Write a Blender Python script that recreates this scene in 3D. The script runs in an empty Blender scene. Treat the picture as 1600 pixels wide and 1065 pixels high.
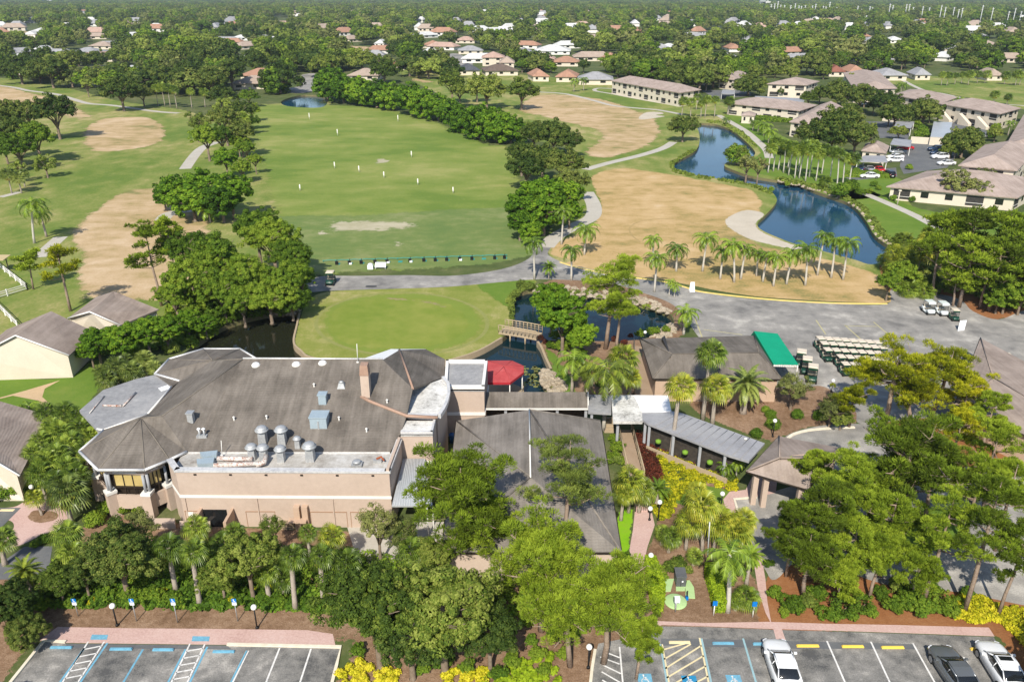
import bpy, math, random
import numpy as np
from mathutils import Vector, Matrix
from mathutils.geometry import delaunay_2d_cdt

# ------------------------------------------------------------------ camera
CAM_H = 42.0
PITCH = math.atan(0.436)          # below the horizon
FPX = 1247.0                      # focal length in pixels of the 1600 px wide photograph
SC = bpy.context.scene
COL = SC.collection
cam_d = bpy.data.cameras.new("camera")
cam_d.sensor_width = 36.0
cam_d.lens = 36.0 * FPX / 1600.0
cam_d.clip_start = 0.5
cam_d.clip_end = 30000.0
cam_o = bpy.data.objects.new("camera", cam_d)
COL.objects.link(cam_o)
cam_o.location = (0, 0, CAM_H)
cam_o.rotation_euler = (math.radians(90) - PITCH, 0, 0)
SC.camera = cam_o
# ------------------------------------------------------------------ sky, sun, exposure
SUN_EL = math.radians(43)
SUN_AZ_TO = math.radians(11)      # shadows fall towards +Y turned this much to +X
world = bpy.data.worlds.new("World")
SC.world = world
world.use_nodes = True
wn = world.node_tree
bg = wn.nodes["Background"]
sky = wn.nodes.new("ShaderNodeTexSky")
sky.sky_type = 'NISHITA'
sky.sun_disc = False
sky.sun_elevation = SUN_EL
sky.sun_rotation = math.radians(180) + SUN_AZ_TO
sky.air_density = 1.0
sky.dust_density = 0.6
wn.links.new(sky.outputs[0], bg.inputs[0])
bg.inputs[1].default_value = 0.13
sun_d = bpy.data.lights.new("sun", 'SUN')
sun_d.energy = 5.0
sun_d.angle = math.radians(0.53)
sun_d.color = (1.0, 0.93, 0.81)
sun_o = bpy.data.objects.new("sun", sun_d)
COL.objects.link(sun_o)
_d = Vector((math.sin(SUN_AZ_TO) * math.cos(SUN_EL), math.cos(SUN_AZ_TO) * math.cos(SUN_EL), -math.sin(SUN_EL)))
sun_o.rotation_euler = _d.to_track_quat('-Z', 'Y').to_euler()
sun_o.location = (0, -100, 200)
SC.view_settings.view_transform = 'Standard'
SC.view_settings.look = 'None'
SC.view_settings.exposure = 0.3
SC.view_settings.gamma = 1.0
SC.render.engine = 'CYCLES'
SC.cycles.max_bounces = 6
SC.cycles.diffuse_bounces = 3
SC.cycles.glossy_bounces = 3
SC.cycles.transmission_bounces = 3
SC.cycles.transparent_max_bounces = 12
SC.cycles.volume_bounces = 0
SC.cycles.use_denoising = True

# ------------------------------------------------------------------ photograph pixel -> place
SP, CP = math.sin(PITCH), math.cos(PITCH)
def ratio(py):                    # drop per metre of ground distance along the ray of row py
    t = (py - 532.5) / FPX
    return (SP + t * CP) / (CP - t * SP)
def P(px, py, h=0.0):
    r = ratio(py)
    Y = (CAM_H - h) / r
    z = Y * CP + (CAM_H - h) * SP
    return Vector(((px - 800.0) * z / FPX, Y, h))
def atY(px, py, Y):               # point of the ray (px, py) at ground distance Y
    drop = ratio(py) * Y
    z = Y * CP + drop * SP
    return Vector(((px - 800.0) * z / FPX, Y, CAM_H - drop)), z / FPX
def mpp(px, py, h=0.0):           # metres per photograph pixel there
    Y = (CAM_H - h) / ratio(py)
    return (Y * CP + (CAM_H - h) * SP) / FPX
def toPx(v):
    d = CAM_H - v[2]
    z = v[1] * CP + d * SP
    y = d * CP - v[1] * SP
    return 800 + v[0] / z * FPX, 532.5 + y / z * FPX

# ------------------------------------------------------------------ materials
def _n(nt, t, **kw):
    n = nt.nodes.new(t)
    for k, v in kw.items():
        setattr(n, k, v)
    return n
def srgb(h):
    h = h.lstrip('#')
    c = [int(h[i:i + 2], 16) / 255 for i in (0, 2, 4)]
    return tuple((x / 12.92 if x <= .04045 else ((x + .055) / 1.055) ** 2.4) for x in c)
def _vec(nt, space):
    if space == 'world':
        return nt.nodes.new("ShaderNodeNewGeometry").outputs['Position']
    return nt.nodes.new("ShaderNodeTexCoord").outputs['Object']
def _noise(nt, vec, scale, detail=3, rough=.55, stretch=None):
    n = _n(nt, "ShaderNodeTexNoise")
    n.inputs['Scale'].default_value = scale
    n.inputs['Detail'].default_value = detail
    n.inputs['Roughness'].default_value = rough
    if stretch:
        m = _n(nt, "ShaderNodeMapping")
        m.inputs['Scale'].default_value = stretch
        if len(stretch) > 3: m.inputs['Rotation'].default_value = (0, 0, stretch[3])
        nt.links.new(vec, m.inputs[0]); vec = m.outputs[0]
    nt.links.new(vec, n.inputs['Vector'])
    return n.outputs['Fac']
def _math(nt, op, a, b=None, clamp=False):
    m = _n(nt, "ShaderNodeMath", operation=op, use_clamp=clamp)
    for i, v in enumerate((a, b)):
        if v is None: continue
        if isinstance(v, (int, float)): m.inputs[i].default_value = v
        else: nt.links.new(v, m.inputs[i])
    return m.outputs[0]
def _ramp(nt, fac, cols, lo=.3, hi=.7):
    r = _n(nt, "ShaderNodeValToRGB")
    els = r.color_ramp.elements
    k = len(cols)
    while len(els) < k: els.new(.5)
    for i, c in enumerate(cols):
        els[i].position = lo + (hi - lo) * i / max(1, k - 1)
        els[i].color = (*c, 1)
    nt.links.new(fac, r.inputs[0])
    return r.outputs[0]
def new_mat(name):
    m = bpy.data.materials.new(name); m.use_nodes = True
    nt = m.node_tree
    return m, nt, nt.nodes['Principled BSDF'], nt.nodes['Material Output']
def mat(name, cols, scales=((.4, .5), (4, .5)), rough=.8, spec=.3, metal=0, bump=0, bscale=8, space='world', lo=.3, hi=.7, soft=None, stretch=None, emit=None):
    """procedural surface: several noises summed and mapped over a few real colours"""
    if not isinstance(cols[0], (tuple, list)): cols = [cols]
    m, nt, b, out = new_mat(name)
    v = _vec(nt, space)
    if len(cols) == 1:
        b.inputs['Base Color'].default_value = (*cols[0], 1)
    else:
        acc = None
        for s, w in scales:
            f = _math(nt, 'MULTIPLY', _noise(nt, v, s, 4, .6, stretch), w)
            acc = f if acc is None else _math(nt, 'ADD', acc, f)
        nt.links.new(_ramp(nt, acc, cols, lo, hi), b.inputs['Base Color'])
    b.inputs['Roughness'].default_value = rough
    b.inputs['Specular IOR Level'].default_value = spec
    b.inputs['Metallic'].default_value = metal
    if bump:
        bn = _n(nt, "ShaderNodeBump"); bn.inputs['Strength'].default_value = bump
        bn.inputs['Distance'].default_value = .1
        nt.links.new(_noise(nt, v, bscale, 3), bn.inputs['Height'])
        nt.links.new(bn.outputs[0], b.inputs['Normal'])
    if soft is not None:
        at = _n(nt, "ShaderNodeAttribute", attribute_name="edge")
        a = at.outputs['Fac']
        for sc_, w_ in ((soft, 1.5), (3.0, .5), (11.0, .9)):
            a = _math(nt, 'ADD', a, _math(nt, 'MULTIPLY', _math(nt, 'SUBTRACT', _noise(nt, v, sc_, 3, .6), .5), w_))
        a = _math(nt, 'GREATER_THAN', a, .5)
        tr = _n(nt, "ShaderNodeBsdfTransparent"); mx = _n(nt, "ShaderNodeMixShader")
        nt.links.new(a, mx.inputs[0]); nt.links.new(tr.outputs[0], mx.inputs[1]); nt.links.new(b.outputs[0], mx.inputs[2])
        nt.links.new(mx.outputs[0], out.inputs[0])
    return m
def shingle_mat(name, cols, course=.28):
    m, nt, b, out = new_mat(name)
    v = _vec(nt, 'world')
    acc = _math(nt, 'ADD', _math(nt, 'MULTIPLY', _noise(nt, v, .35, 4, .6), .5), _math(nt, 'MULTIPLY', _noise(nt, v, 5.0, 3, .6), .16))
    acc = _math(nt, 'ADD', acc, _math(nt, 'MULTIPLY', _noise(nt, v, 1.2, 3, .6, (1.8, .12, .12)), .34))
    nt.links.new(_ramp(nt, acc, cols, .38, .62), b.inputs['Base Color'])
    w = _n(nt, "ShaderNodeTexWave", wave_type='BANDS', bands_direction='Z')
    w.inputs['Scale'].default_value = 3.2; w.inputs['Distortion'].default_value = 1.0
    nt.links.new(v, w.inputs['Vector'])
    bn = _n(nt, "ShaderNodeBump"); bn.inputs['Strength'].default_value = .35; bn.inputs['Distance'].default_value = .03
    nt.links.new(_math(nt, 'ADD', w.outputs['Fac'], _noise(nt, v, 9, 2)), bn.inputs['Height'])
    nt.links.new(bn.outputs[0], b.inputs['Normal'])
    b.inputs['Roughness'].default_value = .93; b.inputs['Specular IOR Level'].default_value = .15
    return m
def leaf_mat(name, cols, trans=.3, rnd=.6, rough=.7, spec=.12):
    cols = [(min(.9, k[0] * 1.45), min(.9, k[1] * 1.38), k[2] * .85) for k in cols]
    m, nt, b, out = new_mat(name)
    at = _n(nt, "ShaderNodeAttribute", attribute_name="tone")
    oi = _n(nt, "ShaderNodeObjectInfo")
    f = _math(nt, 'ADD', at.outputs['Fac'], _math(nt, 'MULTIPLY', _math(nt, 'SUBTRACT', oi.outputs['Random'], .5), rnd))
    c = _ramp(nt, f, cols, .1, .9)
    nt.links.new(c, b.inputs['Base Color'])
    b.inputs['Roughness'].default_value = rough; b.inputs['Specular IOR Level'].default_value = spec
    t = _n(nt, "ShaderNodeBsdfTranslucent"); nt.links.new(c, t.inputs[0])
    mx = _n(nt, "ShaderNodeMixShader"); mx.inputs[0].default_value = trans
    nt.links.new(b.outputs[0], mx.inputs[1]); nt.links.new(t.outputs[0], mx.inputs[2])
    nt.links.new(mx.outputs[0], out.inputs[0])
    return m

# ------------------------------------------------------------------ objects
def tag(o, label=None, cat=None, group=None, kind=None):
    if label: o['label'] = label
    if cat: o['category'] = cat
    if group: o['group'] = group
    if kind: o['kind'] = kind
    return o
def thing(name, label, cat, loc=(0, 0, 0), rz=0, group=None):
    o = bpy.data.objects.new(name, None); COL.objects.link(o)
    o.empty_display_size = .3
    o.location = loc; o.rotation_euler = (0, 0, rz)
    return tag(o, label, cat, group)
def link(name, me, parent=None, m=None):
    o = bpy.data.objects.new(name, me); COL.objects.link(o)
    if m is not None: me.materials.append(m)
    if parent is not None: o.parent = parent
    return o
def copy_tree(o, parent=None):
    c = o.copy(); COL.objects.link(c)
    if parent is not None:
        c.parent = parent
    for ch in KIDS.get(o.name, ()):
        k = copy_tree(ch, c)
        KIDS.setdefault(c.name, []).append(k)
    return c
KIDS = {}
def reg(child, parent):
    KIDS.setdefault(parent.name, []).append(child)
    return child

class MB:
    def __init__(s): s.v = []; s.f = []; s.sm = []
    def add(s, vs, fs, smooth=False):
        n = len(s.v); s.v += [tuple(v) for v in vs]
        s.f += [tuple(i + n for i in f) for f in fs]; s.sm += [smooth] * len(fs)
        return s
    def poly(s, pts): return s.add(pts, [tuple(range(len(pts)))])
    def box(s, c, d, rz=0.0, taper=1.0):
        x, y, z = d[0] / 2, d[1] / 2, d[2] / 2
        vs = []
        for k, t in ((-z, 1.0), (z, taper)):
            for a, b in ((-x, -y), (x, -y), (x, y), (-x, y)):
                a *= t; b *= t
                vs.append((c[0] + a * math.cos(rz) - b * math.sin(rz), c[1] + a * math.sin(rz) + b * math.cos(rz), c[2] + k))
        return s.add(vs, [(3, 2, 1, 0), (4, 5, 6, 7), (0, 1, 5, 4), (1, 2, 6, 5), (2, 3, 7, 6), (3, 0, 4, 7)])
    def prism(s, pts, z0, z1):          # pts xy outline, vertical prism
        a = 0
        for i in range(len(pts)): a += pts[i - 1][0] * pts[i][1] - pts[i][0] * pts[i - 1][1]
        if a < 0: pts = pts[::-1]
        n = len(pts)
        vs = [(p[0], p[1], z0) for p in pts] + [(p[0], p[1], z1) for p in pts]
        fs = [tuple(range(n))[::-1], tuple(range(n, 2 * n))] + [(i, (i + 1) % n, n + (i + 1) % n, n + i) for i in range(n)]
        return s.add(vs, fs)
    def slab(s, pts, t=.15):            # sloping roof plane with a thickness
        n = len(pts)
        nz = sum((Vector(pts[i]) - Vector(pts[0])).cross(Vector(pts[(i + 1) % n]) - Vector(pts[0])).z for i in range(1, n - 1))
        if nz < 0: pts = list(pts)[::-1]
        vs = [tuple(p) for p in pts] + [(p[0], p[1], p[2] - t) for p in pts]
        fs = [tuple(range(n)), tuple(range(n, 2 * n))[::-1]] + [(i, n + i, n + (i + 1) % n, (i + 1) % n) for i in range(n)]
        return s.add(vs, fs)
    def tube(s, pts, rad, n=8, smooth=True, cap=True):
        pts = [Vector(p) for p in pts]
        if not isinstance(rad, (list, tuple)): rad = [rad] * len(pts)
        vs = []; fs = []
        for i, p in enumerate(pts):
            d = (pts[min(i + 1, len(pts) - 1)] - pts[max(i - 1, 0)])
            if d.length < 1e-9: d = Vector((0, 0, 1))
            d.normalize()
            a = d.cross(Vector((0, 0, 1)) if abs(d.z) < .9 else Vector((1, 0, 0))).normalized(); b = d.cross(a)
            for k in range(n):
                t = 2 * math.pi * k / n
                vs.append(p + (a * math.cos(t) + b * math.sin(t)) * rad[i])
        for i in range(len(pts) - 1):
            for k in range(n):
                k2 = (k + 1) % n
                fs.append((i * n + k, (i + 1) * n + k, (i + 1) * n + k2, i * n + k2))
        s.add(vs, fs, smooth)
        if cap:
            m = len(s.v) - len(vs)
            s.f += [tuple(m + k for k in range(n)), tuple(m + (len(pts) - 1) * n + k for k in range(n))[::-1]]; s.sm += [False, False]
        return s
    def lathe(s, c, prof, n=16, smooth=True):
        vs = []; fs = []
        for r, z in prof:
            for k in range(n):
                t = 2 * math.pi * k / n
                vs.append((c[0] + r * math.cos(t), c[1] + r * math.sin(t), c[2] + z))
        for i in range(len(prof) - 1):
            for k in range(n):
                k2 = (k + 1) % n
                fs.append((i * n + k, i * n + k2, (i + 1) * n + k2, (i + 1) * n + k))
        fs.append(tuple(range(n))[::-1]); m = (len(prof) - 1) * n; fs.append(tuple(range(m, m + n)))
        return s.add(vs, fs, smooth)
    def fbox(s, A, B, u0, u1, z0, z1, d0, d1):
        """box on the facade that runs from A to B: u along it, z up, d outwards (to its right)"""
        A = Vector((A[0], A[1], 0)); B = Vector((B[0], B[1], 0))
        t = (B - A).normalized(); o = Vector((t.y, -t.x, 0))
        c = lambda u, d, z: A + t * u + o * d + Vector((0, 0, z))
        vs = [c(u0, d0, z0), c(u0, d1, z0), c(u1, d1, z0), c(u1, d0, z0), c(u0, d0, z1), c(u0, d1, z1), c(u1, d1, z1), c(u1, d0, z1)]
        return s.add(vs, [(3, 2, 1, 0), (4, 5, 6, 7), (0, 1, 5, 4), (1, 2, 6, 5), (2, 3, 7, 6), (3, 0, 4, 7)])
    def build(s, name, m, parent=None, label=None, cat=None, group=None, kind=None, local=True):
        me = bpy.data.meshes.new(name)
        vs = s.v
        if parent is not None and local:       # world coordinates given: store them relative to the chain
            off = Vector((0, 0, 0)); p = parent
            while p is not None: off += p.location; p = p.parent
            vs = [(v[0] - off.x, v[1] - off.y, v[2] - off.z) for v in vs]
        me.from_pydata([tuple(v) for v in vs], [], s.f)
        me.polygons.foreach_set('use_smooth', s.sm)
        me.update()
        o = link(name, me, parent, m)
        tag(o, label, cat, group, kind)
        if parent is not None: reg(o, parent)
        return o

def smooth_loop(pts, k=5, closed=True):
    out = []; n = len(pts)
    rng = range(n) if closed else range(n - 1)
    g = (lambda i: pts[i % n]) if closed else (lambda i: pts[max(0, min(n - 1, i))])
    for i in rng:
        p0, p1, p2, p3 = g(i - 1), g(i), g(i + 1), g(i + 2)
        for j in range(k):
            t = j / k
            out.append(tuple(.5 * (2 * p1[a] + (p2[a] - p0[a]) * t + (2 * p0[a] - 5 * p1[a] + 4 * p2[a] - p3[a]) * t * t + (3 * p1[a] - p0[a] - 3 * p2[a] + p3[a]) * t ** 3) for a in (0, 1)))
    if not closed: out.append(tuple(pts[-1][:2]))
    return out
def inside(pts, poly):
    pts = np.asarray(pts, float); poly = np.asarray(poly, float)
    x, y = pts[:, 0], pts[:, 1]; r = np.zeros(len(pts), bool)
    j = len(poly) - 1
    for i in range(len(poly)):
        xi, yi = poly[i]; xj, yj = poly[j]
        c = (yi > y) != (yj > y)
        r ^= c & (x < (xj - xi) * (y - yi) / ((yj - yi) if yj != yi else 1e-12) + xi)
        j = i
    return r
def edge_dist(pts, loop):
    pts = np.asarray(pts, float); L = np.asarray(loop, float); best = np.full(len(pts), 1e9)
    for i in range(len(L)):
        a = L[i - 1]; b = L[i]; d = b - a; l2 = max(1e-9, d @ d)
        t = np.clip(((pts - a) @ d) / l2, 0, 1)
        best = np.minimum(best, np.hypot(*(pts - a - t[:, None] * d).T))
    return best
PONDS = []        # world xy loops cut out of every ground sheet
def sheet(name, loop, m, z, soft=0.0, kind='structure', px=True, smooth=True, holes=None, label=None, cat=None, extra=None):
    """one flat sheet of ground; loop in photograph pixels (px) or world xy"""
    if smooth: loop = smooth_loop(loop)
    if px: loop = [tuple(P(x, y).xy) for x, y in loop]
    holes = PONDS if holes is None else holes
    L = np.array(loop)
    lo, hi = L.min(0), L.max(0)
    hs = [h for h in holes if not (np.array(h).min(0) > hi).any() and not (np.array(h).max(0) < lo).any()]
    vs = [Vector(p) for p in loop]; es = [(i, (i + 1) % len(loop)) for i in range(len(loop))]
    if soft:
        rs = 0
        ring = []
        n = len(loop)
        a = sum(loop[i - 1][0] * loop[i][1] - loop[i][0] * loop[i - 1][1] for i in range(n))
        sg = 1 if a > 0 else -1
        for i in range(n):
            d = np.array(loop[(i + 1) % n]) - np.array(loop[i - 1]); l = np.hypot(*d)
            if l < 1e-6: continue
            q = np.array(loop[i]) + sg * soft * np.array((-d[1], d[0])) / l
            ring.append(q)
        ring = [q for q in ring if inside([q], loop)[0]]
        for q in ring:
            vs.append(Vector(q))
    for h in hs:
        b = len(vs); vs += [Vector(p) for p in h]; es += [(b + i, b + (i + 1) % len(h)) for i in range(len(h))]
    for q in (extra or ()): vs.append(Vector(q))
    r = delaunay_2d_cdt(vs, es, [], 0, 1e-4)
    V = np.array([tuple(v) for v in r[0]]); F = [f for f in r[2]]
    cen = np.array([V[list(f)].mean(0) for f in F])
    ok = inside(cen, loop)
    for h in hs: ok &= ~inside(cen, h)
    F = [f for f, k in zip(F, ok) if k]
    me = bpy.data.meshes.new(name)
    me.from_pydata([(v[0], v[1], z) for v in V], [], F)
    if soft:
        e = np.clip(edge_dist(V, loop) / soft, 0, 1)
        at = me.attributes.new("edge", 'FLOAT', 'POINT'); at.data.foreach_set('value', e.astype(np.float32))
    me.update()
    o = link(name, me, None, m)
    return tag(o, label, cat, None, kind)
def ribbon(pts, w, px=True, closed=False, sm=True):
    """outline of a strip of width w along a path"""
    if sm: pts = smooth_loop(pts, 5, closed)
    W = [np.array(P(x, y).xy) if px else np.array((x, y)) for x, y in pts]
    l = []; r = []
    for i in range(len(W)):
        a = W[max(i - 1, 0)]; b = W[min(i + 1, len(W) - 1)]
        d = b - a; d = d / max(1e-9, np.hypot(*d)); nrm = np.array((-d[1], d[0]))
        ww = w[0] + (w[1] - w[0]) * i / (len(W) - 1) if isinstance(w, tuple) else w
        l.append(W[i] + nrm * ww / 2); r.append(W[i] - nrm * ww / 2)
    return l, r
def strip(name, pts, w, m, z, px=True, sm=True, kind='structure'):
    l, r = ribbon(pts, w, px, False, sm)
    mb = MB()
    vs = [(*p, z) for p in l] + [(*p, z) for p in r]; n = len(l)
    mb.add(vs, [(n + i, n + i + 1, i + 1, i) for i in range(n - 1)])
    return mb.build(name, m, kind=kind)
# ------------------------------------------------------------------ ground colours
M = {}
M['suburb'] = mat('rough_ground', [(.05, .075, .025), (.085, .11, .035), (.16, .155, .075)], ((.02, .4), (.3, .4), (3, .2)), .95, .1, lo=.38, hi=.62)
M['fairway'] = mat('fairway_turf', [(.115, .175, .032), (.16, .205, .045), (.235, .245, .075), (.36, .31, .14)], ((.035, .5), (.25, .3), (2.5, .2)), .95, .1, soft=.35, bump=.1, stretch=(1, .6, 1), lo=.42, hi=.6)
M['range'] = mat('range_turf', [(.125, .19, .034), (.165, .22, .045), (.205, .245, .06), (.27, .28, .09)], ((.03, .5), (.16, .32), (2.2, .18)), .95, .1, soft=.5, bump=.1, stretch=(.7, 1.1, 1), lo=.42, hi=.6)
M['tee'] = mat('tee_turf', [(.115, .175, .05), (.15, .2, .06), (.23, .25, .105)], ((.07, .45), (.4, .35), (3, .2)), .95, .1, soft=.6, bump=.1, stretch=(.8, 1.1, 1), lo=.4, hi=.62)
M['green'] = mat('putting_green_turf', [(.13, .19, .028), (.165, .22, .033), (.22, .25, .05), (.28, .28, .08)], ((.12, .5), (.5, .3), (5, .2)), .95, .1, soft=.8)
M['fringe'] = mat('fringe_turf', [(.16, .205, .035), (.23, .245, .06), (.36, .32, .14)], ((.1, .5), (.5, .3), (4, .2)), .95, .1, soft=.8, bump=.1, lo=.4, hi=.62)
M['lawn'] = mat('garden_lawn', [(.08, .15, .018), (.12, .195, .028), (.19, .23, .05)], ((.12, .5), (.8, .25), (5, .25)), .95, .1, soft=.8, bump=.1)
M['limelawn'] = mat('lime_lawn', [(.13, .3, .01), (.2, .4, .015), (.22, .36, .03)], ((.2, .5), (2, .5)), .95, .1, soft=1.5)
M['dead'] = mat('dormant_turf', [(.2, .195, .075), (.35, .265, .125), (.44, .32, .18), (.5, .37, .23), (.56, .43, .29)], ((.045, .42), (.25, .36), (3.5, .22)), .97, .08, soft=.22, bump=.1, stretch=(.85, 1.15, 1), lo=.38, hi=.62)
M['dead2'] = mat('orange_dormant_turf', [(.22, .2, .075), (.36, .26, .105), (.45, .315, .15), (.5, .355, .185), (.55, .41, .25)], ((.045, .42), (.25, .36), (3.5, .22)), .97, .08, soft=.25, bump=.1, stretch=(.85, 1.15, 1), lo=.39, hi=.62)
M['worn'] = mat('worn_sandy_turf', [(.3, .28, .16), (.5, .45, .34)], ((.4, .6), (3, .4)), .97, .08, soft=.45, stretch=(.3, 1, 1))
M['sand'] = mat('bunker_sand', [(.42, .37, .29), (.56, .5, .41)], ((.2, .6), (3, .4)), .95, .1, soft=1.2)
M['mulch'] = mat('brown_mulch', [(.12, .07, .038), (.23, .145, .09), (.36, .25, .17)], ((.25, .35), (2.5, .3), (12, .35)), .97, .1, soft=1.5, bump=.5, lo=.37, hi=.63)
M['redmulch'] = mat('pine_needle_mulch', [(.17, .065, .024), (.27, .12, .05), (.34, .18, .085)], ((.3, .35), (2.5, .3), (12, .35)), .97, .1, soft=1.5, bump=.5)
M['asphalt'] = mat('weathered_asphalt', [(.15, .145, .138), (.235, .225, .21), (.3, .285, .262), (.45, .425, .385)], ((.09, .45), (.5, .35), (9, .2)), .92, .15, bump=.15, lo=.4, hi=.61)
M['darkasphalt'] = mat('dark_asphalt', [(.085, .09, .1), (.13, .135, .14), (.19, .19, .185)], ((.2, .4), (1, .35), (9, .25)), .9, .25, bump=.15)
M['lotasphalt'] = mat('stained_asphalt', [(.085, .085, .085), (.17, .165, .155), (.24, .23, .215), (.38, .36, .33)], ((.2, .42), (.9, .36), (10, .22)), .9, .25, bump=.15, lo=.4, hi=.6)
M['concrete'] = mat('path_concrete', [(.38, .35, .3), (.5, .47, .41)], ((.3, .5), (3, .5)), .9, .2)
M['brick'] = mat('brick_paving', [(.42, .27, .24), (.52, .36, .32), (.58, .43, .39)], ((.4, .4), (6, .6)), .9, .2, bump=.2)
M['rock'] = mat('bank_rock', [(.16, .12, .08), (.36, .3, .22), (.5, .44, .35)], ((1.5, .5), (6, .5)), .95, .1, space='obj', bump=.8)
M['bankmud'] = mat('bank_earth', [(.1, .08, .045), (.2, .17, .09), (.14, .17, .05)], ((.5, .5), (4, .5)), .95, .1, bump=.5)
M['white_line'] = mat('white_road_paint', [(.3, .29, .28), (.62, .61, .59), (.76, .75, .73)], ((2.5, .5), (14, .5)), .8, .2, lo=.3, hi=.6)
M['blue_line'] = mat('blue_road_paint', [(.2, .27, .3), (.13, .33, .46), (.18, .42, .56)], ((2, .5), (12, .5)), .8, .2, lo=.3, hi=.6)
M['teal_line'] = mat('faded_blue_paint', [(.22, .36, .4), (.32, .48, .52)], ((1, .5), (12, .5)), .7, .3)
M['cream_line'] = mat('cream_road_paint', [(.6, .5, .3), (.78, .68, .42)], ((1, .5), (12, .5)), .7, .3)
M['yellow_line'] = mat('yellow_road_paint', [(.75, .52, .08), (.85, .62, .12)], ((1, .5), (12, .5)), .7, .3)
M['oldyellow'] = mat('old_yellow_paint', [(.36, .33, .2), (.5, .45, .2)], ((1, .5), (8, .5)), .8, .3)
def water_mat(name, col, rough=.06, bs=1.5, bump=.03, tannin=False):
    m, nt, b, out = new_mat(name)
    v = _vec(nt, 'world')
    nt.links.new(_ramp(nt, _noise(nt, v, .08, 3), [tuple(c * .7 for c in col), col], .3, .7), b.inputs['Base Color'])
    if tannin:       # brown shallow water in the western arm
        sx = _n(nt, "ShaderNodeSeparateXYZ"); nt.links.new(v, sx.inputs[0])
        f_ = _math(nt, 'MULTIPLY', _math(nt, 'ADD', sx.outputs[0], 22), .12, True)
        mx_ = _n(nt, "ShaderNodeMix", data_type='RGBA'); nt.links.new(f_, mx_.inputs[0]); mx_.inputs[6].default_value = (.016, .018, .01, 1); mx_.inputs[7].default_value = (*col, 1); nt.links.new(mx_.outputs[2], b.inputs['Base Color'])
    b.inputs['Roughness'].default_value = rough; b.inputs['IOR'].default_value = 1.33; b.inputs['Specular IOR Level'].default_value = .6
    bn = _n(nt, "ShaderNodeBump"); bn.inputs['Strength'].default_value = bump; bn.inputs['Distance'].default_value = .2
    nt.links.new(_noise(nt, v, bs, 3), bn.inputs['Height']); nt.links.new(bn.outputs[0], b.inputs['Normal'])
    return m
M['canal'] = water_mat('canal_water', (.012, .06, .115), bump=.06)
M['pondwater'] = water_mat('pond_water', (.004, .018, .024), bump=.03, tannin=True)
M['murky_'] = water_mat('murky_water', (.02, .018, .008), bump=.03)

# ------------------------------------------------------------------ water bodies (cut from the ground, water 0.7 m down)
CANAL = [(1088,193),(1104,193),(1121,195),(1142,203),(1157,214),(1172,228),(1180,240),(1166,250),(1140,252),(1132,259),(1147,266),(1170,274),(1197,279),(1223,283),(1248,287),(1273,298),(1299,307),(1324,316),(1339,327),(1355,348),(1367,368),(1392,386),(1402,395),(1392,404),(1362,413),(1337,406),(1311,399),(1289,393),(1246,382),(1223,374),(1197,363),(1185,355),(1185,347),(1197,335),(1209,322),(1214,312),(1208,302),(1195,294),(1172,287),(1134,281),(1096,275),(1066,269),(1052,263),(1055,254),(1071,245),(1086,236),(1093,223),(1092,206)]
POND = [(802,462),(818,455),(835,452),(880,458),(930,462),(975,468),(1012,477),(1045,490),(1052,506),(1040,518),(1000,530),(936,533),(880,531),(850,533),(845,541),(852,560),(858,576),(846,590),(852,604),(868,613),(868,660),(700,660),(480,640),(380,620),(250,600),(262,570),(292,548),(335,517),(375,500),(425,489),(468,489),(464,508),(459,535),(470,548),(484,558),(530,566),(600,570),(660,568),(705,562),(748,548),(784,528),(801,510),(801,490)]
MURK = [(440,158),(470,149),(500,150),(512,158),(500,168),(450,166)]
FARP = [(512,48),(530,44),(545,47),(540,51),(520,53)]
LPOND = smooth_loop(POND, 4)
def wl(loop): return [tuple(P(x, y).xy) for x, y in loop]
LC = wl(smooth_loop(CANAL, 4)); LP = wl(LPOND); LM = wl(smooth_loop(MURK)); LF = wl(smooth_loop(FARP))
PONDS += [LC, LP, LM, LF]
def water(name, loop, m, z=-.7, wall='bank'):
    c = sum(p[0] for p in loop) / len(loop), sum(p[1] for p in loop) / len(loop)
    big = []
    a = sum(loop[i - 1][0] * loop[i][1] - loop[i][0] * loop[i - 1][1] for i in range(len(loop)))
    sheet(name, loop, m, z, px=False, smooth=False, holes=[])
    mb = MB(); n = len(loop)
    vs = [(*p, 0.0) for p in loop] + [(*p, z - .1) for p in loop]
    mb.add(vs, [(i, (i + 1) % n, n + (i + 1) % n, n + i) for i in range(n)])
    mb.build(wall, M['bankmud'], kind='structure')
water('canal_water', LC, M['canal'])
water('pond_water', LP, M['pondwater'])
water('small_pond_water', LM, M['canal'])
water('far_pond_water', LF, M['canal'])

# ------------------------------------------------------------------ the ground itself
gx = [(-7000, -150), (7000, -150), (7000, 12000), (-7000, 12000)]
ex = [(x, y) for y in (60, 200, 500, 1200, 3000) for x in range(-600, 601, 300)]
sheet('ground', gx, M['suburb'], 0.0, px=False, smooth=False, extra=ex)
Z1, Z2, Z3, Z4, Z5, Z6 = .004, .008, .012, .016, .020, .024
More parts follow.
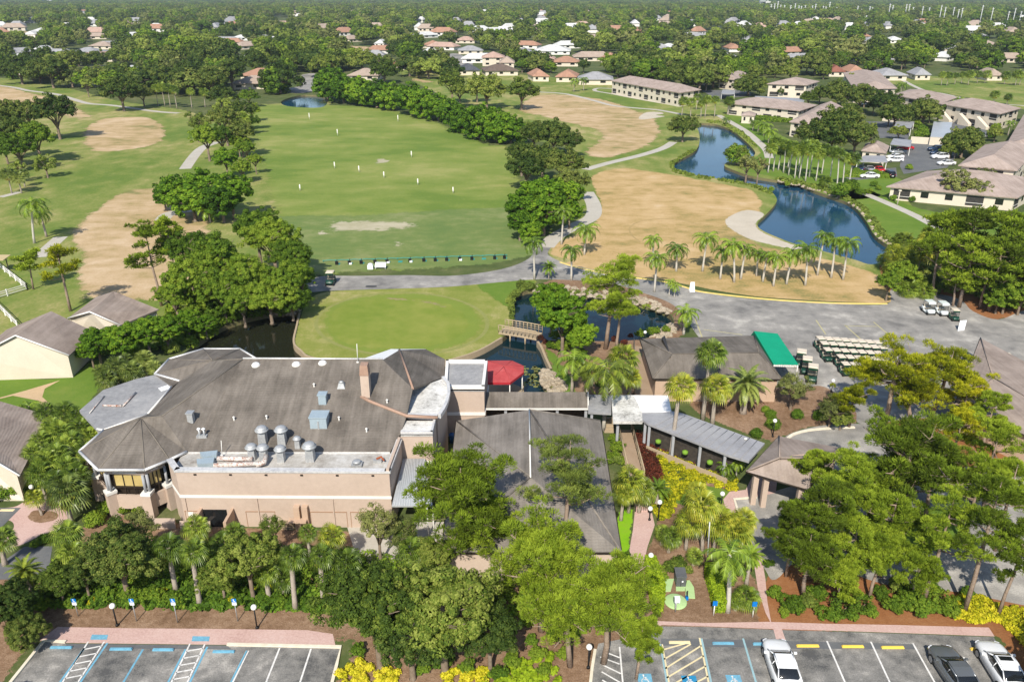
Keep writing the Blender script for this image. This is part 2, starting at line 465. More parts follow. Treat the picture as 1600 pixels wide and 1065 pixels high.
# fairways
sheet('west_fairway_grass', [(-500,118),(0,122),(40,128),(110,138),(190,158),(280,170),(330,180),(400,165),(500,158),(520,170),(470,300),(500,420),(330,470),(250,500),(190,480),(120,520),(0,560),(-500,560)], M['fairway'], Z1, 1.5)
sheet('range_grass', [(385,170),(440,163),(500,163),(560,165),(620,172),(680,186),(720,203),(770,224),(810,232),(830,300),(850,370),(840,400),(700,424),(560,430),(470,440),(440,400),(415,330),(395,250)], M['range'], Z2 - .0015, 5)
sheet('tee_grass', [(400,345),(470,334),(560,334),(650,328),(800,322),(830,340),(850,395),(830,404),(780,414),(700,422),(560,428),(490,432),(440,400)], M['tee'], Z2 + .0015, 3)
sheet('east_fairway_grass', [(640,120),(700,104),(860,122),(960,130),(1060,160),(1130,160),(1160,185),(1200,215),(1290,260),(1400,275),(1460,340),(1700,330),(1700,420),(1420,400),(1400,440),(1000,440),(880,420),(850,380),(880,300),(900,240),(820,215),(760,180),(690,150)], M['fairway'], Z1, 1.2)
sheet('north_fairway_grass', [(1380,128),(1420,118),(1500,120),(1700,120),(1700,170),(1600,172),(1520,155),(1440,140)], M['fairway'], Z2 + .0005, 2.5)
sheet('far_fairway_grass', [(1290,72),(1330,66),(1420,66),(1445,76),(1400,86),(1330,84)], M['fairway'], Z1, 2)
sheet('farthest_fairway_grass', [(1470,36),(1700,36),(1700,44),(1500,42)], M['fairway'], Z1, 3)
sheet('neighbour_lawn', [(620,104),(690,98),(740,112),(860,120),(880,128),(760,135),(640,122)], M['fairway'], Z3 + .002, 2.5)
# dormant patches
sheet('dormant_turf_ellipse', [(122,215),(126,200),(150,187),(190,182),(235,183),(262,196),(265,212),(250,226),(200,236),(150,238),(128,232)], M['dead'], Z2, 3.9000000000000004)
sheet('dormant_turf_north', [(-60,125),(10,133),(50,143),(110,158),(150,180),(130,190),(60,176),(0,182),(-60,180)], M['dead'], Z2, 5.4)
sheet('dormant_turf_west', [(95,372),(120,340),(150,318),(180,300),(240,292),(300,300),(340,330),(330,420),(300,500),(250,480),(180,475),(120,470),(104,440),(112,400)], M['dead'], Z2, 3.9000000000000004)
sheet('dormant_turf_far', [(-20,52),(15,49),(60,50),(80,56),(50,66),(10,67),(-20,66)], M['dead'], Z2, 7.5)
sheet('dormant_turf_far', [(492,74),(530,71),(590,74),(610,80),(560,84),(510,84)], M['dead'], Z2, 7.5)
sheet('dormant_turf_far', [(640,113),(665,114),(690,124),(670,131),(640,126)], M['dead'], Z2, 6.0)
sheet('dormant_turf_northeast', [(830,150),(860,147),(900,149),(950,156),(1000,172),(1030,185),(1040,205),(1025,225),(990,240),(950,248),(912,245),(905,236),(930,216),(925,204),(885,194),(840,182),(806,174),(812,158)], M['dead'], Z2, 4.5)
sheet('dormant_turf_middle', [(918,282),(932,268),(975,262),(1020,267),(1080,277),(1150,290),(1180,297),(1196,318),(1190,340),(1170,360),(1190,380),(1250,394),(1330,412),(1384,432),(1393,450),(1390,473),(1300,469),(1200,463),(1130,455),(1085,446),(1050,438),(1000,432),(940,418),(885,408),(855,398),(852,385),(880,370),(920,350),(932,318)], M['dead2'], Z2, 2.0)
sheet('dormant_turf_verge', [(880,411),(905,417),(960,428),(1040,439),(1085,447),(1130,456),(1200,465),(1300,471),(1388,473),(1390,460),(1300,455),(1200,448),(1085,432),(1000,420),(930,405)], M['dead2'], Z2 - .001, .25)
# the faint ring in the dormant green
strip('turf_ring', [(1000,378),(986,366),(985,355),(1000,346),(1030,342),(1060,343),(1090,350)], .35, mat('ring_turf', [(.3, .22, .1), (.4, .29, .13)], ((1, 1),), .95, .1), Z3)
# bunkers and worn patches
sheet('bunker_sand', [(997,184),(1008,176),(1030,175),(1038,178),(1026,180),(1040,182),(1015,186),(1002,187)], M['sand'], Z3, .5)
sheet('shore_sand', [(1131,345),(1145,334),(1165,328),(1186,330),(1196,336),(1184,348),(1186,357),(1200,366),(1224,376),(1247,384),(1262,388),(1240,390),(1205,383),(1170,374),(1140,358)], M['sand'], Z3, .6)
sheet('worn_turf', [(505,346),(560,341),(620,342),(665,347),(650,359),(600,364),(545,366),(505,362)], M['worn'], Z3 - .0006, 5)
sheet('worn_turf', [(480,370),(540,372),(640,374),(690,380),(640,388),(560,386),(490,380)], M['worn'], Z3 - .0009, 7)
sheet('worn_turf', [(525,350),(560,346),(600,346),(640,348),(625,355),(590,358),(560,361),(520,358)], M['worn'], Z3, 3.9)
sheet('worn_turf', [(488,362),(510,359),(520,365),(500,370),(485,369)], M['worn'], Z3, 2.5)
sheet('worn_turf', [(535,373),(580,369),(620,373),(600,377),(560,376)], M['worn'], Z3, 2.8)
sheet('worn_turf', [(785,360),(800,355),(810,370),(800,382),(788,376)], M['worn'], Z3, 2.8)
sheet('worn_turf', [(580,250),(600,247),(615,251),(598,257),(584,256)], M['worn'], Z3, 2.8)
# putting green with its mown rings
sheet('putting_fringe_grass', [(470,486),(480,468),(505,456),(560,451),(650,446),(730,440),(790,436),(835,436),(838,444),(815,456),(803,466),(803,508),(784,528),(748,549),(704,563),(660,569),(600,571),(530,567),(484,559),(459,537),(463,508)], M['fringe'], Z1, .6)
sheet('east_bank_grass', [(740,444),(790,438),(836,437),(836,448),(815,458),(802,470),(802,505),(792,498),(780,478),(760,462)], M['limelawn'] if False else M['lawn'], Z3, 1.2)
sheet('green_collar_grass', [(498,502),(510,478),(560,462),(640,456),(700,462),(745,480),(762,505),(745,530),(700,548),(620,556),(550,551),(510,532)], mat('collar_turf', [(.15, .21, .035), (.2, .25, .045)], ((.2, .5), (4, .5)), .95, .1, soft=.9), Z2, 1.7600000000000002)
for i_, (a_, b_) in enumerate(((1.0, 0),)):
    cx_, cy_ = 628, 506; strip('mown_ring', [(cx_ + (134 - i_ * 14) * math.cos(t), cy_ + (49 - i_ * 5.5) * math.sin(t)) for t in np.linspace(0, 6.28, 26)], .55, mat('ring_grass', [(.21, .23, .065), (.26, .26, .09)], ((1, 1),), .95, .1), Z2 + .0025 + i_ * .0004)
sheet('putting_green_grass', [(508,505),(518,484),(560,468),(630,463),(690,470),(728,488),(738,508),(718,530),(670,543),(600,548),(545,541),(515,524)], M['green'], Z3, 1.1)
sheet('worn_turf', [(602,464),(640,466),(690,474),(724,496),(716,494),(680,478),(640,471),(605,469)], mat('thin_turf', [(.24, .2, .1), (.3, .25, .13)], ((1, 1),), .95, .1, soft=1.3), Z4, .9)

# ------------------------------------------------------------------ mulch, lawns round the buildings
sheet('mulch_bed', [(-200,870),(60,900),(100,860),(160,800),(280,815),(620,830),(700,830),(860,870),(985,870),(1005,975),(1000,1100),(540,1100),(540,1040),(545,1000),(525,1008),(350,1004),(90,1001),(30,1035),(-20,1100),(-200,1120)], M['mulch'], Z1 + 0.0003, .6)
sheet('mulch_bed', [(1000,740),(1060,750),(1150,760),(1160,850),(1210,985),(1100,984),(1000,984),(975,900),(1012,850),(1022,810)], M['mulch'], Z1 + 0.0006, .5)
sheet('mulch_bed', [(1195,900),(1260,880),(1600,930),(1700,960),(1700,1100),(1600,1110),(1570,1040),(1545,990),(1400,985),(1195,984)], M['redmulch'], Z1 + 0.0009, .5)
sheet('mulch_bed', [(1100,600),(1180,600),(1260,590),(1345,610),(1345,660),(1270,668),(1225,684),(1200,690),(1080,640)], M['mulch'], Z1 + 0.0012, .6)
sheet('mulch_bed', [(850,440),(930,425),(1000,434),(1050,460),(1075,500),(1060,530),(1000,532),(1048,505),(1040,488),(1000,474),(900,460),(850,452)], M['mulch'], Z1 + 0.0015, .6)
sheet('mulch_bed', [(1380,440),(1400,400),(1700,380),(1700,500),(1600,495),(1545,500),(1500,478),(1450,462),(1395,462)], M['redmulch'], Z1 + 0.0018, .8)
sheet('mulch_bed', [(1340,660),(1500,640),(1700,650),(1700,760),(1400,800),(1300,790),(1330,700)], M['redmulch'], Z1 + 0.0021, .8)
sheet('garden_bed', [(850,532),(1000,530),(1000,640),(850,640),(862,612),(848,598),(860,578),(852,556)], M['mulch'], Z1 + 0.0024, .5)
sheet('garden_lawn', [(846,540),(870,552),(885,575),(900,600),(905,640),(875,640),(868,612),(850,600),(860,578),(854,558)], M['lawn'], Z2, .6)
sheet('garden_lawn', [(1040,760),(1100,755),(1150,770),(1130,790),(1060,790)], M['lawn'], Z2, .6)
sheet('lime_grass', [(965,800),(990,795),(988,830),(980,880),(955,900),(955,860)], M['limelawn'], Z2, .35)
sheet('front_lawn', [(-100,560),(0,572),(60,590),(110,585),(150,560),(170,580),(150,620),(120,645),(70,640),(0,640),(-100,640)], M['lawn'], Z2, .6)
sheet('shaded_lawn', [(1390,800),(1440,790),(1500,800),(1510,850),(1440,870),(1395,850)], M['lawn'], Z5, .8)
sheet('canal_lawn', [(1310,300),(1350,295),(1385,306),(1460,330),(1560,335),(1700,320),(1700,400),(1420,385),(1395,385),(1370,366),(1345,325)], M['lawn'], Z2, 1.0)
sheet('condo_lawn', [(1130,180),(1180,185),(1230,215),(1300,240),(1340,258),(1420,285),(1385,305),(1320,312),(1270,292),(1215,278),(1150,262),(1185,240),(1165,215)], M['lawn'], Z2, 1.0)

# ------------------------------------------------------------------ asphalt and paths
sheet('cart_road', [(476,444),(500,432),(560,431),(640,430),(702,431),(760,425),(800,416),(826,404),(838,390),(850,380),(862,384),(856,397),(875,408),(905,417),(960,428),(1000,435),(1050,444),(1085,453),(1130,462),(1200,469),(1300,474),(1386,475),(1394,451),(1450,456),(1500,468),(1520,486),(1560,499),(1605,484),(1700,470),(1700,640),(1500,650),(1420,655),(1345,662),(1335,640),(1290,605),(1250,605),(1180,600),(1100,535),(1072,498),(1048,474),(1000,456),(950,442),(880,437),(830,437),(780,441),(700,448),(620,451),(520,454),(478,456)], M['asphalt'], Z4)
sheet('entrance_drive', [(1147,779),(1182,776),(1235,760),(1330,740),(1500,730),(1700,740),(1700,960),(1600,945),(1500,925),(1380,912),(1262,872),(1212,905),(1196,890),(1172,848),(1160,820)], M['asphalt'], Z3, px=True)
sheet('fountain_drive', [(1226,684),(1250,672),(1290,664),(1345,662),(1400,668),(1400,720),(1330,745),(1260,735),(1240,700)], M['asphalt'], Z3)
lot_left = [(70,1002),(103,1005),(355,1008),(533,1012),(526,1040),(508,1120),(-30,1120),(18,1065)]
lot_right = [(935,1005),(1010,990),(1034,978),(1100,979),(1200,983),(1300,986),(1450,991),(1553,995),(1570,1030),(1605,1120),(920,1120),(925,1040)]
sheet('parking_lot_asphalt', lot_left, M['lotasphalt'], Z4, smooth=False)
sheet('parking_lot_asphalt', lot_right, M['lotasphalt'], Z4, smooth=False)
sheet('sealed_asphalt_strip', [(1033,997),(1160,999),(1430,1006),(1430,1014),(1240,1013),(1033,1008)], M['darkasphalt'], Z5, smooth=False)
sheet('sealed_asphalt_strip', [(103,1005),(355,1008),(362,1014),(105,1012)], M['darkasphalt'], Z5, smooth=False)
sheet('brick_walk', [(62,1000),(90,979),(200,981),(330,982),(480,984),(520,990),(525,1011),(355,1007),(103,1004)], M['brick'], Z5, smooth=False)
sheet('brick_walk', [(965,980),(1007,969),(1100,973),(1200,971),(1290,974),(1400,976),(1545,980),(1554,994),(1450,990),(1300,985),(1200,982),(1100,978),(1034,976),(1010,988)], M['brick'], Z6, smooth=False)
sheet('brick_walk', [(1172,848),(1190,870),(1196,905),(1199,940),(1205,972),(1219,975),(1228,1001),(1213,1000),(1207,978),(1196,957),(1184,920),(1178,880),(1160,850)], M['brick'], Z6 + .004, smooth=False)
sheet('brick_walk', [(992,798),(1018,798),(1023,820),(1012,853),(1004,886),(990,920),(968,920),(980,880),(985,850),(989,827)], M['brick'], Z4, smooth=False)
sheet('brick_walk', [(1130,780),(1140,768),(1165,765),(1175,745),(1215,745),(1212,770),(1182,776),(1146,779),(1150,800),(1135,800)], M['brick'], Z5 + .002, smooth=False)
sheet('brick_plaza', [(-30,795),(20,792),(45,782),(85,788),(112,802),(92,824),(60,838),(30,852),(0,856),(12,838),(22,822),(12,812),(-30,810)], M['brick'], Z4)
sheet('plaza_bed', [(42,806),(52,797),(70,796),(90,800),(92,808),(80,815),(60,818),(46,813)], M['mulch'], Z5, .2)
sheet('service_asphalt', [(-40,793),(33,793),(0,826),(-40,826)], M['darkasphalt'], Z5, smooth=False)
sheet('service_asphalt', [(38,854),(82,853),(76,892),(40,905),(-40,905),(0,880)], M['darkasphalt'], Z5, smooth=False)
sheet('service_court', [(540,815),(720,815),(760,900),(560,880)], M['concrete'], Z3, smooth=False)
sheet('garden_path', [(-30,630),(0,621),(40,610),(94,594),(70,607),(66,620),(88,640),(78,642),(56,625),(20,618)], mat('tan_path', [(.42, .3, .17), (.55, .4, .25)], ((1, .5), (5, .5)), .9, .2), Z4, smooth=False)
sheet('boardwalk_ground', [(988,534),(1005,534),(1022,600),(1040,617),(992,620)], M['mulch'], Z2, .3)
sheet('cul_de_sac', [(470,120),(476,116),(495,116),(498,130),(490,142),(462,146),(440,140),(470,134)], M['asphalt'], Z3)
sheet('suburb_street', [(700,86),(716,84),(730,92),(738,102),(700,105),(715,97)], M['asphalt'], Z3)
sheet('condo_parking', [(1400,226),(1418,222),(1425,190),(1330,190),(1370,200),(1375,216),(1400,215)], M['darkasphalt'], Z3, smooth=False)
sheet('condo_parking', [(1412,216),(1424,222),(1478,222),(1498,240),(1480,262),(1412,272),(1406,260)], M['darkasphalt'], Z4, smooth=False)
sheet('condo_parking', [(1482,188),(1510,190),(1545,206),(1540,214),(1500,216),(1484,216)], M['darkasphalt'], Z3, smooth=False)
sheet('condo_parking', [(1318,268),(1400,262),(1402,276),(1330,282),(1318,276)], M['darkasphalt'], Z3, smooth=False)
sheet('condo_parking', [(1095,141),(1170,141),(1175,150),(1120,155)], M['darkasphalt'], Z3, smooth=False)
for pts, w in (([(915,265),(950,255),(1000,243),(1035,232),(1052,222)], 2.6), ([(843,144),(884,147),(927,157),(957,165),(993,169),(1028,172),(1066,179)], 2.4),
               ([(960,139),(935,138),(930,142),(957,147),(998,155),(1061,166)], 2.0), ([(1122,180),(1140,190),(1165,205),(1185,222),(1198,235),(1202,247)], 2.4),
               ([(1352,303),(1388,318),(1428,336),(1461,353),(1500,372)], 2.2), ([(-30,131),(0,134),(23,137),(46,142),(86,147),(114,155),(139,162),(177,165),(241,174),(279,177)], 2.6),
               ([(289,264),(304,243),(318,230),(340,222)], 3.0), ([(917,300),(928,322),(924,340),(896,354),(868,370),(852,386)], 3.2), ([(253,344),(270,332),(330,326)], 3.0),
               ([(1400,120),(1440,140),(1470,146),(1540,160),(1640,168)], 2.2), ([(0,308),(20,303),(30,300)], 2.0), ([(60,402),(75,388),(95,370)], 2.5)):
    strip('cart_path', pts, w, M['concrete'], Z5)
# kerbs: real steps
def kerb(name, pts, m, w=.18, h=.13, sm=True):
    l, r = ribbon(pts, w, True, False, sm)
    mb = MB(); n = len(l)
    vs = [(*p, 0) for p in l] + [(*p, h) for p in l] + [(*p, h) for p in r] + [(*p, 0) for p in r]
    fs = []
    for i in range(n - 1):
        for a, b in ((1, 0), (2, 1), (3, 2)): fs.append((a * n + i, a * n + i + 1, b * n + i + 1, b * n + i))
    fs += [(0, n, 2 * n, 3 * n), (n - 1, 4 * n - 1, 3 * n - 1, 2 * n - 1)]
    mb.add(vs, fs)
    return mb.build(name, m, kind='structure')
M['creamkerb'] = mat('painted_kerb', [(.62, .56, .44), (.74, .68, .56)], ((2, 1),), .8, .2)
M['yellowkerb'] = mat('yellow_kerb', [(.66, .5, .16), (.8, .62, .2)], ((2, 1),), .8, .2)
kerb('yellow_kerb', [(875,410),(905,419),(960,430),(1040,441),(1070,449),(1100,457),(1200,468),(1300,474),(1386,475)], M['yellowkerb'], .25)
kerb('parking_kerb', [(103,1003),(69,1001),(18,1065),(-20,1115)], M['creamkerb'], .22, sm=False)
kerb('parking_kerb', [(355,1007),(533,1011),(526,1040),(508,1110)], M['creamkerb'], .22, sm=False)
kerb('parking_kerb', [(930,1015),(925,1045),(918,1110)], M['creamkerb'], .2, sm=False)
kerb('drive_kerb', [(1182,777),(1147,780),(1158,818),(1172,848)], M['creamkerb'], .2, sm=False)
kerb('fountain_kerb', [(1228,688),(1240,679),(1262,673),(1300,669),(1335,668)], M['creamkerb'], .3)
kerb('lot_kerb', [(1575,552),(1590,565),(1620,590)], M['creamkerb'], .3, sm=False)

# ------------------------------------------------------------------ painted markings
def marks(name, segs, w, m, z=Z6):
    mb = MB()
    for a, b in segs:
        A = P(*a).xy; B = P(*b).xy; d = (B - A).normalized(); n = Vector((-d.y, d.x)) * w / 2
        mb.add([(*(A - n), z), (*(B - n), z), (*(B + n), z), (*(A + n), z)], [(0, 1, 2, 3)])
    return mb.build(name, m, kind='structure')
def ext(a, b, y=1115):            # carry a painted line on below the frame
    t = (y - a[1]) / (b[1] - a[1]); return a, (a[0] + (b[0] - a[0]) * t, y)
wls = [ext((437,1012),(416,1065)), ext((486,1013),(469,1065)), ext((388,1016),(364,1065)), ext((1292,1001),(1320,1065)), ext((1360.6,1002),(1390,1065)), ext((1426,1004),(1460,1065)), ext((1505.6,1026),(1529,1065))]
hatch = []
for (a, b), (c, d) in (((138,1002),(98,1065)), ((163,1002),(122,1065))), (((297,1005),(268,1065)), ((320,1006),(293,1065))):
    A, B = ext(a, b); C_, D = ext(c, d)
    hatch += [(A, B), (C_, D)]
    for k in range(11):
        t = k * .1 + .01; s = t - .05
        L = lambda p, q, u: (p[0] + (q[0] - p[0]) * u, p[1] + (q[1] - p[1]) * u)
        if s < -.01: continue
        hatch.append((L(A, B, t), L(C_, D, max(s, 0))))
hatch += [((968,1010),(973,1065)), ((973,1065),(978,1115)), ((938,1026),(968,1037)), ((939,1037),(970,1052)), ((940,1049),(971,1067)), ((941,1062),(973,1081)), ((950,1020),(968,1027))]
marks('white_stall_markings', wls, .12, M['white_line'])
marks('white_aisle_markings', hatch, .11, M['white_line'])
marks('blue_stall_markings', [ext((223.5,1014),(193,1065)), ext((386,1016),(361,1065)), ext((132,1012),(94,1065)), ext((168,1004),(126,1065)), ext((290,1014),(263,1065)), ext((324,1010),(297,1065))], .14, M['blue_line'])
marks('teal_stall_markings', [ext((1161,997),(1181,1065)), ext((1226.6,1000),(1247,1065)), ext((1096,997),(1111,1065)), ext((1032,1006),(1042,1065))], .14, M['teal_line'])
yh = [ext((1034.5,1006),(1045,1065)), ext((1093,996),(1107,1065))]
for k in range(6):
    yh.append(((1035 + k * 2.2, 1015 + k * 14.5), (1070 + k * 9.2 if k < 2 else 1096 + (k - 2) * 3.4, 1005 + k * 1 if k < 2 else 1008 + (k - 2) * 16)))
marks('cream_aisle_markings', yh, .12, M['cream_line'])
marks('old_lot_markings', [((1086,498),(1102,540)), ((1320,508),(1345,530)), ((1320,509),(1370,510)), ((1275,500),(1290,522)), ((1365,503),(1385,520)), ((1100,515),(1160,523))], .16, M['oldyellow'], Z5)
marks('curb_side_stripe', [((0,797),(22,797))], .35, M['cream_line'])
# kerb ramps and accessible-parking panels
def panel(name, q, m, z): 
    mb = MB(); mb.poly([tuple(P(*p).xy) + (z,) for p in q]); return mb.build(name, m, kind='structure')
for q in ([(141,999),(144,991),(169,991.5),(167,999)], [(299.5,1001.5),(301,993.5),(328,994),(326.5,1001.5)]): panel('blue_ramp_paint', q[::-1], M['blue_line'], Z6 + .004)
M['isa_dark'] = mat('dark_blue_paint', [(.02, .2, .38), (.04, .26, .46)], ((3, 1),), .7, .3)
for (x, y, w, m) in ((1006, 1052, 22, M['blue_line']), (1075.5, 1055, 23, M['isa_dark']), (1144.5, 1054, 23, M['blue_line'])):
    c = P(x, y).xy; s = w * mpp(x, y) ; slope = (x - 800) / 2900
    mb = MB(); q = lambda u, v, z: (c.x + u * s, c.y - v * s, z)
    mb.poly([q(-.5, 1, Z6), q(.5, 1, Z6), q(.5, 0, Z6), q(-.5, 0, Z6)]); mb.build('accessible_panel', m, kind='structure')
    mb = MB(); z = Z6 + .004     # the wheelchair figure, head towards the far side
    mb.add([q(-.06 + .07 * math.cos(t * math.pi / 4), .14 - .07 * math.sin(t * math.pi / 4), z) for t in range(8)][::-1], [tuple(range(8))])
    def seg(a, b, w=.035):
        A = Vector(a); B = Vector(b); d = (B - A).normalized(); n = Vector((-d.y, d.x)) * w
        mb.add([q(*(A - n), z), q(*(B - n), z), q(*(B + n), z), q(*(A + n), z)], [(0, 3, 2, 1)])
    seg((-.06, .22), (-.03, .55)); seg((-.05, .34), (.14, .36)); seg((-.03, .55), (.16, .55)); seg((.16, .55), (.26, .8)); seg((.26, .8), (.34, .77))
    pr = None
    for k in range(9):
        t = math.radians(250 - k * 28); pt = (-.01 + .24 * math.cos(t), .66 - .24 * math.sin(t) * .95)
        if pr: seg(pr, pt, .028)
        pr = pt
    mb.build('accessible_symbol', M['white_line'], kind='structure')
# ------------------------------------------------------------------ building materials
M['roof'] = shingle_mat('grey_brown_shingles', [(.1, .087, .074), (.15, .131, .112), (.205, .18, .155)])
M['roof2'] = shingle_mat('pale_weathered_shingles', [(.13, .116, .102), (.19, .17, .15), (.25, .225, .2)])
M['condoroof'] = shingle_mat('tan_pink_shingles', [(.27, .212, .18), (.345, .275, .238), (.41, .33, .29)])
M['houseroof'] = shingle_mat('taupe_shingles', [(.22, .175, .148), (.29, .235, .2), (.36, .295, .255)])
M['peach'] = mat('peach_stucco', [(.4, .315, .255), (.475, .375, .305), (.53, .425, .35)], ((.25, .5), (2.5, .3), (14, .2)), .9, .15, bump=.1, bscale=20)
M['tan'] = mat('tan_stucco', [(.42, .3, .22), (.5, .365, .27)], ((.4, .6), (6, .4)), .9, .15)
M['cream'] = mat('cream_stucco', [(.58, .51, .41), (.66, .595, .49)], ((.3, .6), (5, .4)), .9, .15)
M['white'] = mat('white_painted_trim', [(.66, .64, .6), (.8, .78, .74)], ((.6, .6), (7, .4)), .7, .3)
M['greytrim'] = mat('weathered_metal_coping', [(.4, .4, .41), (.62, .61, .6), (.74, .73, .71)], ((.8, .5), (5, .5)), .5, .4, metal=.2)
M['flatgrey'] = mat('grey_membrane', [(.17, .17, .175), (.27, .27, .275), (.38, .375, .37)], ((.3, .45), (2, .35), (9, .2)), .85, .3, lo=.34, hi=.66)
M['flatwhite'] = mat('stained_white_membrane', [(.12, .11, .1), (.5, .49, .46), (.7, .69, .66)], ((.5, .5), (3, .35), (12, .15)), .8, .3, lo=.33, hi=.58)
M['flatdirty'] = mat('dirty_gravel_roof', [(.2, .175, .15), (.38, .36, .33), (.56, .55, .53)], ((.35, .5), (2.5, .35), (12, .15)), .85, .3, lo=.34, hi=.64)
M['brightwhite'] = mat('new_white_membrane', [(.8, .8, .8), (.86, .86, .86)], ((2, 1),), .6, .3)
M['metalroof'] = mat('ribbed_metal_roof', [(.42, .45, .47), (.55, .57, .59)], ((.5, .6), (5, .4)), .45, .5, metal=.3)
M['greymetalroof'] = mat('grey_panel_roof', [(.22, .22, .23), (.3, .3, .315), (.37, .37, .375)], ((.5, .6), (5, .4)), .5, .4)
M['galv'] = mat('galvanised_steel', [(.33, .34, .35), (.55, .56, .56)], ((2, .5), (9, .5)), .5, .5, metal=.4, space='obj')
M['bluemetal'] = mat('pale_blue_metal', [(.3, .38, .43), (.42, .5, .55)], ((2, .5), (9, .5)), .45, .5, metal=.2, space='obj')
M['rust'] = mat('rusty_duct', [(.62, .6, .56), (.55, .5, .46), (.28, .1, .05)], ((3, .6), (12, .4)), .7, .3, lo=.4, hi=.6)
M['copper'] = mat('brown_copper_flashing', [(.28, .17, .12), (.4, .27, .2)], ((2, .5), (9, .5)), .6, .4)
M['darkglass'] = mat('dark_window_glass', [(.012, .014, .016)], rough=.08, spec=.7)
M['goldglass'] = mat('amber_window_glass', [(.42, .32, .12), (.56, .44, .19)], ((.5, 1),), .25, .5)
M['brown'] = mat('brown_trim', [(.33, .21, .14)], rough=.8)
M['frame'] = mat('dark_bronze_frame', [(.03, .022, .016)], rough=.5)
M['screen'] = mat('dark_screen', [(.03, .03, .03), (.06, .055, .05)], ((2, 1),), .8, .2)
M['greycol'] = mat('grey_painted_column', [(.3, .31, .33), (.36, .37, .39)], ((2, 1),), .6, .3)
M['wood'] = mat('weathered_timber', [(.3, .23, .15), (.46, .37, .25)], ((1.5, .4), (14, .6)), .85, .2, stretch=(1, 6, 1))
M['deck'] = mat('tan_decking', [(.28, .2, .135), (.36, .27, .19)], ((.8, .5), (9, .5)), .85, .2)
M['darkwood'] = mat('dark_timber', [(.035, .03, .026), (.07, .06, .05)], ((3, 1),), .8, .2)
M['red'] = mat('red_canvas', [(.34, .05, .055), (.42, .07, .072), (.48, .11, .11)], ((.5, .6), (3, .4)), .85, .1, bump=.3, bscale=1.5)
M['greencanvas'] = mat('green_canvas', [(0, .26, .135), (.004, .33, .18)], ((.6, .6), (5, .4)), .7, .25)
M['darkgreen'] = mat('dark_green_canvas', [(0, .1, .05), (0, .12, .06)], ((.6, 1),), .7, .25)
M['black'] = mat('black_paint', [(.012, .012, .013)], rough=.5)
M['rubber'] = mat('black_rubber', [(.02, .02, .02)], rough=.9)
M['globe'] = mat('white_lamp_globe', [(.85, .85, .84)], rough=.25, spec=.5)
M['lime'] = mat('pale_green_paint', [(.34, .5, .22), (.42, .58, .28)], ((1, .6), (7, .4)), .8, .2)
M['transformer'] = mat('grey_green_cabinet', [(.085, .09, .095), (.11, .115, .12)], ((2, 1),), .5, .4)

EV = 5.2                                        # clubhouse eaves
def RP(px, py):                                  # pixel -> point of the clubhouse's big front roof plane
    k = .325; Y0 = P(440, 705, EV).y
    r = ratio(py); Y = (CAM_H - EV + k * Y0) / (r + k)
    return atY(px, py, Y)[0]
club = thing('clubhouse', 'large peach stucco clubhouse with sprawling grey brown hipped shingle roof', 'building', P(430, 700))
RIDL = P(380, 561, 8.9); RIDR = P(598, 562, 8.9)
APX1 = P(220, 653, 7.25); RG1 = P(253, 650, 7.5); APX2 = P(332, 563, 6.7); APX3 = P(624, 546.5, 7.4)
def e(x, y, z=EV): return P(x, y, z)
mb = MB()
front = [e(292, 705), e(610, 705), RP(627, 675), RP(636, 647), RP(645, 607), RIDR, RIDL, RG1]
mb.slab([e(292, 705), e(610, 705), RIDR, RIDL], .2)
mb.slab([e(292, 705), RIDL, RG1], .2)
mb.slab([e(610, 705), RP(627, 675), RP(636, 647), RP(645, 607), RIDR], .2)
mb.slab([RG1, RIDL, e(281, 595), e(231, 647)], .2)                     # steep left slope
# turret front left
t1 = [(231, 647), (162, 672), (124, 705), (153, 734), (226, 734), (265, 718), (292, 705)]
for a, b in zip(t1, t1[1:]): mb.slab([e(*a), e(*b), APX1], .2)
mb.slab([APX1, e(292, 705), RG1], .2); mb.slab([APX1, RG1, e(231, 647)], .2)
# turret back left
t2 = [(281, 595), (242, 584), (264, 561), (318, 545), (375, 545), (400, 560)]
for a, b in zip(t2, t2[1:]): mb.slab([e(*a), e(*b), APX2], .2)
mb.slab([APX2, e(400, 560), RIDL], .2); mb.slab([APX2, RIDL, e(281, 595)], .2)
mb.slab([e(242, 584), e(281, 595), e(270, 603)], .15)
# turret on the right
R3 = RP(645, 607); E3 = [e(665, 545), e(695, 561), e(695, 588)]
mb.slab([APX3, E3[0], E3[1]], .2); mb.slab([APX3, E3[1], E3[2]], .2); mb.slab([APX3, E3[2], R3], .2)
mb.slab([APX3, R3, RIDR], .2)
mb.build('roof', M['roof'], club)
mb = MB(); mb.slab([e(565, 561, 6.0), e(611, 545, 5.4), APX3 + Vector((0, 0, -.02)), RIDR + Vector((0, 0, -.05))], .1)
mb.slab([e(624, 546.5, 7.3), e(611, 545, 5.4), e(665, 545, 5.3)], .1)
mb.build('white_roof_slope', M['brightwhite'], club, label='white membrane roof slope behind the ridge')
# hip and ridge cap lines
mb = MB()
def cap(a, b, r=.05, up=.01): mb.tube([Vector(a) + Vector((0, 0, up)), Vector(b) + Vector((0, 0, up))], r, 5)
for p in t1[1:6]: cap(APX1, e(*p))
cap(RG1, RIDL); cap(APX1, RG1)
for p in t2[1:5]: cap(APX2, e(*p))
cap(APX2, RIDL)
mb.build('hip_caps', mat('pale_hip_caps', [(.15, .13, .108), (.21, .182, .15)], ((1, 1),), .9), club)
mb = MB(); cap(APX3, R3, .13); mb.build('ridge_flashing', M['copper'], club)
mb = MB(); cap(RIDL, RIDR, .1, .1); mb.build('ridge_cap', M['greytrim'], club)
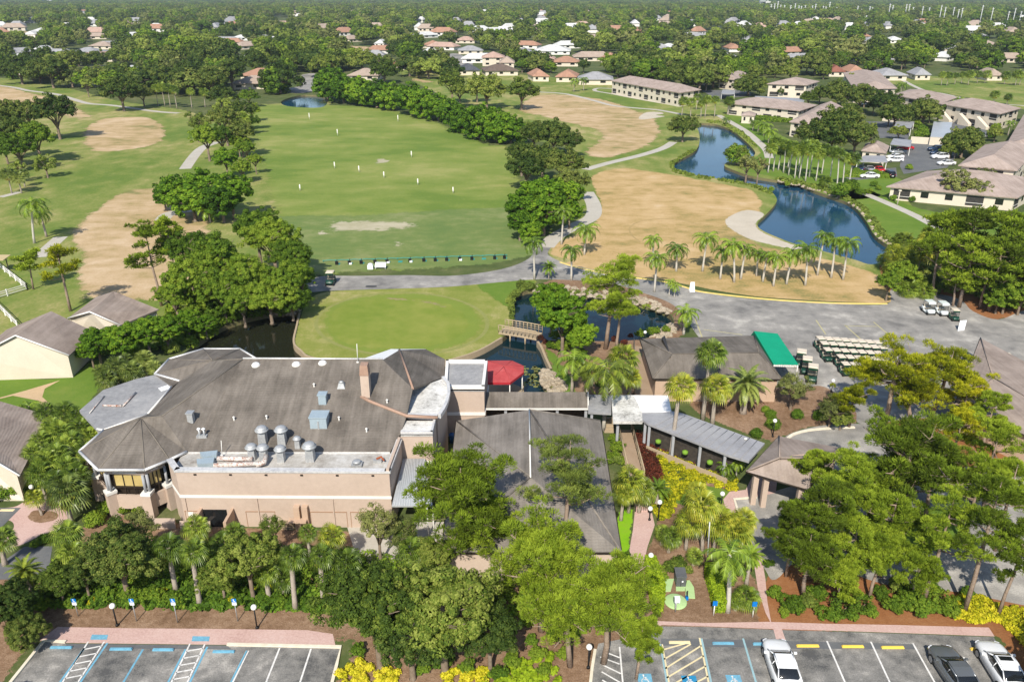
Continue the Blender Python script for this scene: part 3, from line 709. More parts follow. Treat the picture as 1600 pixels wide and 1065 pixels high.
# walls under the roofs
def wallring(mbx, pts, z0, z1, inset=0.0, closed=False):
    c = sum((Vector(p) for p in pts), Vector()) / len(pts)
    q = [Vector(p) + (c - Vector(p)).normalized() * inset for p in pts]
    n = len(q)
    for i in range(n if closed else n - 1):
        a, b = q[i], q[(i + 1) % n]
        mbx.slabw(a, b, z0, z1)
def slabw(s, a, b, z0, z1, t=.25):              # vertical wall from a to b
    A = Vector((a[0], a[1], 0)); B = Vector((b[0], b[1], 0)); d = (B - A).normalized(); n = Vector((-d.y, d.x, 0)) * t
    s.prism([(A.x, A.y), (B.x, B.y), (B.x + n.x, B.y + n.y), (A.x + n.x, A.y + n.y)], z0, z1)
MB.slabw = slabw
wl_ = MB()
FL = e(274, 735, 5.6); FR = e(608, 737, 5.6); FX = e(262, 718, 5.6); FB = e(626, 678, 6.2)
wl_.slabw(FL, FR, 0, 5.55); wl_.slabw(FR, FB, 0, 5.9); wl_.slabw(FX, FL, 0, 5.55)
# octagonal turret bodies set in under the eaves
def oct_body(mbx, loop, z1, inset):
    c = sum((Vector(p) for p in loop), Vector()) / len(loop)
    mbx.prism([tuple((Vector(p) + (c - Vector(p)).normalized() * inset).xy) for p in loop], 0, z1)
back2 = [e(*p) for p in t2]
bl = [e(281, 595), e(242, 584), e(264, 561), e(318, 545), e(375, 545)]
cY = RIDL.y + .4
poly_main = [tuple(p.xy) for p in (e(300, 705), e(606, 705))] + [(FB.x - .3, FB.y), (RIDR.x + 4, cY), (RIDL.x - 3, cY + 4), (P(270, 600, 3).x, P(270, 600, 3).y), tuple(P(246, 650, 3).xy)]
wl_.prism(poly_main, 0, 4.9)
oct_body(wl_, bl + [e(345, 580)], 4.9, .8)
E3b = [e(611, 546), e(665, 545), e(695, 561), e(695, 588), e(650, 606), e(600, 580)]
oct_body(wl_, E3b, 4.9, .6)
wl_.build('wall', M['peach'], club)
# ridge back wall closes the roof behind
mb = MB(); mb.prism([(RIDL.x, RIDL.y + .05), (RIDR.x, RIDR.y + .05), (RIDR.x, RIDR.y + .4), (RIDL.x, RIDL.y + .4)], 4.9, 8.75)
mb.build('wall', M['peach'], club)
# white band along the front wall, coping and kitchen flat roof
mb = MB()
L = (Vector(FR.xy) - Vector(FL.xy)).length; L2 = (Vector(FL.xy) - Vector(FX.xy)).length
LR = (Vector(FB.xy) - Vector(FR.xy)).length
mb.fbox(FL, FR, -.05, L + .06, 2.95, 3.2, 0, .06)
mb.fbox(FX, FL, .1, L2, 2.95, 3.2, 0, .06)
mb.build('wall_band', M['white'], club)
mb = MB()
mb.fbox(FL, FR, -.1, L + .12, 5.5, 5.68, -.45, .1); mb.fbox(FR, FB, 0, LR, 5.5, 5.68, -.4, .1); mb.fbox(FX, FL, 0, L2, 5.5, 5.68, -.4, .1)
mb.build('coping', M['greytrim'], club)
mb = MB(); mb.slab([e(272, 731, 5.0), e(608, 731, 5.0), e(614, 700, 5.0), e(290, 700, 5.0)], .2)
mb.build('flat_roof', M['flatdirty'], club, label='stained flat strip of roof behind the front parapet')
mb = MB(); mb.fbox(e(292, 705.5, 5.1), e(610, 705.5, 5.1), 0, (e(610, 705) - e(292, 705)).length, 5.0, 5.16, 0, .12)
mb.build('eave_flashing', M['greytrim'], club)
# wall details of the plain front: recessed panels
mb = MB()
def upx(x): return (Vector(P(x, 790, 0).xy) - Vector(FL.xy)).dot((Vector(FR.xy) - Vector(FL.xy)).normalized())
for a, b in ((404, 448), (500, 555), (560, 600), (313, 333)):
    mb = MB()
    mb.fbox(FL, FR, upx(a), upx(b), 1.55, 1.62, 0, .05); mb.fbox(FL, FR, upx(a), upx(a) + .05, .0, 1.55, 0, .03); mb.fbox(FL, FR, upx(b) - .05, upx(b), .0, 1.55, 0, .03)
    mb.build('panel_trim', M['brown'], club)
mb = MB(); mb.fbox(FL, FR, upx(341), upx(376), .0, 1.75, 0, .04); mb.build('service_door', M['darkglass'], club, label='dark recessed service entrance between splayed side walls')
mb = MB()
for a in (336, 383): mb = MB(); mb.fbox(FL, FR, upx(a), upx(a) + .25, 0, 1.9, 0, 2.0); mb.build('side_wall', M['tan'], club)
for k in range(6): mb = MB(); u_ = L * (k + .5) / 6; mb.fbox(FL, FR, u_, u_ + .22, 5.2, 5.32, 0, .08); mb.build('scupper', M['frame'], club)
for u_ in (.3, L * .36, L * .72): mb = MB(); mb.fbox(FL, FR, u_, u_ + .09, .1, 2.9, 0, .09); mb.build('downpipe', M['peach'], club)
mb = MB(); mb.fbox(FL, FR, upx(318), upx(326), 1.1, 1.5, 0, .06); mb.build('wall_plate', M['white'], club)
mb = MB()
for a in (478, 490): mb.fbox(FL, FR, upx(a), upx(a) + .5, 0, 2.3, 0, .45)
mb.fbox(FL, FR, upx(470), upx(497), 1.0, 1.15, .3, .9)
mb.build('service_cabinet', M['tan'], club)
# glazed front-left turret: facets with columns, fascia, windows, balcony walls
def inset_pt(p, c, d): p = Vector(p); return p + (Vector(c) - p).normalized() * d
cT = e(205, 690)
T = [inset_pt(e(*p), cT, .9) for p in t1[1:6]]
wl2 = MB(); 
core = [tuple(inset_pt(e(*p), cT, 1.5).xy) for p in t1[:6]]
wl2.prism(core, 0, 4.9); wl2.build('turret_core', M['frame'], club)
for i, (a, b) in enumerate(zip(T, T[1:])):
    fas, win, frm, wf = MB(), MB(), MB(), MB()
    l = (Vector(b.xy) - Vector(a.xy)).length
    fas.fbox(a, b, 0, l, 4.25, 5.05, -.25, .05)
    bw = MB(); bw.fbox(a, b, 0, l, .75, 2.1, -.2, .05); bw.build('balcony_wall', M['peach'], club)
    wf.fbox(a, b, .55, l - .65, 4.42, 4.98, .05, .1)
    ped = MB(); ped.fbox(a, b, l - .42, l + .35, 0, 2.35, -.35, .45); ped.build('pedestal', M['peach'], club)
    pc_ = MB(); pc_.fbox(a, b, l - .47, l + .4, 2.35, 2.6, -.4, .5); pc_.build('pedestal_cap', M['white'], club)
    t = (Vector(b.xy) - Vector(a.xy)).normalized()
    for u in (.12, l - .12):
        c = Vector((a.x + t.x * u, a.y + t.y * u, 0)); o = Vector((t.y, -t.x, 0)) * .12
        colm = MB(); colm.tube([c + o + Vector((0, 0, 2.5)), c + o + Vector((0, 0, 4.3))], .13, 8); colm.build('column', M['greycol'], club)
    n = 3; w = (l - .8) / n
    for k in range(n):
        win.fbox(a, b, .4 + k * w + .05, .4 + (k + 1) * w - .05, 2.95, 4.2, -.24, -.2)
        frm.fbox(a, b, .4 + k * w - .04, .4 + k * w + .04, 2.0, 4.25, -.26, -.15)
    frm.fbox(a, b, .5, l - .5, 2.75, 2.95, -.26, -.14)
    frm.fbox(a, b, .5, l - .5, 2.38, 2.42, -.02, .02)
    fas.build('fascia', M['peach'], club); win.build('window', M['goldglass'], club, label='amber glass panes of the octagonal front corner')
    frm.build('window_frame', M['frame'], club); wf.build('white_fascia_panel', M['white'], club)
# eave gutters round the left turrets
mb = MB()
for lp in (t1[1:7], t2[0:6]):
    mb = MB()
    for a, b in zip(lp, lp[1:]):
        A, B = e(*a), e(*b)
        mb.tube([A + Vector((0, 0, .0)), B + Vector((0, 0, .0))], .13, 6)
    mb.build('gutter', M['greytrim'], club)
# terrace roof on the left
mb = MB(); tr = [e(124, 641, 5.0), e(161, 609, 5.0), e(212, 592, 5.0), e(243, 585, 5.0), e(270, 603, 5.0), e(231, 648, 5.0), e(162, 673, 5.0), e(152, 671, 5.0)]
mb.slab(tr, .3); mb.build('terrace_roof', M['flatgrey'], club, label='flat grey octagonal membrane roof at the far left')
mb = MB(); oct_body(mb, tr, 4.7, .7); mb.build('wall', M['peach'], club)
mb = MB()
for a, b in zip(tr[3:7], tr[4:8]): mb.tube([a + Vector((0, 0, .08)), b + Vector((0, 0, .08))], .11, 6)
mb.build('roof_edge', M['white'], club)
mb = MB(); mb.tube([e(188, 632, 5.1), e(192, 634, 5.1), e(212, 613, 5.1)], .1, 6); mb.tube([e(161, 633, 5.1), e(190, 634, 5.1)], .1, 6)
mb.tube([e(140, 645, 5.1), e(163, 618, 5.1)], .05, 5); mb.build('roof_pipe', M['rust'], club)
mb = MB(); mb.slab([e(247, 606, 5.04), e(262, 601, 5.04), e(268, 606, 5.04), e(252, 611, 5.04)], .02); mb.build('roof_patch', M['brightwhite'], club)
# right flat roofs
A0 = [e(643, 608, 6.2), e(668, 600, 6.2), e(690, 592, 6.2), e(698, 602, 6.2), e(699, 616, 6.2), e(695, 632, 6.2), e(690, 642, 6.2), e(684, 651, 6.2), e(637, 649, 6.2)]
mb = MB(); mb.slab(A0, .25); mb.build('curved_flat_roof', M['flatwhite'], club, label='stained white flat roof with a curved edge')
mb = MB(); mb.prism([tuple(inset_pt(p, e(665, 625, 6.2), .12).xy) for p in A0], 0, 6.0); mb.build('curved_wall', M['peach'], club)
mb = MB()
for a, b in zip(A0[2:8], A0[3:9]): mb.slabw(a, b, 6.05, 6.5, .3)
mb.build('curved_coping', M['greytrim'], club)
B0 = [e(629, 657, 6.0), e(681, 657, 6.0), e(676, 678, 6.0), e(626, 678, 6.0)]
mb = MB(); mb.slab(B0, .25); mb.build('small_flat_roof', M['flatwhite'], club)
mb = MB(); mb.prism([tuple(p.xy) for p in B0], 0, 5.8); mb.build('wall', M['peach'], club)
mb = MB(); mb.slabw(B0[3], B0[2], 5.9, 6.25, .25); mb.slabw(B0[2], B0[1], 5.9, 6.25, .2); mb.build('coping', M['greytrim'], club)
lb = (B0[2] - B0[3]).length
mb = MB(); mb.fbox(B0[3], B0[2], 0, lb, 3.0, 3.25, 0, .06); mb.build('wall_band', M['white'], club)
mb = MB(); [mb.fbox(B0[3], B0[2], 1.0, 1.75, 4.0 + k * .22, 4.12 + k * .22, 0, .03) for k in range(3)]; mb.build('vent_grille', M['frame'], club)
C0 = [e(694, 608, 5.5), e(757, 608, 5.5), e(762, 566, 5.5), e(697, 566, 5.5)]
mb = MB(); mb.slab(C0, .25); mb.build('back_flat_roof', M['flatgrey'], club)
mb = MB(); mb.prism([tuple(inset_pt(p, e(728, 590, 5.5), .05).xy) for p in C0], 0, 5.3); mb.build('wall', M['peach'], club)
mb = MB()
for a, b in zip(C0, C0[1:] + C0[:1]): mb.slabw(a, b, 5.35, 5.85, .3)
mb.build('coping', M['white'], club)
lc = (C0[1] - C0[0]).length
mb = MB(); mb.fbox(C0[0], C0[1], 0, lc, 2.55, 2.9, 0, .06); mb.fbox(C0[1], C0[2], 0, 6, 2.55, 2.9, 0, .06); mb.build('wall_band', M['white'], club)
# chimney and its flashing curb
cb = RP(572, 621)
def upY(px, py, Y): return atY(px, py, Y)[0]
mb = MB(); ct = upY(574, 586, cb.y).z
mb.box((cb.x, cb.y + .35, (cb.z - 1 + ct) / 2), (.78, .9, ct - cb.z + 1)); ch = mb.build('chimney', M['peach'], club)
mb = MB(); mb.box((cb.x, cb.y + .35, ct + .06), (.86, 1.0, .1)); mb.box((cb.x, cb.y + .35, ct + .55), (.84, 1.0, .9), taper=.82)
mb.build('chimney_cap', M['copper'], ch)
mb = MB()
q = [RP(564, 621), RP(580, 629), RP(636, 651)]
mb.tube([p + Vector((0, 0, .1)) for p in q] + [e(684, 652, 6.45)], .16, 6); mb.build('curb_flashing', M['copper'], club)
# side canopy with ribbed metal roof
cq = [e(612, 790, 3.0), e(676, 790, 3.0), e(664, 716, 3.6), e(630, 716, 3.6)]
mb = MB(); mb.slab(cq, .12)
for k in range(1, 16):
    t = k / 16; a = cq[0].lerp(cq[1], t); b = cq[3].lerp(cq[2], t); mb.tube([a + Vector((0, 0, .02)), b + Vector((0, 0, .02))], .025, 4)
mb.build('side_canopy_roof', M['metalroof'], club, label='ribbed grey metal canopy roof over the service court')
for x, y in ((667, 792), (676, 792)):
    t = e(x, y, 3.0); mb = MB(); mb.tube([(t.x, t.y + .1, 0), (t.x, t.y + .1, 2.95)], .07, 6); mb.build('canopy_post', M['white'], club)
# ---- rooftop equipment: things of their own standing on the roof
def roof_fan(px, py, s, base, label, stretch_=0.0):
    b = base; t = thing('exhaust_fan', label, 'exhaust fan', b, group='mushroom exhaust fans on the clubhouse roof')
    mb = MB(); mb.box((b.x, b.y, b.z + .55 * s), (.75 * s, .75 * s, 1.5 * s), taper=.85); mb.build('duct_base', M['galv'], t)
    mb = MB(); mb.lathe((b.x, b.y, b.z + 1.3 * s), [(.35 * s, 0), (.62 * s, .06 * s), (.64 * s, .16 * s), (.5 * s, .22 * s), (.52 * s, .3 * s), (.42 * s, .42 * s), (.2 * s, .5 * s), (.02, .52 * s)], 14)
    mb.build('fan_dome', M['galv'], t); return t
FANG = ['tall grey mushroom exhaust fan, back left of the roof cluster', 'tall grey mushroom exhaust fan, back right of the roof cluster', 'rusty grey exhaust fan at the left end of the front row', 'squat exhaust fan on rust streaked base, second in the front row', 'exhaust fan with rust streaks directly before the back right one', 'small slim exhaust fan standing alone on the shingles', 'wide low domed exhaust fan at the right end of the front row']
for (x, y, s, fl), lb_ in zip(((411.6, 692, .95, 0), (441.6, 692, .95, 0), (395, 717, .85, 1), (413, 718, .85, 1), (440, 720, .85, 1), (465.5, 698, .6, 0), (485.5, 719, 1.0, 1)), FANG):
    roof_fan(x, y, s, e(x, y, 5.0) if fl else RP(x, y), lb_)
def rbox(name, cat, label, px, py, w, d, h, m, detail=True):
    b = RP(px, py); b.z += .75 if px < 310 else 0; t = thing(name, label, cat, b)
    mb = MB(); mb.box((b.x, b.y + d / 2, b.z + h / 2 - .1), (w, d, h + .4)); mb.build('housing', m, t)
    mb = MB(); mb.box((b.x, b.y + d / 2, b.z + h + .14), (w + .14, d + .14, .1)); mb.build('lid', m, t)
    if detail: 
        mb = MB(); mb.box((b.x, b.y - .03, b.z + h * .4), (w * .08, .06, h * .8)); mb.build('seam_cover', M['galv'], t)
    return t
rbox('air_handler', 'air handler', 'square pale blue rooftop unit in the middle of the shingle roof', 498, 670, 1.5, 1.3, 1.0, M['bluemetal'])
rbox('air_handler', 'air handler', 'narrow pale blue rooftop hood above the square unit', 504, 633, .7, .7, .9, M['bluemetal'], False)
rbox('roof_vent', 'roof vent', 'small round topped vent near the left end of the roof', 299, 668, .5, .5, .55, M['galv'], False)
for k, (x, y) in enumerate(((534, 604),)):
    b = RP(x, y); t = thing('roof_vent', 'small flared metal vent left of the chimney', 'roof vent', b)
    mb = MB(); mb.box((b.x, b.y, b.z + .2), (.75, .75, .5), taper=.6); mb.build('housing', M['galv'], t)
    mb = MB(); mb.lathe((b.x, b.y, b.z + .45), [(.2, 0), (.24, .1), (.02, .2)], 10); mb.build('cap', M['galv'], t)
for (x, y), lb_ in zip(((400, 571), (463, 570), (504, 568)), ('leftmost white dome skylight by the clubhouse ridge', 'middle white dome skylight by the clubhouse ridge', 'white dome skylight by the ridge nearest the chimney')):
    b = RP(x, y); t = thing('skylight', lb_, 'skylight', b)
    mb = MB(); mb.lathe(b, [(.42, -.1), (.42, .12), (.38, .14)], 16); mb.build('curb', M['white'], t)
    mb = MB(); mb.lathe(b, [(.38, .13), (.32, .24), (.18, .32), (.02, .35)], 16); mb.build('dome', M['globe'], t)
b = RP(316, 682); t = thing('flue_pipes', 'pair of short metal flue pipes on a curb near the front eave', 'flue pipes', b)
mb = MB(); mb.box((b.x, b.y, b.z + .05), (.9, .4, .25)); mb.build('curb', M['galv'], t)
for dx in (-.2, .22):
    mb = MB(); mb.tube([(b.x + dx, b.y, b.z), (b.x + dx, b.y, b.z + .75)], .1, 8); pp = mb.build('pipe', M['galv'], t)
    mb = MB(); mb.lathe((b.x + dx, b.y, b.z + .75), [(.17, 0), (.17, .08), (.02, .18)], 10); mb.build('cap', M['globe'], pp)
for x, y, lb_ in ((366, 584 + 73, 'small white vent pipe low on the left of the roof'), (491, 605, 'small white vent pipe left of the blue hood'), (530, 657, 'small white vent pipe right of the square unit'), (605, 630, 'small round white vent pipe right of the chimney'), (573, 675, 'squat white vent pipe low on the right of the roof'), (417, 655, 'small white vent pipe above the tall fans')):
    b = RP(x, y); t = MB(); t.tube([(b.x, b.y, b.z - .1), (b.x, b.y, b.z + .35)], .07, 8); t.lathe((b.x, b.y, b.z + .3), [(.11, 0), (.11, .1), (.02, .16)], 8)
    tag(t.build('vent_pipe', M['white']), lb_, 'vent pipe', 'small vent pipes on the clubhouse roof')
b = e(360, 716, 5.0); t = thing('air_duct', 'pale blue and rust streaked ducts lying on the flat kitchen roof', 'duct', b)
mb = MB(); mb.prism([tuple(e(*p, 5.1).xy) for p in ((313, 712), (341, 709), (339, 716), (318, 719))], 5.05, 5.5); mb.prism([tuple(e(*p, 5.1).xy) for p in ((308, 722), (336, 719), (334, 728), (309, 730))], 5.05, 5.45); mb.build('plenum', M['bluemetal'], t)
for a, bb in (((340, 716), (395, 717)), ((334, 727), (408, 724))):
    A, B = e(*a, 5.3), e(*bb, 5.3); mb = MB(); mb.tube([A, B], .22, 8); mb.build('duct_run', M['rust'], t)
mb = MB(); mb.tube([e(400, 727, 5.3), e(412, 723, 5.4), e(416, 712, 5.6)], .24, 8); mb.build('duct_elbow', M['rust'], t)
b = e(558, 727, 5.0); t = thing('roof_vent', 'low round vent at the right end of the flat roof', 'roof vent', b)
mb = MB(); mb.box((b.x, b.y, b.z + .12), (.9, .7, .25)); mb.build('curb', M['galv'], t); mb = MB(); mb.lathe((b.x, b.y, b.z + .25), [(.34, 0), (.34, .22), (.26, .26), (.02, .28)], 14); mb.build('cap', M['galv'], t)
b = e(594, 722, 5.0); t = thing('roof_fitting', 'rusty orange bracket beside the right parapet corner', 'bracket', b)
mb = MB(); mb.box((b.x - .2, b.y, b.z + .15), (.7, .35, .3)); mb.build('base', M['galv'], t); mb = MB(); mb.tube([(b.x - .3, b.y, b.z + .35), (b.x + .1, b.y + .1, b.z + .5), (b.x + .4, b.y - .2, b.z + .3)], .09, 6); mb.build('arm', mat('orange_rust', [(.3, .08, .03)], rough=.8), t)
for x, y0, y1, lb_ in ((559, 567, 537, 'thin white antenna mast on the clubhouse ridge'), (347, 712, 688, 'thin antenna rod at the front parapet')):
    b = RP(x, y0) if y0 < 600 else e(x, y0, 5.1)
    t = MB(); t.tube([b, upY(x - 1.5, y1, b.y)], .035, 5); t.box((b.x, b.y, b.z + .05), (.2, .2, .2)); tag(t.build('antenna', M['white']), lb_, 'antenna')

# ------------------------------------------------------------------ centre building (hip roof)
def hip_house(name, label, eaves, ridge, roofm, wallm, t=.18, inset=.5, group=None, cat='building', walls=True):
    """eaves: four points A B (front) C D (back); ridge: two points"""
    A, B, C, D = [Vector(p) for p in eaves]; R1, R2 = [Vector(p) for p in ridge]
    o = thing(name, label, cat, ((A + C) / 2).xy.to_3d(), group=group)
    mb = MB(); mb.slab([A, B, R2, R1], t); mb.slab([C, D, R1, R2], t); mb.slab([D, A, R1], t); mb.slab([B, C, R2], t)
    mb.build('roof', roofm, o)
    mb = MB()
    for p, q in ((R1, R2), (R1, A), (R1, D), (R2, B), (R2, C)): mb.tube([p + Vector((0, 0, .03)), q + Vector((0, 0, .03))], .08, 5)
    mb.build('ridge_cap', roofm, o)
    c = (A + B + C + D) / 4
    if walls:
        mb = MB(); mb.prism([tuple(inset_pt(p, c, inset).xy) for p in (A, B, C, D)], 0, min(A.z, C.z) - .12)
        mb.build('wall', wallm, o)
    mb = MB()
    for p, q in ((A, B), (B, C), (D, A)): mb.tube([p - Vector((0, 0, t / 2)), q - Vector((0, 0, t / 2))], .09, 5)
    mb.build('gutter', M['frame'], o)
    return o
mid = hip_house('dining_hall', 'low building with weathered grey hip roof half hidden by pines', (e(690, 862, 3.2), e(971, 862, 3.2), e(938, 657, 3.2), e(713, 657, 3.2)), (e(829, 745, 5.8), e(827, 640, 5.6)), M['roof2'], M['peach'])
# gabled clerestory near its front
g0, g1 = e(800, 786, 4.0), e(862, 786, 4.0)
mb = MB(); mb.prism([(g0.x, g0.y), (g1.x, g1.y), (g1.x, g1.y + 3), (g0.x, g0.y + 3)], 3.6, 4.75); mb.build('clerestory_wall', M['peach'], mid)
mb = MB(); h = Vector((0, 0, .8)); mb.slab([g0 + h + Vector((-.3, -.2, 0)), g1 + h + Vector((.3, -.2, 0)), g1 + h + Vector((.3, 3, .5)), g0 + h + Vector((-.3, 3, .5))], .15); mb.build('clerestory_roof', M['roof2'], mid)
# ------------------------------------------------------------------ pro shop with green awning
pro = hip_house('pro_shop', 'low shop with brown hip roof behind the palms and green awning', (e(1020, 591, 3.0), e(1222, 592, 3.0), e(1178, 524, 3.0), e(1000, 529, 3.0)), (e(1050, 553, 4.7), e(1186, 551, 4.7)), M['roof'], M['tan'])
mb = MB(); p0 = e(1036, 527, 3.6); mb.slab([e(1034, 527, 3.9), e(1039, 524, 3.9), e(1048, 558, 4.6)], .5); mb.build('roof_notch', M['frame'], pro, label='dark triangular notch in the hip roof')
aw = [e(1178, 517, 3.3), e(1215, 521, 3.0), e(1248, 570, 3.0), e(1209, 569, 3.3)]
t = thing('awning', 'bright green canvas awning beside the shop roof and golf carts', 'awning', aw[3].xy.to_3d())
mb = MB(); mb.slab(aw, .05); mb.build('canvas', M['greencanvas'], t)
mb = MB(); d = Vector((0, 0, -.75)); mb.slab([aw[0], aw[3], aw[3] + d + Vector((-.4, 0, 0)), aw[0] + d + Vector((-.4, 0, 0))], .04)
mb.build('side_flap', M['darkgreen'], t)
mb = MB()
for k in range(14):
    a = aw[3].lerp(aw[2], k / 14); b = aw[3].lerp(aw[2], (k + .85) / 14)
    mb.poly([a, b, b + Vector((0, 0, -.28)), a + Vector((0, 0, -.28))])
mb.build('valance', M['white'], t)
for p in aw[1:3] + [aw[1].lerp(aw[2], .5)]:
    mb = MB(); mb.tube([(p.x - .1, p.y, 0), (p.x - .1, p.y, p.z - .05)], .05, 6); mb.build('post', M['white'], t)
# ------------------------------------------------------------------ covered walks
wk = thing('covered_walkway', 'covered walkway with dark gabled shingle roof between clubhouse and palms', 'walkway', P(840, 655))
a, b, c_, d_ = e(757, 637, 3.0), e(919, 637, 3.0), e(919, 612, 4.0), e(757, 612, 4.0)
mb = MB(); mb.slab([a, b, c_, d_], .12); dd = c_ - b; mb.slab([d_, c_, c_ + Vector((0, dd.y, -1.0)), d_ + Vector((0, dd.y, -1.0))], .12); mb.build('roof', M['roof'], wk)
mb = MB(); mb.slabw(a + Vector((0, -.05, 0)), b + Vector((0, -.05, 0)), 2.78, 2.98, .1); mb.tube([b, c_], .07, 5); mb.build('fascia', M['white'], wk)
for x in (790, 830, 871, 916):
    p = e(x, 638, 2.9); mb = MB(); mb.box((p.x, p.y + .3, 1.45), (.28, .28, 2.9)); mb.build('post', M['greycol'], wk)
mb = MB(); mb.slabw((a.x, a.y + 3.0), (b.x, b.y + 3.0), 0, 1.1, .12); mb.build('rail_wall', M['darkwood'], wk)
mb = MB(); mb.prism([(a.x, a.y), (b.x, b.y), (b.x, b.y + 3.2), (a.x, a.y + 3.2)], 0, .12); mb.build('walk_floor', M['deck'], wk)
mb = MB(); p = e(893, 645, 2.2); mb.lathe((p.x, p.y + 1, 2.0), [(.05, 0), (.35, .2), (.3, .45), (.05, .5)], 9); tag(mb.build('hanging_basket', mat('yellow_basket_leaves', [(.5, .45, .02)], rough=.8)), 'yellow green hanging basket in the dark gabled walkway', 'hanging basket', 'hanging baskets under the covered walks')
fw = thing('flat_walkway', 'flat stained white roofed walkway piece joining the two covered walks', 'walkway', P(980, 665))
mb = MB(); mb.slab([e(919, 643, 3.2), e(955, 645, 3.2), e(955, 617, 3.2), e(919, 616, 3.2)], .25); mb.build('grey_roof', M['flatgrey'], fw)
mb = MB(); mb.slab([e(958, 658, 3.3), e(1004, 658, 3.3), e(1003, 642, 3.3), e(990, 617, 3.3), e(955, 617, 3.3)], .3); mb.build('stained_roof', M['flatwhite'], fw)
mb = MB(); mb.slab([e(1003, 643, 3.34), e(1049, 642, 3.34), e(1044, 617.5, 3.34), e(990, 617, 3.34)], .3); mb.build('white_roof', M['brightwhite'], fw)
mb = MB(); mb.lathe(e(968, 634, 3.31), [(.95, 0), (.9, .06), (.4, .1), (.02, .1)], 12); mb.build('leaf_litter', M['mulch'], fw)
for x, y in ((966, 658), (1009, 660), (925, 645)):
    p = e(x, y, 3.0); mb = MB(); mb.box((p.x, p.y + .2, 1.5), (.25, .25, 3.0)); mb.build('post', M['greycol'], fw)
dw = thing('metal_walkway', 'long diagonal walkway under grey metal panel roof beside red leaved hedge', 'walkway', P(1090, 700))
q = [e(1003, 655, 3.25), e(1012, 661, 3.25), e(1140, 711, 3.25), e(1170, 720, 3.25), e(1195, 692, 3.25), e(1066, 645, 3.25), e(1048, 641.5, 3.25), e(1003, 643, 3.25)]
mb = MB(); mb.slab(q, .22)
A, B, C, D = e(1012, 661, 3.25), e(1170, 722, 3.25), e(1195, 692, 3.25), e(1050, 642, 3.25)
mb.build('roof', M['greymetalroof'], dw)
mb = MB()
for k in range(1, 13):
    t = k / 13; mb.tube([A.lerp(B, t) + Vector((0, 0, .03)), D.lerp(C, t) + Vector((0, 0, .0))], .04, 4)
mb.build('roof_seams', mat('dark_seam', [(.25, .25, .26)], rough=.6), dw)
for k in (.02, .33, .66, .95):
    p = A.lerp(e(1140, 711, 3.25), k); mb = MB(); mb.box((p.x + .1, p.y + .3, 1.5), (.24, .24, 3.0)); mb.build('post', M['greycol'], dw)
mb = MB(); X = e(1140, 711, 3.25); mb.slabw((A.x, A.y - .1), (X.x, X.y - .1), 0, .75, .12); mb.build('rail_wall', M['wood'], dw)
mb = MB(); mb.slabw((A.x + .3, A.y + .9), (X.x + .6, X.y + .7), 0, 2.95, .12); mb.build('shade_panel', M['darkwood'], dw)  # added dark panel standing in for the shade under the walkway roof
for k, lb_ in ((.16, 'green hanging basket nearest the tall palm under the metal roof'), (.5, 'middle green hanging basket under the metal roof'), (.8, 'green hanging basket nearest the entrance under the metal roof')):
    p = A.lerp(X, k); mb = MB(); mb.lathe((p.x, p.y + .25, 1.35), [(.05, 0), (.3, .15), (.28, .4), (.05, .5)], 9)
    tag(mb.build('hanging_basket', mat('basket_leaves', [(.16, .3, .03)], rough=.8)), lb_, 'hanging basket', 'hanging baskets under the covered walks')
mb = MB(); mb.lathe(e(1165, 686, 3.3), [(.16, 0), (.16, .12), (.02, .16)], 8); tag(mb.build('vent_pipe', M['white']), 'small white vent on the diagonal metal roof', 'vent pipe')
# porte cochere
pc = hip_house('entrance_canopy', 'brown shingled drive-through entrance canopy at the end of the walkway', (e(1166, 736, 3.4), e(1262, 764, 3.4), e(1318, 700, 3.4), e(1217, 681, 3.4)), (e(1218, 715, 4.9), e(1272, 716, 4.9)), M['houseroof'], M['peach'], walls=False)
mb = MB(); gq = [e(1226, 712, 4.6), e(1257, 709, 4.6), e(1258, 722, 4.1), e(1233, 715, 4.2)]; mb.slab(gq, .3); mb.build('gable_face', M['peach'], pc)
for x, y in ((1180, 742), (1196, 746), (1250, 762), (1300, 712), (1224, 690)):
    p = e(x, y, 3.2); mb = MB(); mb.box((p.x + .2, p.y + .3, 1.6), (.45, .45, 3.2)); mb.build('column', M['peach'], pc)
# ramps, boardwalk, steps
def deck(name, label, pts, z0, z1, m=None, rail=None):
    o = thing(name, label, 'boardwalk', P(*pts[0]).xy.to_3d())
    Q = [P(x, y, h) for x, y, h in pts]
    mb = MB(); mb.slab(Q, .2); mb.build('deck_surface', m or M['deck'], o)
    for i, (a, b) in enumerate(rail or ()):
        A, B = Q[a], Q[b]; mb = MB(); n = max(2, int((B - A).length / 1.6))
        for k in range(n + 1):
            p = A.lerp(B, k / n); mb.tube([p, p + Vector((0, 0, 1.0))], .05, 4)
        for hh in (.35, .68, 1.0): mb.tube([A + Vector((0, 0, hh)), B + Vector((0, 0, hh))], .06 if hh == 1.0 else .03, 4)
        mb.build('railing', M['wood'], o)
    return o
deck('ramp', 'tan timber ramp running down beside the dark red hedge strip', [(965, 671, .5), (986, 671, .5), (1006, 748, .3), (1014, 780, .1), (998, 782, .1), (980, 740, .3)], 0, .5, rail=((0, 5), (1, 2)))
deck('boardwalk', 'brown boardwalk leading from the white flat roof to the pond', [(992, 617, .4), (1036, 617, .4), (1031, 601, .4), (1017, 600, .4), (1003, 541, .4), (990, 540, .4)], 0, .5, rail=((3, 4), (5, 0)))
st = thing('garden_steps', 'brick garden steps between palms at the top of the brick walk', 'steps', P(1003, 798))
mb = MB(); A = P(993, 799); B = P(1013, 799)
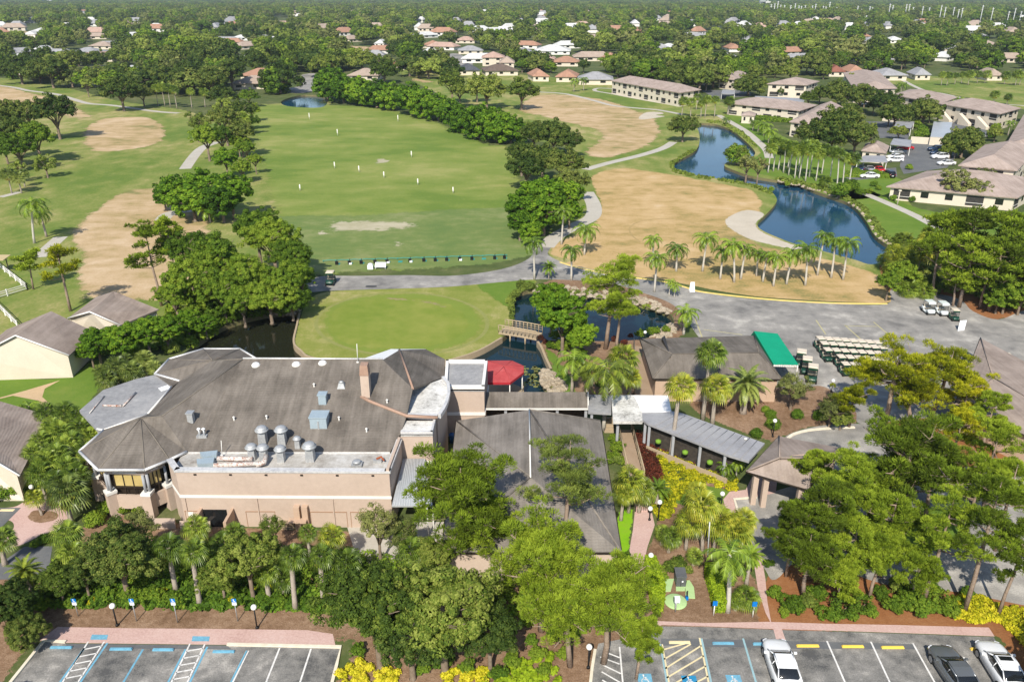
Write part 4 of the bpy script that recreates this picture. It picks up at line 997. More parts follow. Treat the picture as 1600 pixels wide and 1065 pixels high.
for k in range(6): mb.fbox(A, B, 0, (B - A).length, 0, .14 * (k + 1), -.35 * (k + 1), -.35 * k if k else 0)
mb.build('treads', M['brick'], st)
for s in (A, B): mb = MB(); mb.tube([s + Vector((0, 0, .9)), s + Vector((.2, 2.2, 1.7))], .05, 5); mb.tube([s, s + Vector((0, 0, .9))], .05, 5); mb.build('handrail', M['darkwood'], st)
st = thing('timber_steps', 'timber steps beside the dark hedge under the tall palm', 'steps', P(953, 672))
mb = MB(); A = P(944, 676); B = P(960, 676)
for k in range(5): mb.fbox(A, B, 0, (B - A).length, 0, .16 * (k + 1), -.4 * (k + 1), -.4 * k if k else 0)
mb.build('treads', M['wood'], st)
mb = MB(); [mb.tube([s, s + Vector((0, .8, 1.0)), s + Vector((0, 2.4, 1.7))], .05, 5) for s in (A, B)]; mb.build('handrail', M['darkwood'], st)
# ------------------------------------------------------------------ red awning pavilion on the water
rp = [e(762, 563, 3.0), e(800, 563, 3.0), e(818, 571, 3.0), e(818, 581, 3.0), e(797, 597, 3.0), e(762, 597, 3.0)]
t = thing('pavilion', 'red canvas roofed octagonal pavilion standing over the pond', 'pavilion', rp[4].xy.to_3d())
c0 = sum(rp, Vector()) / 6 + Vector((-.4, 0, .45)); mb = MB()
for a, b in zip(rp, rp[1:] + rp[:1]): mb.slab([a, b, c0], .05)
mb.build('canopy', M['red'], t)
for a in rp: mb = MB(); mb.tube([a + Vector((0, 0, .02)), c0 + Vector((0, 0, .02))], .03, 4); mb.build('canvas_seam', M['red'], t)
mb = MB()
for a, b in zip(rp, rp[1:] + rp[:1]): mb.slabw(a, b, 2.72, 2.98, .03)
mb.build('valance', mat('dark_red_canvas', [(.36, .02, .03)], rough=.8), t)
for p in rp: mb = MB(); q = inset_pt(p, c0, .15); mb.tube([(q.x, q.y, -.8), (q.x, q.y, 2.85)], .06, 6); mb.build('post', M['white'], t)
mb = MB(); mb.prism([tuple(p.xy) for p in rp], -.1, .1); mb.build('deck', M['wood'], t)
mb = MB()
for a, b in ((rp[2], rp[3]), (rp[3], rp[4])):
    for hh in (.5, 1.0): mb.tube([(a.x, a.y, hh), (b.x, b.y, hh)], .05, 4)
mb.build('railing', M['wood'], t)
for x, y, lb_ in ((786, 607, 'round wooden patio table under the red pavilion'),):
    p = P(x, y - 3, 0); tt = thing('patio_table', lb_, 'table', (p.x, p.y, .1)); mb = MB(); mb.lathe((p.x, p.y, .8), [(.5, 0), (.5, .05)], 12); mb.build('table_top', M['wood'], tt); mb = MB(); mb.tube([(p.x, p.y, .1), (p.x, p.y, .8)], .05, 6); mb.build('pedestal', M['white'], tt)
# ------------------------------------------------------------------ bridge
A, B = P(779, 523, 0), P(838, 533, 0); d = (B - A).normalized(); n = Vector((-d.y, d.x, 0))
t = thing('footbridge', 'wooden footbridge with railings over the pond channel', 'bridge', A)
L = (B - A).length; wd = 2.2
def arch(u): return .35 + .06 * math.sin(math.pi * u)
mb = MB(); N = 10
for k in range(N):
    u0, u1 = k / N, (k + 1) / N; a = A + d * L * u0; b = A + d * L * u1
    q = [a + Vector((0, 0, arch(u0))), b + Vector((0, 0, arch(u1))), b + n * wd + Vector((0, 0, arch(u1))), a + n * wd + Vector((0, 0, arch(u0)))]
    mb.slab(q, .25)
mb.build('deck', M['wood'], t)
for s in (0, wd):
    mb = MB()
    for k in range(N + 1):
        u = k / N; p = A + d * L * u + n * s + Vector((0, 0, arch(u))); mb.tube([p, p + Vector((0, 0, 1.05))], .05, 4)
    for hh in (.4, .72, 1.05):
        mb.tube([A + d * L * (k / N) + n * s + Vector((0, 0, arch(k / N) + hh)) for k in range(N + 1)], .08 if hh > 1 else .035, 4)
    mb.build('railing', M['wood'], t)
mb = MB(); [mb.tube([A + d * L * u + n * s + Vector((0, 0, -1)), A + d * L * u + n * s + Vector((0, 0, .4))], .12, 6) for u in (.3, .7) for s in (.1, wd - .1)]; mb.build('pile', M['wood'], t)
# seawalls round the pond
def seawall(label, pts, w=.25, h=.12):
    l, r = ribbon(pts, w, True, False, True); mb = MB(); nn = len(l)
    vs = [(*p, -.8) for p in l] + [(*p, h) for p in l] + [(*p, h) for p in r] + [(*p, -.8) for p in r]
    fs = [(a * nn + i, a * nn + i + 1, b * nn + i + 1, b * nn + i) for i in range(nn - 1) for a, b in ((1, 0), (2, 1), (3, 2), (0, 3))]
    mb.add(vs, fs); return tag(mb.build('seawall', M['wood']), label, 'seawall')
seawall('timber seawall along the curved edge of the putting green', [(468, 489), (464, 508), (459, 535), (470, 548), (484, 558), (530, 566), (600, 570), (660, 568), (705, 562), (748, 548), (784, 528)])
seawall('timber seawall on the garden bank beside the footbridge', [(840, 534), (846, 543), (853, 560), (861, 577)], .3)

lodge = hip_house('maintenance_lodge', 'broad brown roofed building at the right edge beyond the yellow green pines', (e(1492, 632, 3.2), e(1680, 712, 3.2), e(1680, 606, 3.2), e(1532, 528, 3.2)), (e(1552, 590, 3.9), e(1680, 665, 3.9)), M['houseroof'], M['tan'])
# ------------------------------------------------------------------ left houses, built from their photographed corners
def gable_house(name, label, ridge, right, left, floor=0, roofm=None, wallm=None, group=None):
    """ridge = (front, back); right / left = eave (front, back)"""
    Rf, Rb = map(Vector, ridge); o = thing(name, label, 'house', Rf.xy.to_3d(), group=group)
    mb = MB()
    for E in (right, left):
        mb.slab([Rf, Rb, Vector(E[1]), Vector(E[0])], .16)
    mb.build('roof', roofm or M['houseroof'], o)
    mb = MB(); c = (Rf + Rb) / 2
    for R, k in ((Rf, 0), (Rb, 1)):
        a, b = Vector(left[k]), Vector(right[k]); ins = (c - R).normalized() * .25; ins.z = 0
        a, b, r = a + ins, b + ins, R + ins - Vector((0, 0, .15))
        az = (b - a).normalized() * .3; a = a + az; b = b - az
        tk = Vector((ins.x, ins.y, 0)).normalized() * .2
        f = [Vector((a.x, a.y, 0)), Vector((b.x, b.y, 0)), b - Vector((0, 0, .15)), r, a - Vector((0, 0, .15))]
        mb.add([*f, *[p + tk for p in f]], [(0, 1, 2, 3, 4), (9, 8, 7, 6, 5), (0, 5, 6, 1), (1, 6, 7, 2), (2, 7, 8, 3), (3, 8, 9, 4), (4, 9, 5, 0)])
    for E in (right, left):
        a, b = Vector(E[0]), Vector(E[1]); inw = (c - (a + b) / 2); inw.z = 0; inw = inw.normalized() * .4
        dd = (b - a).normalized() * .3; a = a + inw + dd; b = b + inw - dd
        mb.slabw(a, b, 0, min(a.z, b.z) - .05, .15)
    mb.build('wall', wallm or M['cream'], o)
    mb = MB(); mb.tube([Rf, Vector(right[0])], .1, 5); mb.tube([Rf, Vector(left[0])], .1, 5); mb.build('barge_board', M['white'], o)
    return o
h1 = gable_house('gabled_house', 'cream gabled house farthest from the camera at the left edge', (e(140, 487, 4.9), e(178, 455, 4.9)), (e(188, 508, 3.0), e(248, 483, 3.0)), (e(106, 497, 3.0), e(150, 464, 3.0)))
mb = MB(); p, q = e(188, 508, 3.0), e(248, 483, 3.0); l = (q - p).length
mb.fbox(p, q, l - 1.6, l - .5, .2, 2.4, -.35, -.3); mb.build('door', M['white'], h1)
h2 = gable_house('gabled_house', 'larger cream gabled house with blank gable wall above the front lawn', (e(24, 524, 5.6), e(80, 486, 5.6)), (e(108, 555, 3.0), e(147, 518, 3.0)), (e(-45, 560, 3.0), e(10, 515, 3.0)))
mb = MB(); mb.slab([e(-30, 562, 2.7), e(20, 557, 2.7), e(14, 545, 3.3), e(-30, 548, 3.3)], .15); mb.build('porch_roof', M['houseroof'], h2)
mb = MB(); p = e(18, 558, 2.6); mb.box((p.x, p.y + .2, 1.3), (.15, .15, 2.6)); mb.build('porch_post', M['white'], h2)
h3 = gable_house('gabled_house', 'nearest left house, brown shingle roof beside the strip of palms', (e(-60, 690, 5.0), e(-40, 615, 5.0)), (e(31, 743, 2.8), e(78, 649, 2.8)), (e(-190, 743, 2.8), e(-150, 649, 2.8)))
# white rail fences of the left gardens
def fence(label, pts, h=1.0):
    Q = [P(*p) for p in pts]; o = thing('rail_fence', label, 'fence', Q[0])
    for a, b in zip(Q, Q[1:]):
        n = max(1, int((b - a).length / 2.5)); mb = MB()
        for hh in (.35, .7, 1.0): mb.slabw(a, b, hh * h - .1, hh * h, .06)
        mb.build('rail', M['white'], o)
        for k in range(n + 1):
            p = a.lerp(b, k / n); mb = MB(); mb.box((p.x, p.y, h / 2 + .05), (.16, .16, h + .1)); mb.build('post', M['white'], o)
fence('white rail fence with a corner at the far left lawn', [(-10, 410), (0, 419), (43, 453), (-20, 472)], 1.0)
fence('white rail fence nearer the gabled house at the left edge', [(-20, 465), (0, 484), (28, 512)], 1.0)
p = P(5, 425); t = thing('shade_shelter', 'small tan roofed shade shelter at the left edge', 'shelter', p)
mb = MB(); mb.slab([p + Vector((-1.6, -1, 2.4)), p + Vector((1.2, -1, 2.4)), p + Vector((1.2, 1.2, 2.6)), p + Vector((-1.6, 1.2, 2.6))], .12); mb.build('roof', mat('tan_canvas', [(.45, .36, .2)], rough=.8), t)
for dx in (-1.4, 1.0): mb = MB(); mb.box((p.x + dx, p.y, 1.2), (.12, .12, 2.4)); mb.build('post', M['darkwood'], t)

# ------------------------------------------------------------------ condominium blocks
def block(label, A, B, C, h=5.6, rise=2.2, roofm=None, wallm=None, storeys=2, name='condo_block', group=None, bays=None, hipf=.45, lanai=True, cat='condominium'):
    A, B, C = P(*A, h), P(*B, h), P(*C, h); D = A + C - B
    u = (B - A); v = (C - B); Lu, Lv = u.length, v.length; un, vn = u.normalized(), v.normalized()
    o = thing(name, label, cat, ((A + C) / 2).xy.to_3d(), group=group)
    if Lu >= Lv:
        k = min(hipf * Lv, Lu * .48); R1 = (A + D) / 2 + un * k; R2 = (B + C) / 2 - un * k
        rf = [[A, B, R2, R1], [C, D, R1, R2], [D, A, R1], [B, C, R2]]
    else:
        k = min(hipf * Lu, Lv * .48); R1 = (A + B) / 2 + vn * k; R2 = (D + C) / 2 - vn * k
        rf = [[B, C, R2, R1], [D, A, R1, R2], [A, B, R1], [C, D, R2]]
    up = Vector((0, 0, rise)); mb = MB()
    for f in rf: mb.slab([p + up if p in (R1, R2) else p for p in f], .25)
    mb.build('roof', roofm or M['condoroof'], o)
    ins = min(.7, Lu * .06, Lv * .1)
    a = A + un * ins + vn * ins; b = B - un * ins + vn * ins; c = C - un * ins - vn * ins; d = D + un * ins - vn * ins
    mb = MB(); mb.prism([tuple(p.xy) for p in (a, b, c, d)], 0, h - .2); mb.build('wall', wallm or M['cream'], o)
    sh = h / storeys
    for (p, q, L) in ((a, b, (b - a).length), (b, c, (c - b).length), (d, a, (a - d).length)):
        nb = bays or max(2, int(L / 4.2))
        if Vector((q - p).normalized().y, ) if False else False: pass
        w = L / nb
        for s in range(storeys):
            for k in range(nb):
                kind = (k + s) % 3 if lanai else 1
                mb = MB()
                if kind == 0:
                    mb.fbox(p, q, k * w + .15 * w, k * w + .85 * w, s * sh + .35, s * sh + sh * .82, -.05, .02); ww = mb.build('lanai_screen', M['screen'], o)
                    mb = MB(); mb.fbox(p, q, k * w + .12 * w, k * w + .88 * w, s * sh + .9, s * sh + .98, .02, .06); mb.build('rail', M['white'], ww)
                else:
                    mb.fbox(p, q, k * w + .3 * w, k * w + .62 * w, s * sh + sh * .35, s * sh + sh * .78, -.05, .03); mb.build('window', M['darkglass'], o)
    return o, (a, b, c, d)
G = 'tan roofed condominium blocks round the canal'
blocks = {}
blocks['long_n'] = block('long two storey condo block with tan roof above the bunker', (954, 126), (1062, 145), (1096, 140), group=G)
blocks['mid_a'] = block('low condo block with long tan roof above the pool terrace', (1134, 161), (1250, 173), (1278, 164), h=4.2, rise=2.0, group=G)
blocks['mid_b'] = block('condo block with blank cream gable walls behind the big dark oak', (1233, 190), (1276, 196), (1320, 168), h=4.6, rise=2.2, group=G)
blocks['far_a'] = block('condo block with white balconies behind the low long roof', (1198, 131), (1262, 133), (1281, 127), group=G)
blocks['far_b'] = block('tall hipped condo block at the left end of the long stepped row', (1334, 139), (1402, 138), (1374, 113), group=G)
blocks['row_a'] = block('left half of the long stepped condo row with outside stairs', (1394, 148), (1470, 162), (1496, 152), group=G)
blocks['row_b'] = block('right half of the long stepped condo row with outside stairs', (1468, 162), (1563, 178), (1596, 169), group=G)
blocks['east'] = block('condo block cut by the right edge behind the parking', (1572, 226), (1660, 230), (1670, 182), group=G)
blocks['near_b'] = block('condo block with two floors of balconies at the right edge', (1497, 258), (1590, 266), (1622, 232), h=5.4, group=G)
blocks['near_a'] = block('single storey condo block with broad tan roof beside the canal lawn', (1385, 291), (1590, 309), (1640, 282), h=3.0, rise=3.0, storeys=1, group=G)
blocks['north_e'] = block('small hipped condo house by the car park above the long block', (1122, 122), (1150, 125), (1172, 117), h=4.8, group=G)
blocks['hut'] = block('small cream clubhouse hut with tan roof beside the parked cars', (1346, 235), (1385, 239), (1390, 228), h=3.0, rise=1.6, storeys=1, group=G, lanai=False)
blocks['pool'] = block('tiny tan roofed pool cabana below the low condo block', (1158, 180), (1180, 181), (1182, 177), h=2.8, rise=1.0, storeys=1, group=G, lanai=False)
# outside stairs on the stepped row
for nm, us in (('row_a', (.12, .5)), ('row_b', (.08, .42, .72)), ('near_b', (.0,))):
    o, (a, b, c, d) = blocks[nm]; L = (b - a).length
    for u in us:
        mb = MB(); n = (b - a).normalized(); out = Vector((n.y, -n.x, 0))
        p0 = a + n * L * u + out * .3; p0.z = 0
        q = [p0 + out * .2, p0 + n * 5 + out * .2, p0 + n * 5 + out * .2 + Vector((0, 0, .9)), p0 + out * .2 + Vector((0, 0, 3.7)), p0 + out * .2 + Vector((0, 0, 2.6))]
        qq = [p + out * 1.3 for p in q]
        mb.add(q + qq, [(0, 1, 2, 3, 4), (9, 8, 7, 6, 5), (0, 5, 6, 1), (1, 6, 7, 2), (2, 7, 8, 3), (3, 8, 9, 4)])
        mb.build('outside_stair', M['cream'], o)
# carports
def carport(label, q, h=2.6, back=False):
    Q = [P(x, y, h) for x, y in q]; o = thing('carport', label, 'carport', Q[0].xy.to_3d(), group='flat roofed carports in the condo car park')
    mb = MB(); mb.slab(Q, .2); mb.build('roof', M['greymetalroof'] if not back else M['metalroof'], o)
    for p in Q: mb = MB(); r = inset_pt(p, sum(Q, Vector()) / 4, .4); mb.box((r.x, r.y, h / 2), (.15, .15, h)); mb.build('post', M['white'], o)
    if back: mb = MB(); mb.slabw(Q[0], Q[1], 0, h - .25, .15); mb.build('end_wall', M['cream'], o)
    return o
carport('silver carport roof behind the dark parking lot trees', [(1397, 197), (1424, 200), (1429, 190), (1402, 189)])
carport('largest silver carport with cream end wall in the condo car park', [(1454, 213), (1484, 215), (1488, 191), (1459, 190)], back=True)
carport('silver carport over the red and white parked cars', [(1391, 225), (1423, 229), (1425, 219), (1396, 216)])
carport('grey carport above the canal palms with a red car inside', [(1338, 252), (1387, 253), (1383, 243), (1350, 243)])
carport('long pale flat carport below the block with white balconies', [(1178, 155), (1256, 159), (1258, 154), (1180, 150)])
carport('small pale carport by the hipped condo house', [(1127, 146), (1148, 147), (1149, 141), (1129, 140)])
mb = MB(); a, b = P(1422, 224), P(1454, 226); mb.slabw(a, b, 0, 2.0, .2); o = mb.build('garden_wall', M['cream']); tag(o, 'plain cream wall at the end of the condo car park', 'wall')
mb = MB(); a, b = P(1378, 189), P(1400, 191); mb.slabw(a, b, 0, 2.0, .2); o = mb.build('garden_wall', M['cream']); tag(o, 'short cream bin enclosure wall near the dark parking trees', 'wall')

# ------------------------------------------------------------------ suburb houses (position, width in px, roof, wall)
RC = {'white': (.55, .55, .54), 'grey': (.3, .3, .31), 'tan': (.36, .285, .23), 'brown': (.14, .105, .085), 'pink': (.42, .29, .235), 'orange': (.36, .205, .14), 'red': (.22, .09, .065), 'dark': (.08, .085, .1)}
RM = {k: shingle_mat(k + '_house_roof', [tuple(c * .8 for c in v), v, tuple(min(.85, c * 1.12) for c in v)]) for k, v in RC.items()}
SUB = [(128,80,42,'grey','beside the far left lake of trees'),(163,88,22,'brown','under the left oaks'),(146,112,60,'white','long and low behind the left fairway trees'),(197,111,44,'white','left of the spreading fairway oak'),(216,105,24,'white','just behind the fairway oak'),(60,48,34,'white','beside the far tan field'),(155,70,36,'tan','above the grey roofed house'),(248,60,26,'pink','alone in the left woods'),(322,68,34,'white','low among the middle left woods'),(374,57,26,'white','in the woods left of the long pink roofed house'),(445,36,54,'pink','long with white walls in the far woods'),(408,56,16,'white','below the long pink roofed house'),(284,50,14,'white','tiny in the upper left woods'),(33,30,12,'white','tiny at the upper left edge'),(404,116,62,'orange','left of the cul-de-sac'),(385,129,58,'tan','with a gable facing the fairway palms'),(526,41,18,'tan','by the far pond'),(566,116,50,'tan','right of the cul-de-sac'),(619,100,20,'red','left of the orange roofs'),(664,90,38,'orange','with scattered tiles by the street'),(668,82,26,'white','with a dark porch above the orange roof'),(702,97,18,'pink','with a pergola beside the street'),(642,58,18,'brown','half hidden in the centre woods'),(674,68,30,'orange','above the street bend'),(726,61,32,'pink','in the centre woods'),(735,77,40,'grey','at the top of the suburb street'),(769,88,34,'pink','two storeys high beside the street'),(791,96,22,'tan','right of the two storey house'),(734,108,34,'dark','with dark slate roof before the street'),(784,109,54,'brown','with long brown roof and a dark gable'),(862,78,58,'white','wide and pale right of centre'),(845,90,42,'pink','in front of the wide pale roof'),(885,95,44,'orange','left of the tall tree clump'),(842,117,20,'orange','with dark solar panels'),(884,118,34,'orange','beside the golf fairway'),(930,122,56,'grey','low with screened pool left of the long condo'),(952,89,30,'orange','in the right centre woods'),(982,88,16,'white','small right of the orange roof'),(932,41,12,'tan','with a pale gable in the far woods'),(1046,73,34,'white','with several white gables'),(1106,29,22,'tan','in the far right woods'),(1120,49,22,'white','in a far clearing'),(1129,28,14,'pink','by the far clearing'),(1134,92,66,'grey','with a long pale roof above the condos'),(1186,86,26,'grey','right of the long pale roof'),(1118,54,20,'tan','below the far clearing'),(1284,51,10,'red','in the far right woods'),(1314,60,30,'grey','left of the far orange roof'),(1352,55,20,'orange','alone in the far right woods'),(1371,62,36,'grey','left of the far fairway'),(1402,61,24,'white','above the far fairway'),(1281,87,24,'white','before the far fairway'),(1352,89,28,'tan','below the far fairway'),(1388,91,20,'grey','with a white satellite dome beside it'),(1306,110,22,'red','behind the hipped condo block'),(1337,110,20,'orange','next to the dark red roof'),(1400,116,44,'grey','with a long screened pool'),(1442,115,24,'grey','by the northern fairway trees'),(1553,116,20,'tan','at the northern fairway edge'),(1490,74,28,'grey','in the right woods'),(1540,68,44,'tan','wide in the right edge woods'),(1548,80,30,'white','below the wide tan roof at the right'),(1478,65,22,'white','small in the right woods'),(11,108,10,'pink','tiny at the left edge'),(590,66,12,'white','tiny in the centre woods')]
LAND = []; HOUSES_FAR = []
rs = random.Random(5)
for i, (x, y, w, c, wh) in enumerate(SUB):
    m_ = mpp(x, y, 3); W = max(9, w * m_); D = min(max(11, W * .6), 20)
    two = 'two storey' in wh
    h = 5.2 if two else 2.7
    A = P(x - w / 2, y + 2, h); B = A + Vector((W, rs.uniform(-.12, .12) * W, 0)); C = B + Vector((rs.uniform(-3, 3), D * 1.5, 0))
    q = [toPx(p) for p in (A, B, C)]
    colour = {'dark': 'dark slate', 'brown': 'brown'}.get(c, c)
    o, _ = block('%s roofed suburban house %s' % (colour, wh), q[0], q[1], q[2], h=h, rise=3.0 if W < 22 else 3.8, roofm=RM[c], wallm=M['cream'] if c not in ('white',) else M['white'], storeys=2 if two else 1, name='suburban_house', group='suburban houses among the trees', cat='house', bays=max(2, min(5, int(W / 6))), lanai=False)
    LAND.append(('the %s roofed house %s' % (colour, wh), (x, y)))
rs = random.Random(11); fp = {}; FARH = []; RN = {'white': 'white', 'grey': 'grey', 'tan': 'tan', 'pink': 'pink', 'orange': 'orange'}
for i in range(1800):
    if len(FARH) >= 200: break
    z = rs.uniform(430, 1900); x = rs.uniform(-.68, .68) * z; q = toPx((x, z, 0))
    if any((a - q[0]) ** 2 + (2.5 * (b - q[1])) ** 2 < 20 ** 2 for a, b, *_ in SUB) or any(abs(a - x) < 26 and abs(b - z) < 22 for a, b in FARH): continue
    if q[1] > 104 or (q[1] > 62 and 1290 < q[0] < 1450): continue
    FARH.append((x, z)); c = rs.choice(['white', 'white', 'white', 'grey', 'grey', 'tan', 'tan', 'pink', 'grey', 'orange']); W = rs.uniform(15, 28); D = rs.uniform(11, 15)
    if c not in fp:
        A, B, C, D_ = (-10, -6, 2.8), (10, -6, 2.8), (10, 6, 2.8), (-10, 6, 2.8); o = thing('far_house', '', 'house'); mb = MB(); R1, R2 = (-5.5, 0, 5.8), (5.5, 0, 5.8)
        mb.slab([A, B, R2, R1], .3); mb.slab([C, D_, R1, R2], .3); mb.slab([D_, A, R1], .3); mb.slab([B, C, R2], .3); mb.build('roof', RM[c], o)
        mb = MB(); mb.box((0, 0, 1.3), (18.6, 10.6, 2.6)); w = mb.build('wall', M['white'] if c != 'tan' else M['cream'], o)
        for k in (-6, -1.5, 5): mb = MB(); mb.box((k, -5.32, 1.5), (2.4, .1, 1.2)); mb.build('window', M['darkglass'], o)
        fp[c] = o
    else: o = copy_tree(fp[c])
    o.location = (x, z, 0); o.scale = (W / 20, D / 12, 1.0 if z < 900 else 1.5); o.rotation_euler = (0, 0, rs.choice([0, .3, -.4, 1.57, .8])); o['group'] = 'small houses far in the woods'
    HOUSES_FAR.append((o, '%s roofed far house' % c, q[0], q[1]))
# far buildings on the skyline
for x, y, w, hh, c, lb in ((70, 5, 9, 9, (.16, .3, .5), 'blue glass tower on the far left skyline'), (78, 5, 6, 7, (.7, .7, .72), 'pale slab tower beside the blue one'), (1191, 10, 9, 11, (.35, .38, .36), 'grey green tower block on the far skyline'), (1199, 10, 8, 9, (.6, .6, .56), 'pale tower block beside the grey green one'),
        (215, 5, 12, 3, (.6, .7, .75), 'low bluish commercial roof at the top left'), (345, 5, 14, 3, (.75, .76, .76), 'white warehouse on the left skyline'), (447, 6, 10, 3, (.75, .76, .76), 'white warehouse left of centre on the skyline'), (472, 5, 9, 3, (.7, .7, .72), 'small white shed on the skyline'), (640, 6, 12, 3, (.75, .76, .76), 'white warehouse at the middle of the skyline'), (672, 6, 18, 3, (.72, .72, .7), 'long white warehouse at the middle of the skyline'), (750, 5, 10, 3, (.7, .72, .74), 'white warehouse right of centre on the skyline'), (905, 4, 16, 3, (.6, .62, .64), 'grey warehouse on the skyline'), (980, 4, 16, 3, (.66, .68, .7), 'pale warehouse left of the tower blocks'), (1160, 5, 16, 3, (.7, .7, .68), 'pale warehouse just left of the tower blocks')):
    p = P(x, y + 2); m_ = mpp(x, y + 2); W = w * m_; H = hh * m_
    o = thing('distant_building', lb, 'building', p, group='far buildings on the skyline')
    fm = mat('far_facade', [c, tuple(k * .85 for k in c)], ((.05, 1),), .6, .4)
    mb = MB(); mb.box((p.x, p.y + W * .3, H / 2), (W, W * .6, H)); mb.box((p.x, p.y + W * .3, H + .8), (W * .3, W * .3, 1.6)); mb.build('wall', fm, o)
    mb = MB()
    for k in range(max(1, int(H / 6))): mb.box((p.x, p.y - .3, 3 + k * 6), (W * .9, .5, 2.2))
    mb.build('window_band', M['darkglass'], o)
# power line poles
PW = [(1203,22,13),(1208,24,15),(1213,22,16),(1218,21,12),(1224,20,11),(1233,25,14),(1240,24,15),(1246,24,13),(1250,23,12),(1256,22,12),(1267,24,13),(1272,23,14),(1284,23,12),(1288,24,12),(1294,20,14),(1305,22,10),(1318,16,7),(1338,23,12),(1343,24,10),(1357,22,11),(1361,22,10),(1387,26,16),(1392,25,14),(1412,30,18),(1417,28,17),(1424,25,12),(1438,30,16),(1449,27,13),(1465,38,22),(1472,36,19),(1486,33,17),(1494,33,15),(1499,34,17),(1529,38,22),(1545,40,21),(1570,44,20),(1579,44,23),(1589,44,20),(1597,46,24)]
M['pole'] = mat('pale_steel_pole', [(.5, .51, .52), (.6, .61, .62)], ((.5, 1),), .5, .4)
for i, (x, y, h) in enumerate(PW):
    p = P(x, y + 6); m_ = mpp(x, y + 6); H = h * 1.5 * m_ ; r = .55 * m_
    o = thing('power_pole', '', 'power pole', p, group='transmission poles along the power line')
    mb = MB(); mb.tube([p, p + Vector((0, 0, H))], [r * 1.1, r * .7], 6); mb.build('pole', M['pole'], o)
    mb = MB(); 
    for hh in (.95, .82): mb.box((p.x, p.y, H * hh), (3.2 * m_, .5, r * .8))
    mb.build('crossarm', M['pole'], o)
    n = len(PW); od = ['first', 'second', 'third', 'fourth', 'fifth', 'sixth', 'seventh', 'eighth', 'ninth', 'tenth'][i % 10]
    seg_ = ['at the left end of the line', 'left of its middle', 'right of its middle', 'at the right end of the line'][i // 10]
    o['label'] = 'pale steel power pole, %s of those %s' % (od, seg_)
# condo car park lamp, telegraph details
# ------------------------------------------------------------------ foliage
LM_ = {}
LM_['oak'] = leaf_mat('oak_leaves', [(.03, .055, .014), (.06, .1, .022), (.11, .155, .035), (.2, .24, .08)])
LM_['darkoak'] = leaf_mat('dark_oak_leaves', [(.022, .045, .014), (.043, .075, .022), (.08, .115, .033), (.15, .18, .065)])
LM_['ficus'] = leaf_mat('ficus_leaves', [(.025, .06, .008), (.052, .12, .012), (.1, .19, .02), (.16, .255, .03)])
LM_['green'] = leaf_mat('green_leaves', [(.035, .07, .012), (.065, .125, .018), (.115, .185, .025), (.17, .235, .04)])
LM_['olive'] = leaf_mat('olive_leaves', [(.05, .07, .028), (.09, .115, .05), (.14, .165, .075), (.2, .22, .11)])
LM_['light'] = leaf_mat('light_green_leaves', [(.06, .09, .025), (.1, .145, .04), (.15, .205, .055), (.21, .265, .08)])
LM_['pine'] = leaf_mat('pine_needles', [(.055, .085, .014), (.1, .155, .02), (.155, .225, .028), (.225, .3, .042)], trans=.3)
LM_['ypine'] = leaf_mat('yellow_pine_needles', [(.09, .115, .01), (.185, .215, .014), (.29, .31, .02), (.38, .37, .03)], trans=.3)
LM_['gpine'] = leaf_mat('grey_pine_needles', [(.06, .085, .03), (.1, .14, .045), (.15, .2, .06), (.21, .26, .08)], trans=.3)
LM_['sabal'] = leaf_mat('sabal_fronds', [(.045, .08, .018), (.085, .14, .028), (.145, .215, .042), (.23, .3, .065)], rough=.4, spec=.4)
LM_['ysabal'] = leaf_mat('yellow_green_fronds', [(.07, .1, .02), (.13, .18, .03), (.21, .26, .04), (.33, .34, .06)], rough=.4, spec=.4)
LM_['queen'] = leaf_mat('queen_palm_fronds', [(.04, .08, .012), (.08, .14, .02), (.14, .22, .03), (.2, .29, .05)], rough=.4, spec=.4)
LM_['gsabal'] = leaf_mat('grey_green_fronds', [(.045, .075, .026), (.085, .125, .04), (.14, .19, .06), (.22, .27, .1)], rough=.4, spec=.4)
LM_['dead'] = leaf_mat('dead_fronds', [(.2, .13, .04), (.36, .26, .09), (.46, .36, .14)], rough=.8)
LM_['croton'] = leaf_mat('yellow_croton_leaves', [(.09, .12, .01), (.24, .26, .015), (.4, .385, .025), (.5, .46, .06)])
LM_['redleaf'] = leaf_mat('dark_red_leaves', [(.022, .012, .012), (.045, .018, .018), (.08, .024, .024), (.13, .035, .03)])
LM_['shrub'] = leaf_mat('shrub_leaves', [(.035, .075, .012), (.065, .13, .02), (.11, .185, .028), (.17, .245, .04)])
LM_['hedge'] = leaf_mat('clipped_hedge_leaves', [(.07, .13, .012), (.12, .2, .015), (.18, .27, .02), (.24, .33, .03)])
M['bark'] = mat('grey_brown_bark', [(.12, .09, .065), (.2, .155, .115), (.28, .23, .18)], ((2, .5), (14, .5)), .95, .1, space='obj', bump=.5)
M['pinebark'] = mat('pine_bark', [(.17, .115, .08), (.28, .21, .16), (.36, .29, .23)], ((2, .5), (14, .5)), .95, .1, space='obj', bump=.5)
M['palmbark'] = mat('palm_bark', [(.24, .2, .16), (.36, .31, .26), (.44, .39, .33)], ((2, .5), (14, .5)), .95, .1, space='obj', bump=.4)
M['palebark'] = mat('pale_palm_bark', [(.4, .37, .32), (.55, .52, .46)], ((2, .5), (14, .5)), .9, .1, space='obj', bump=.3)

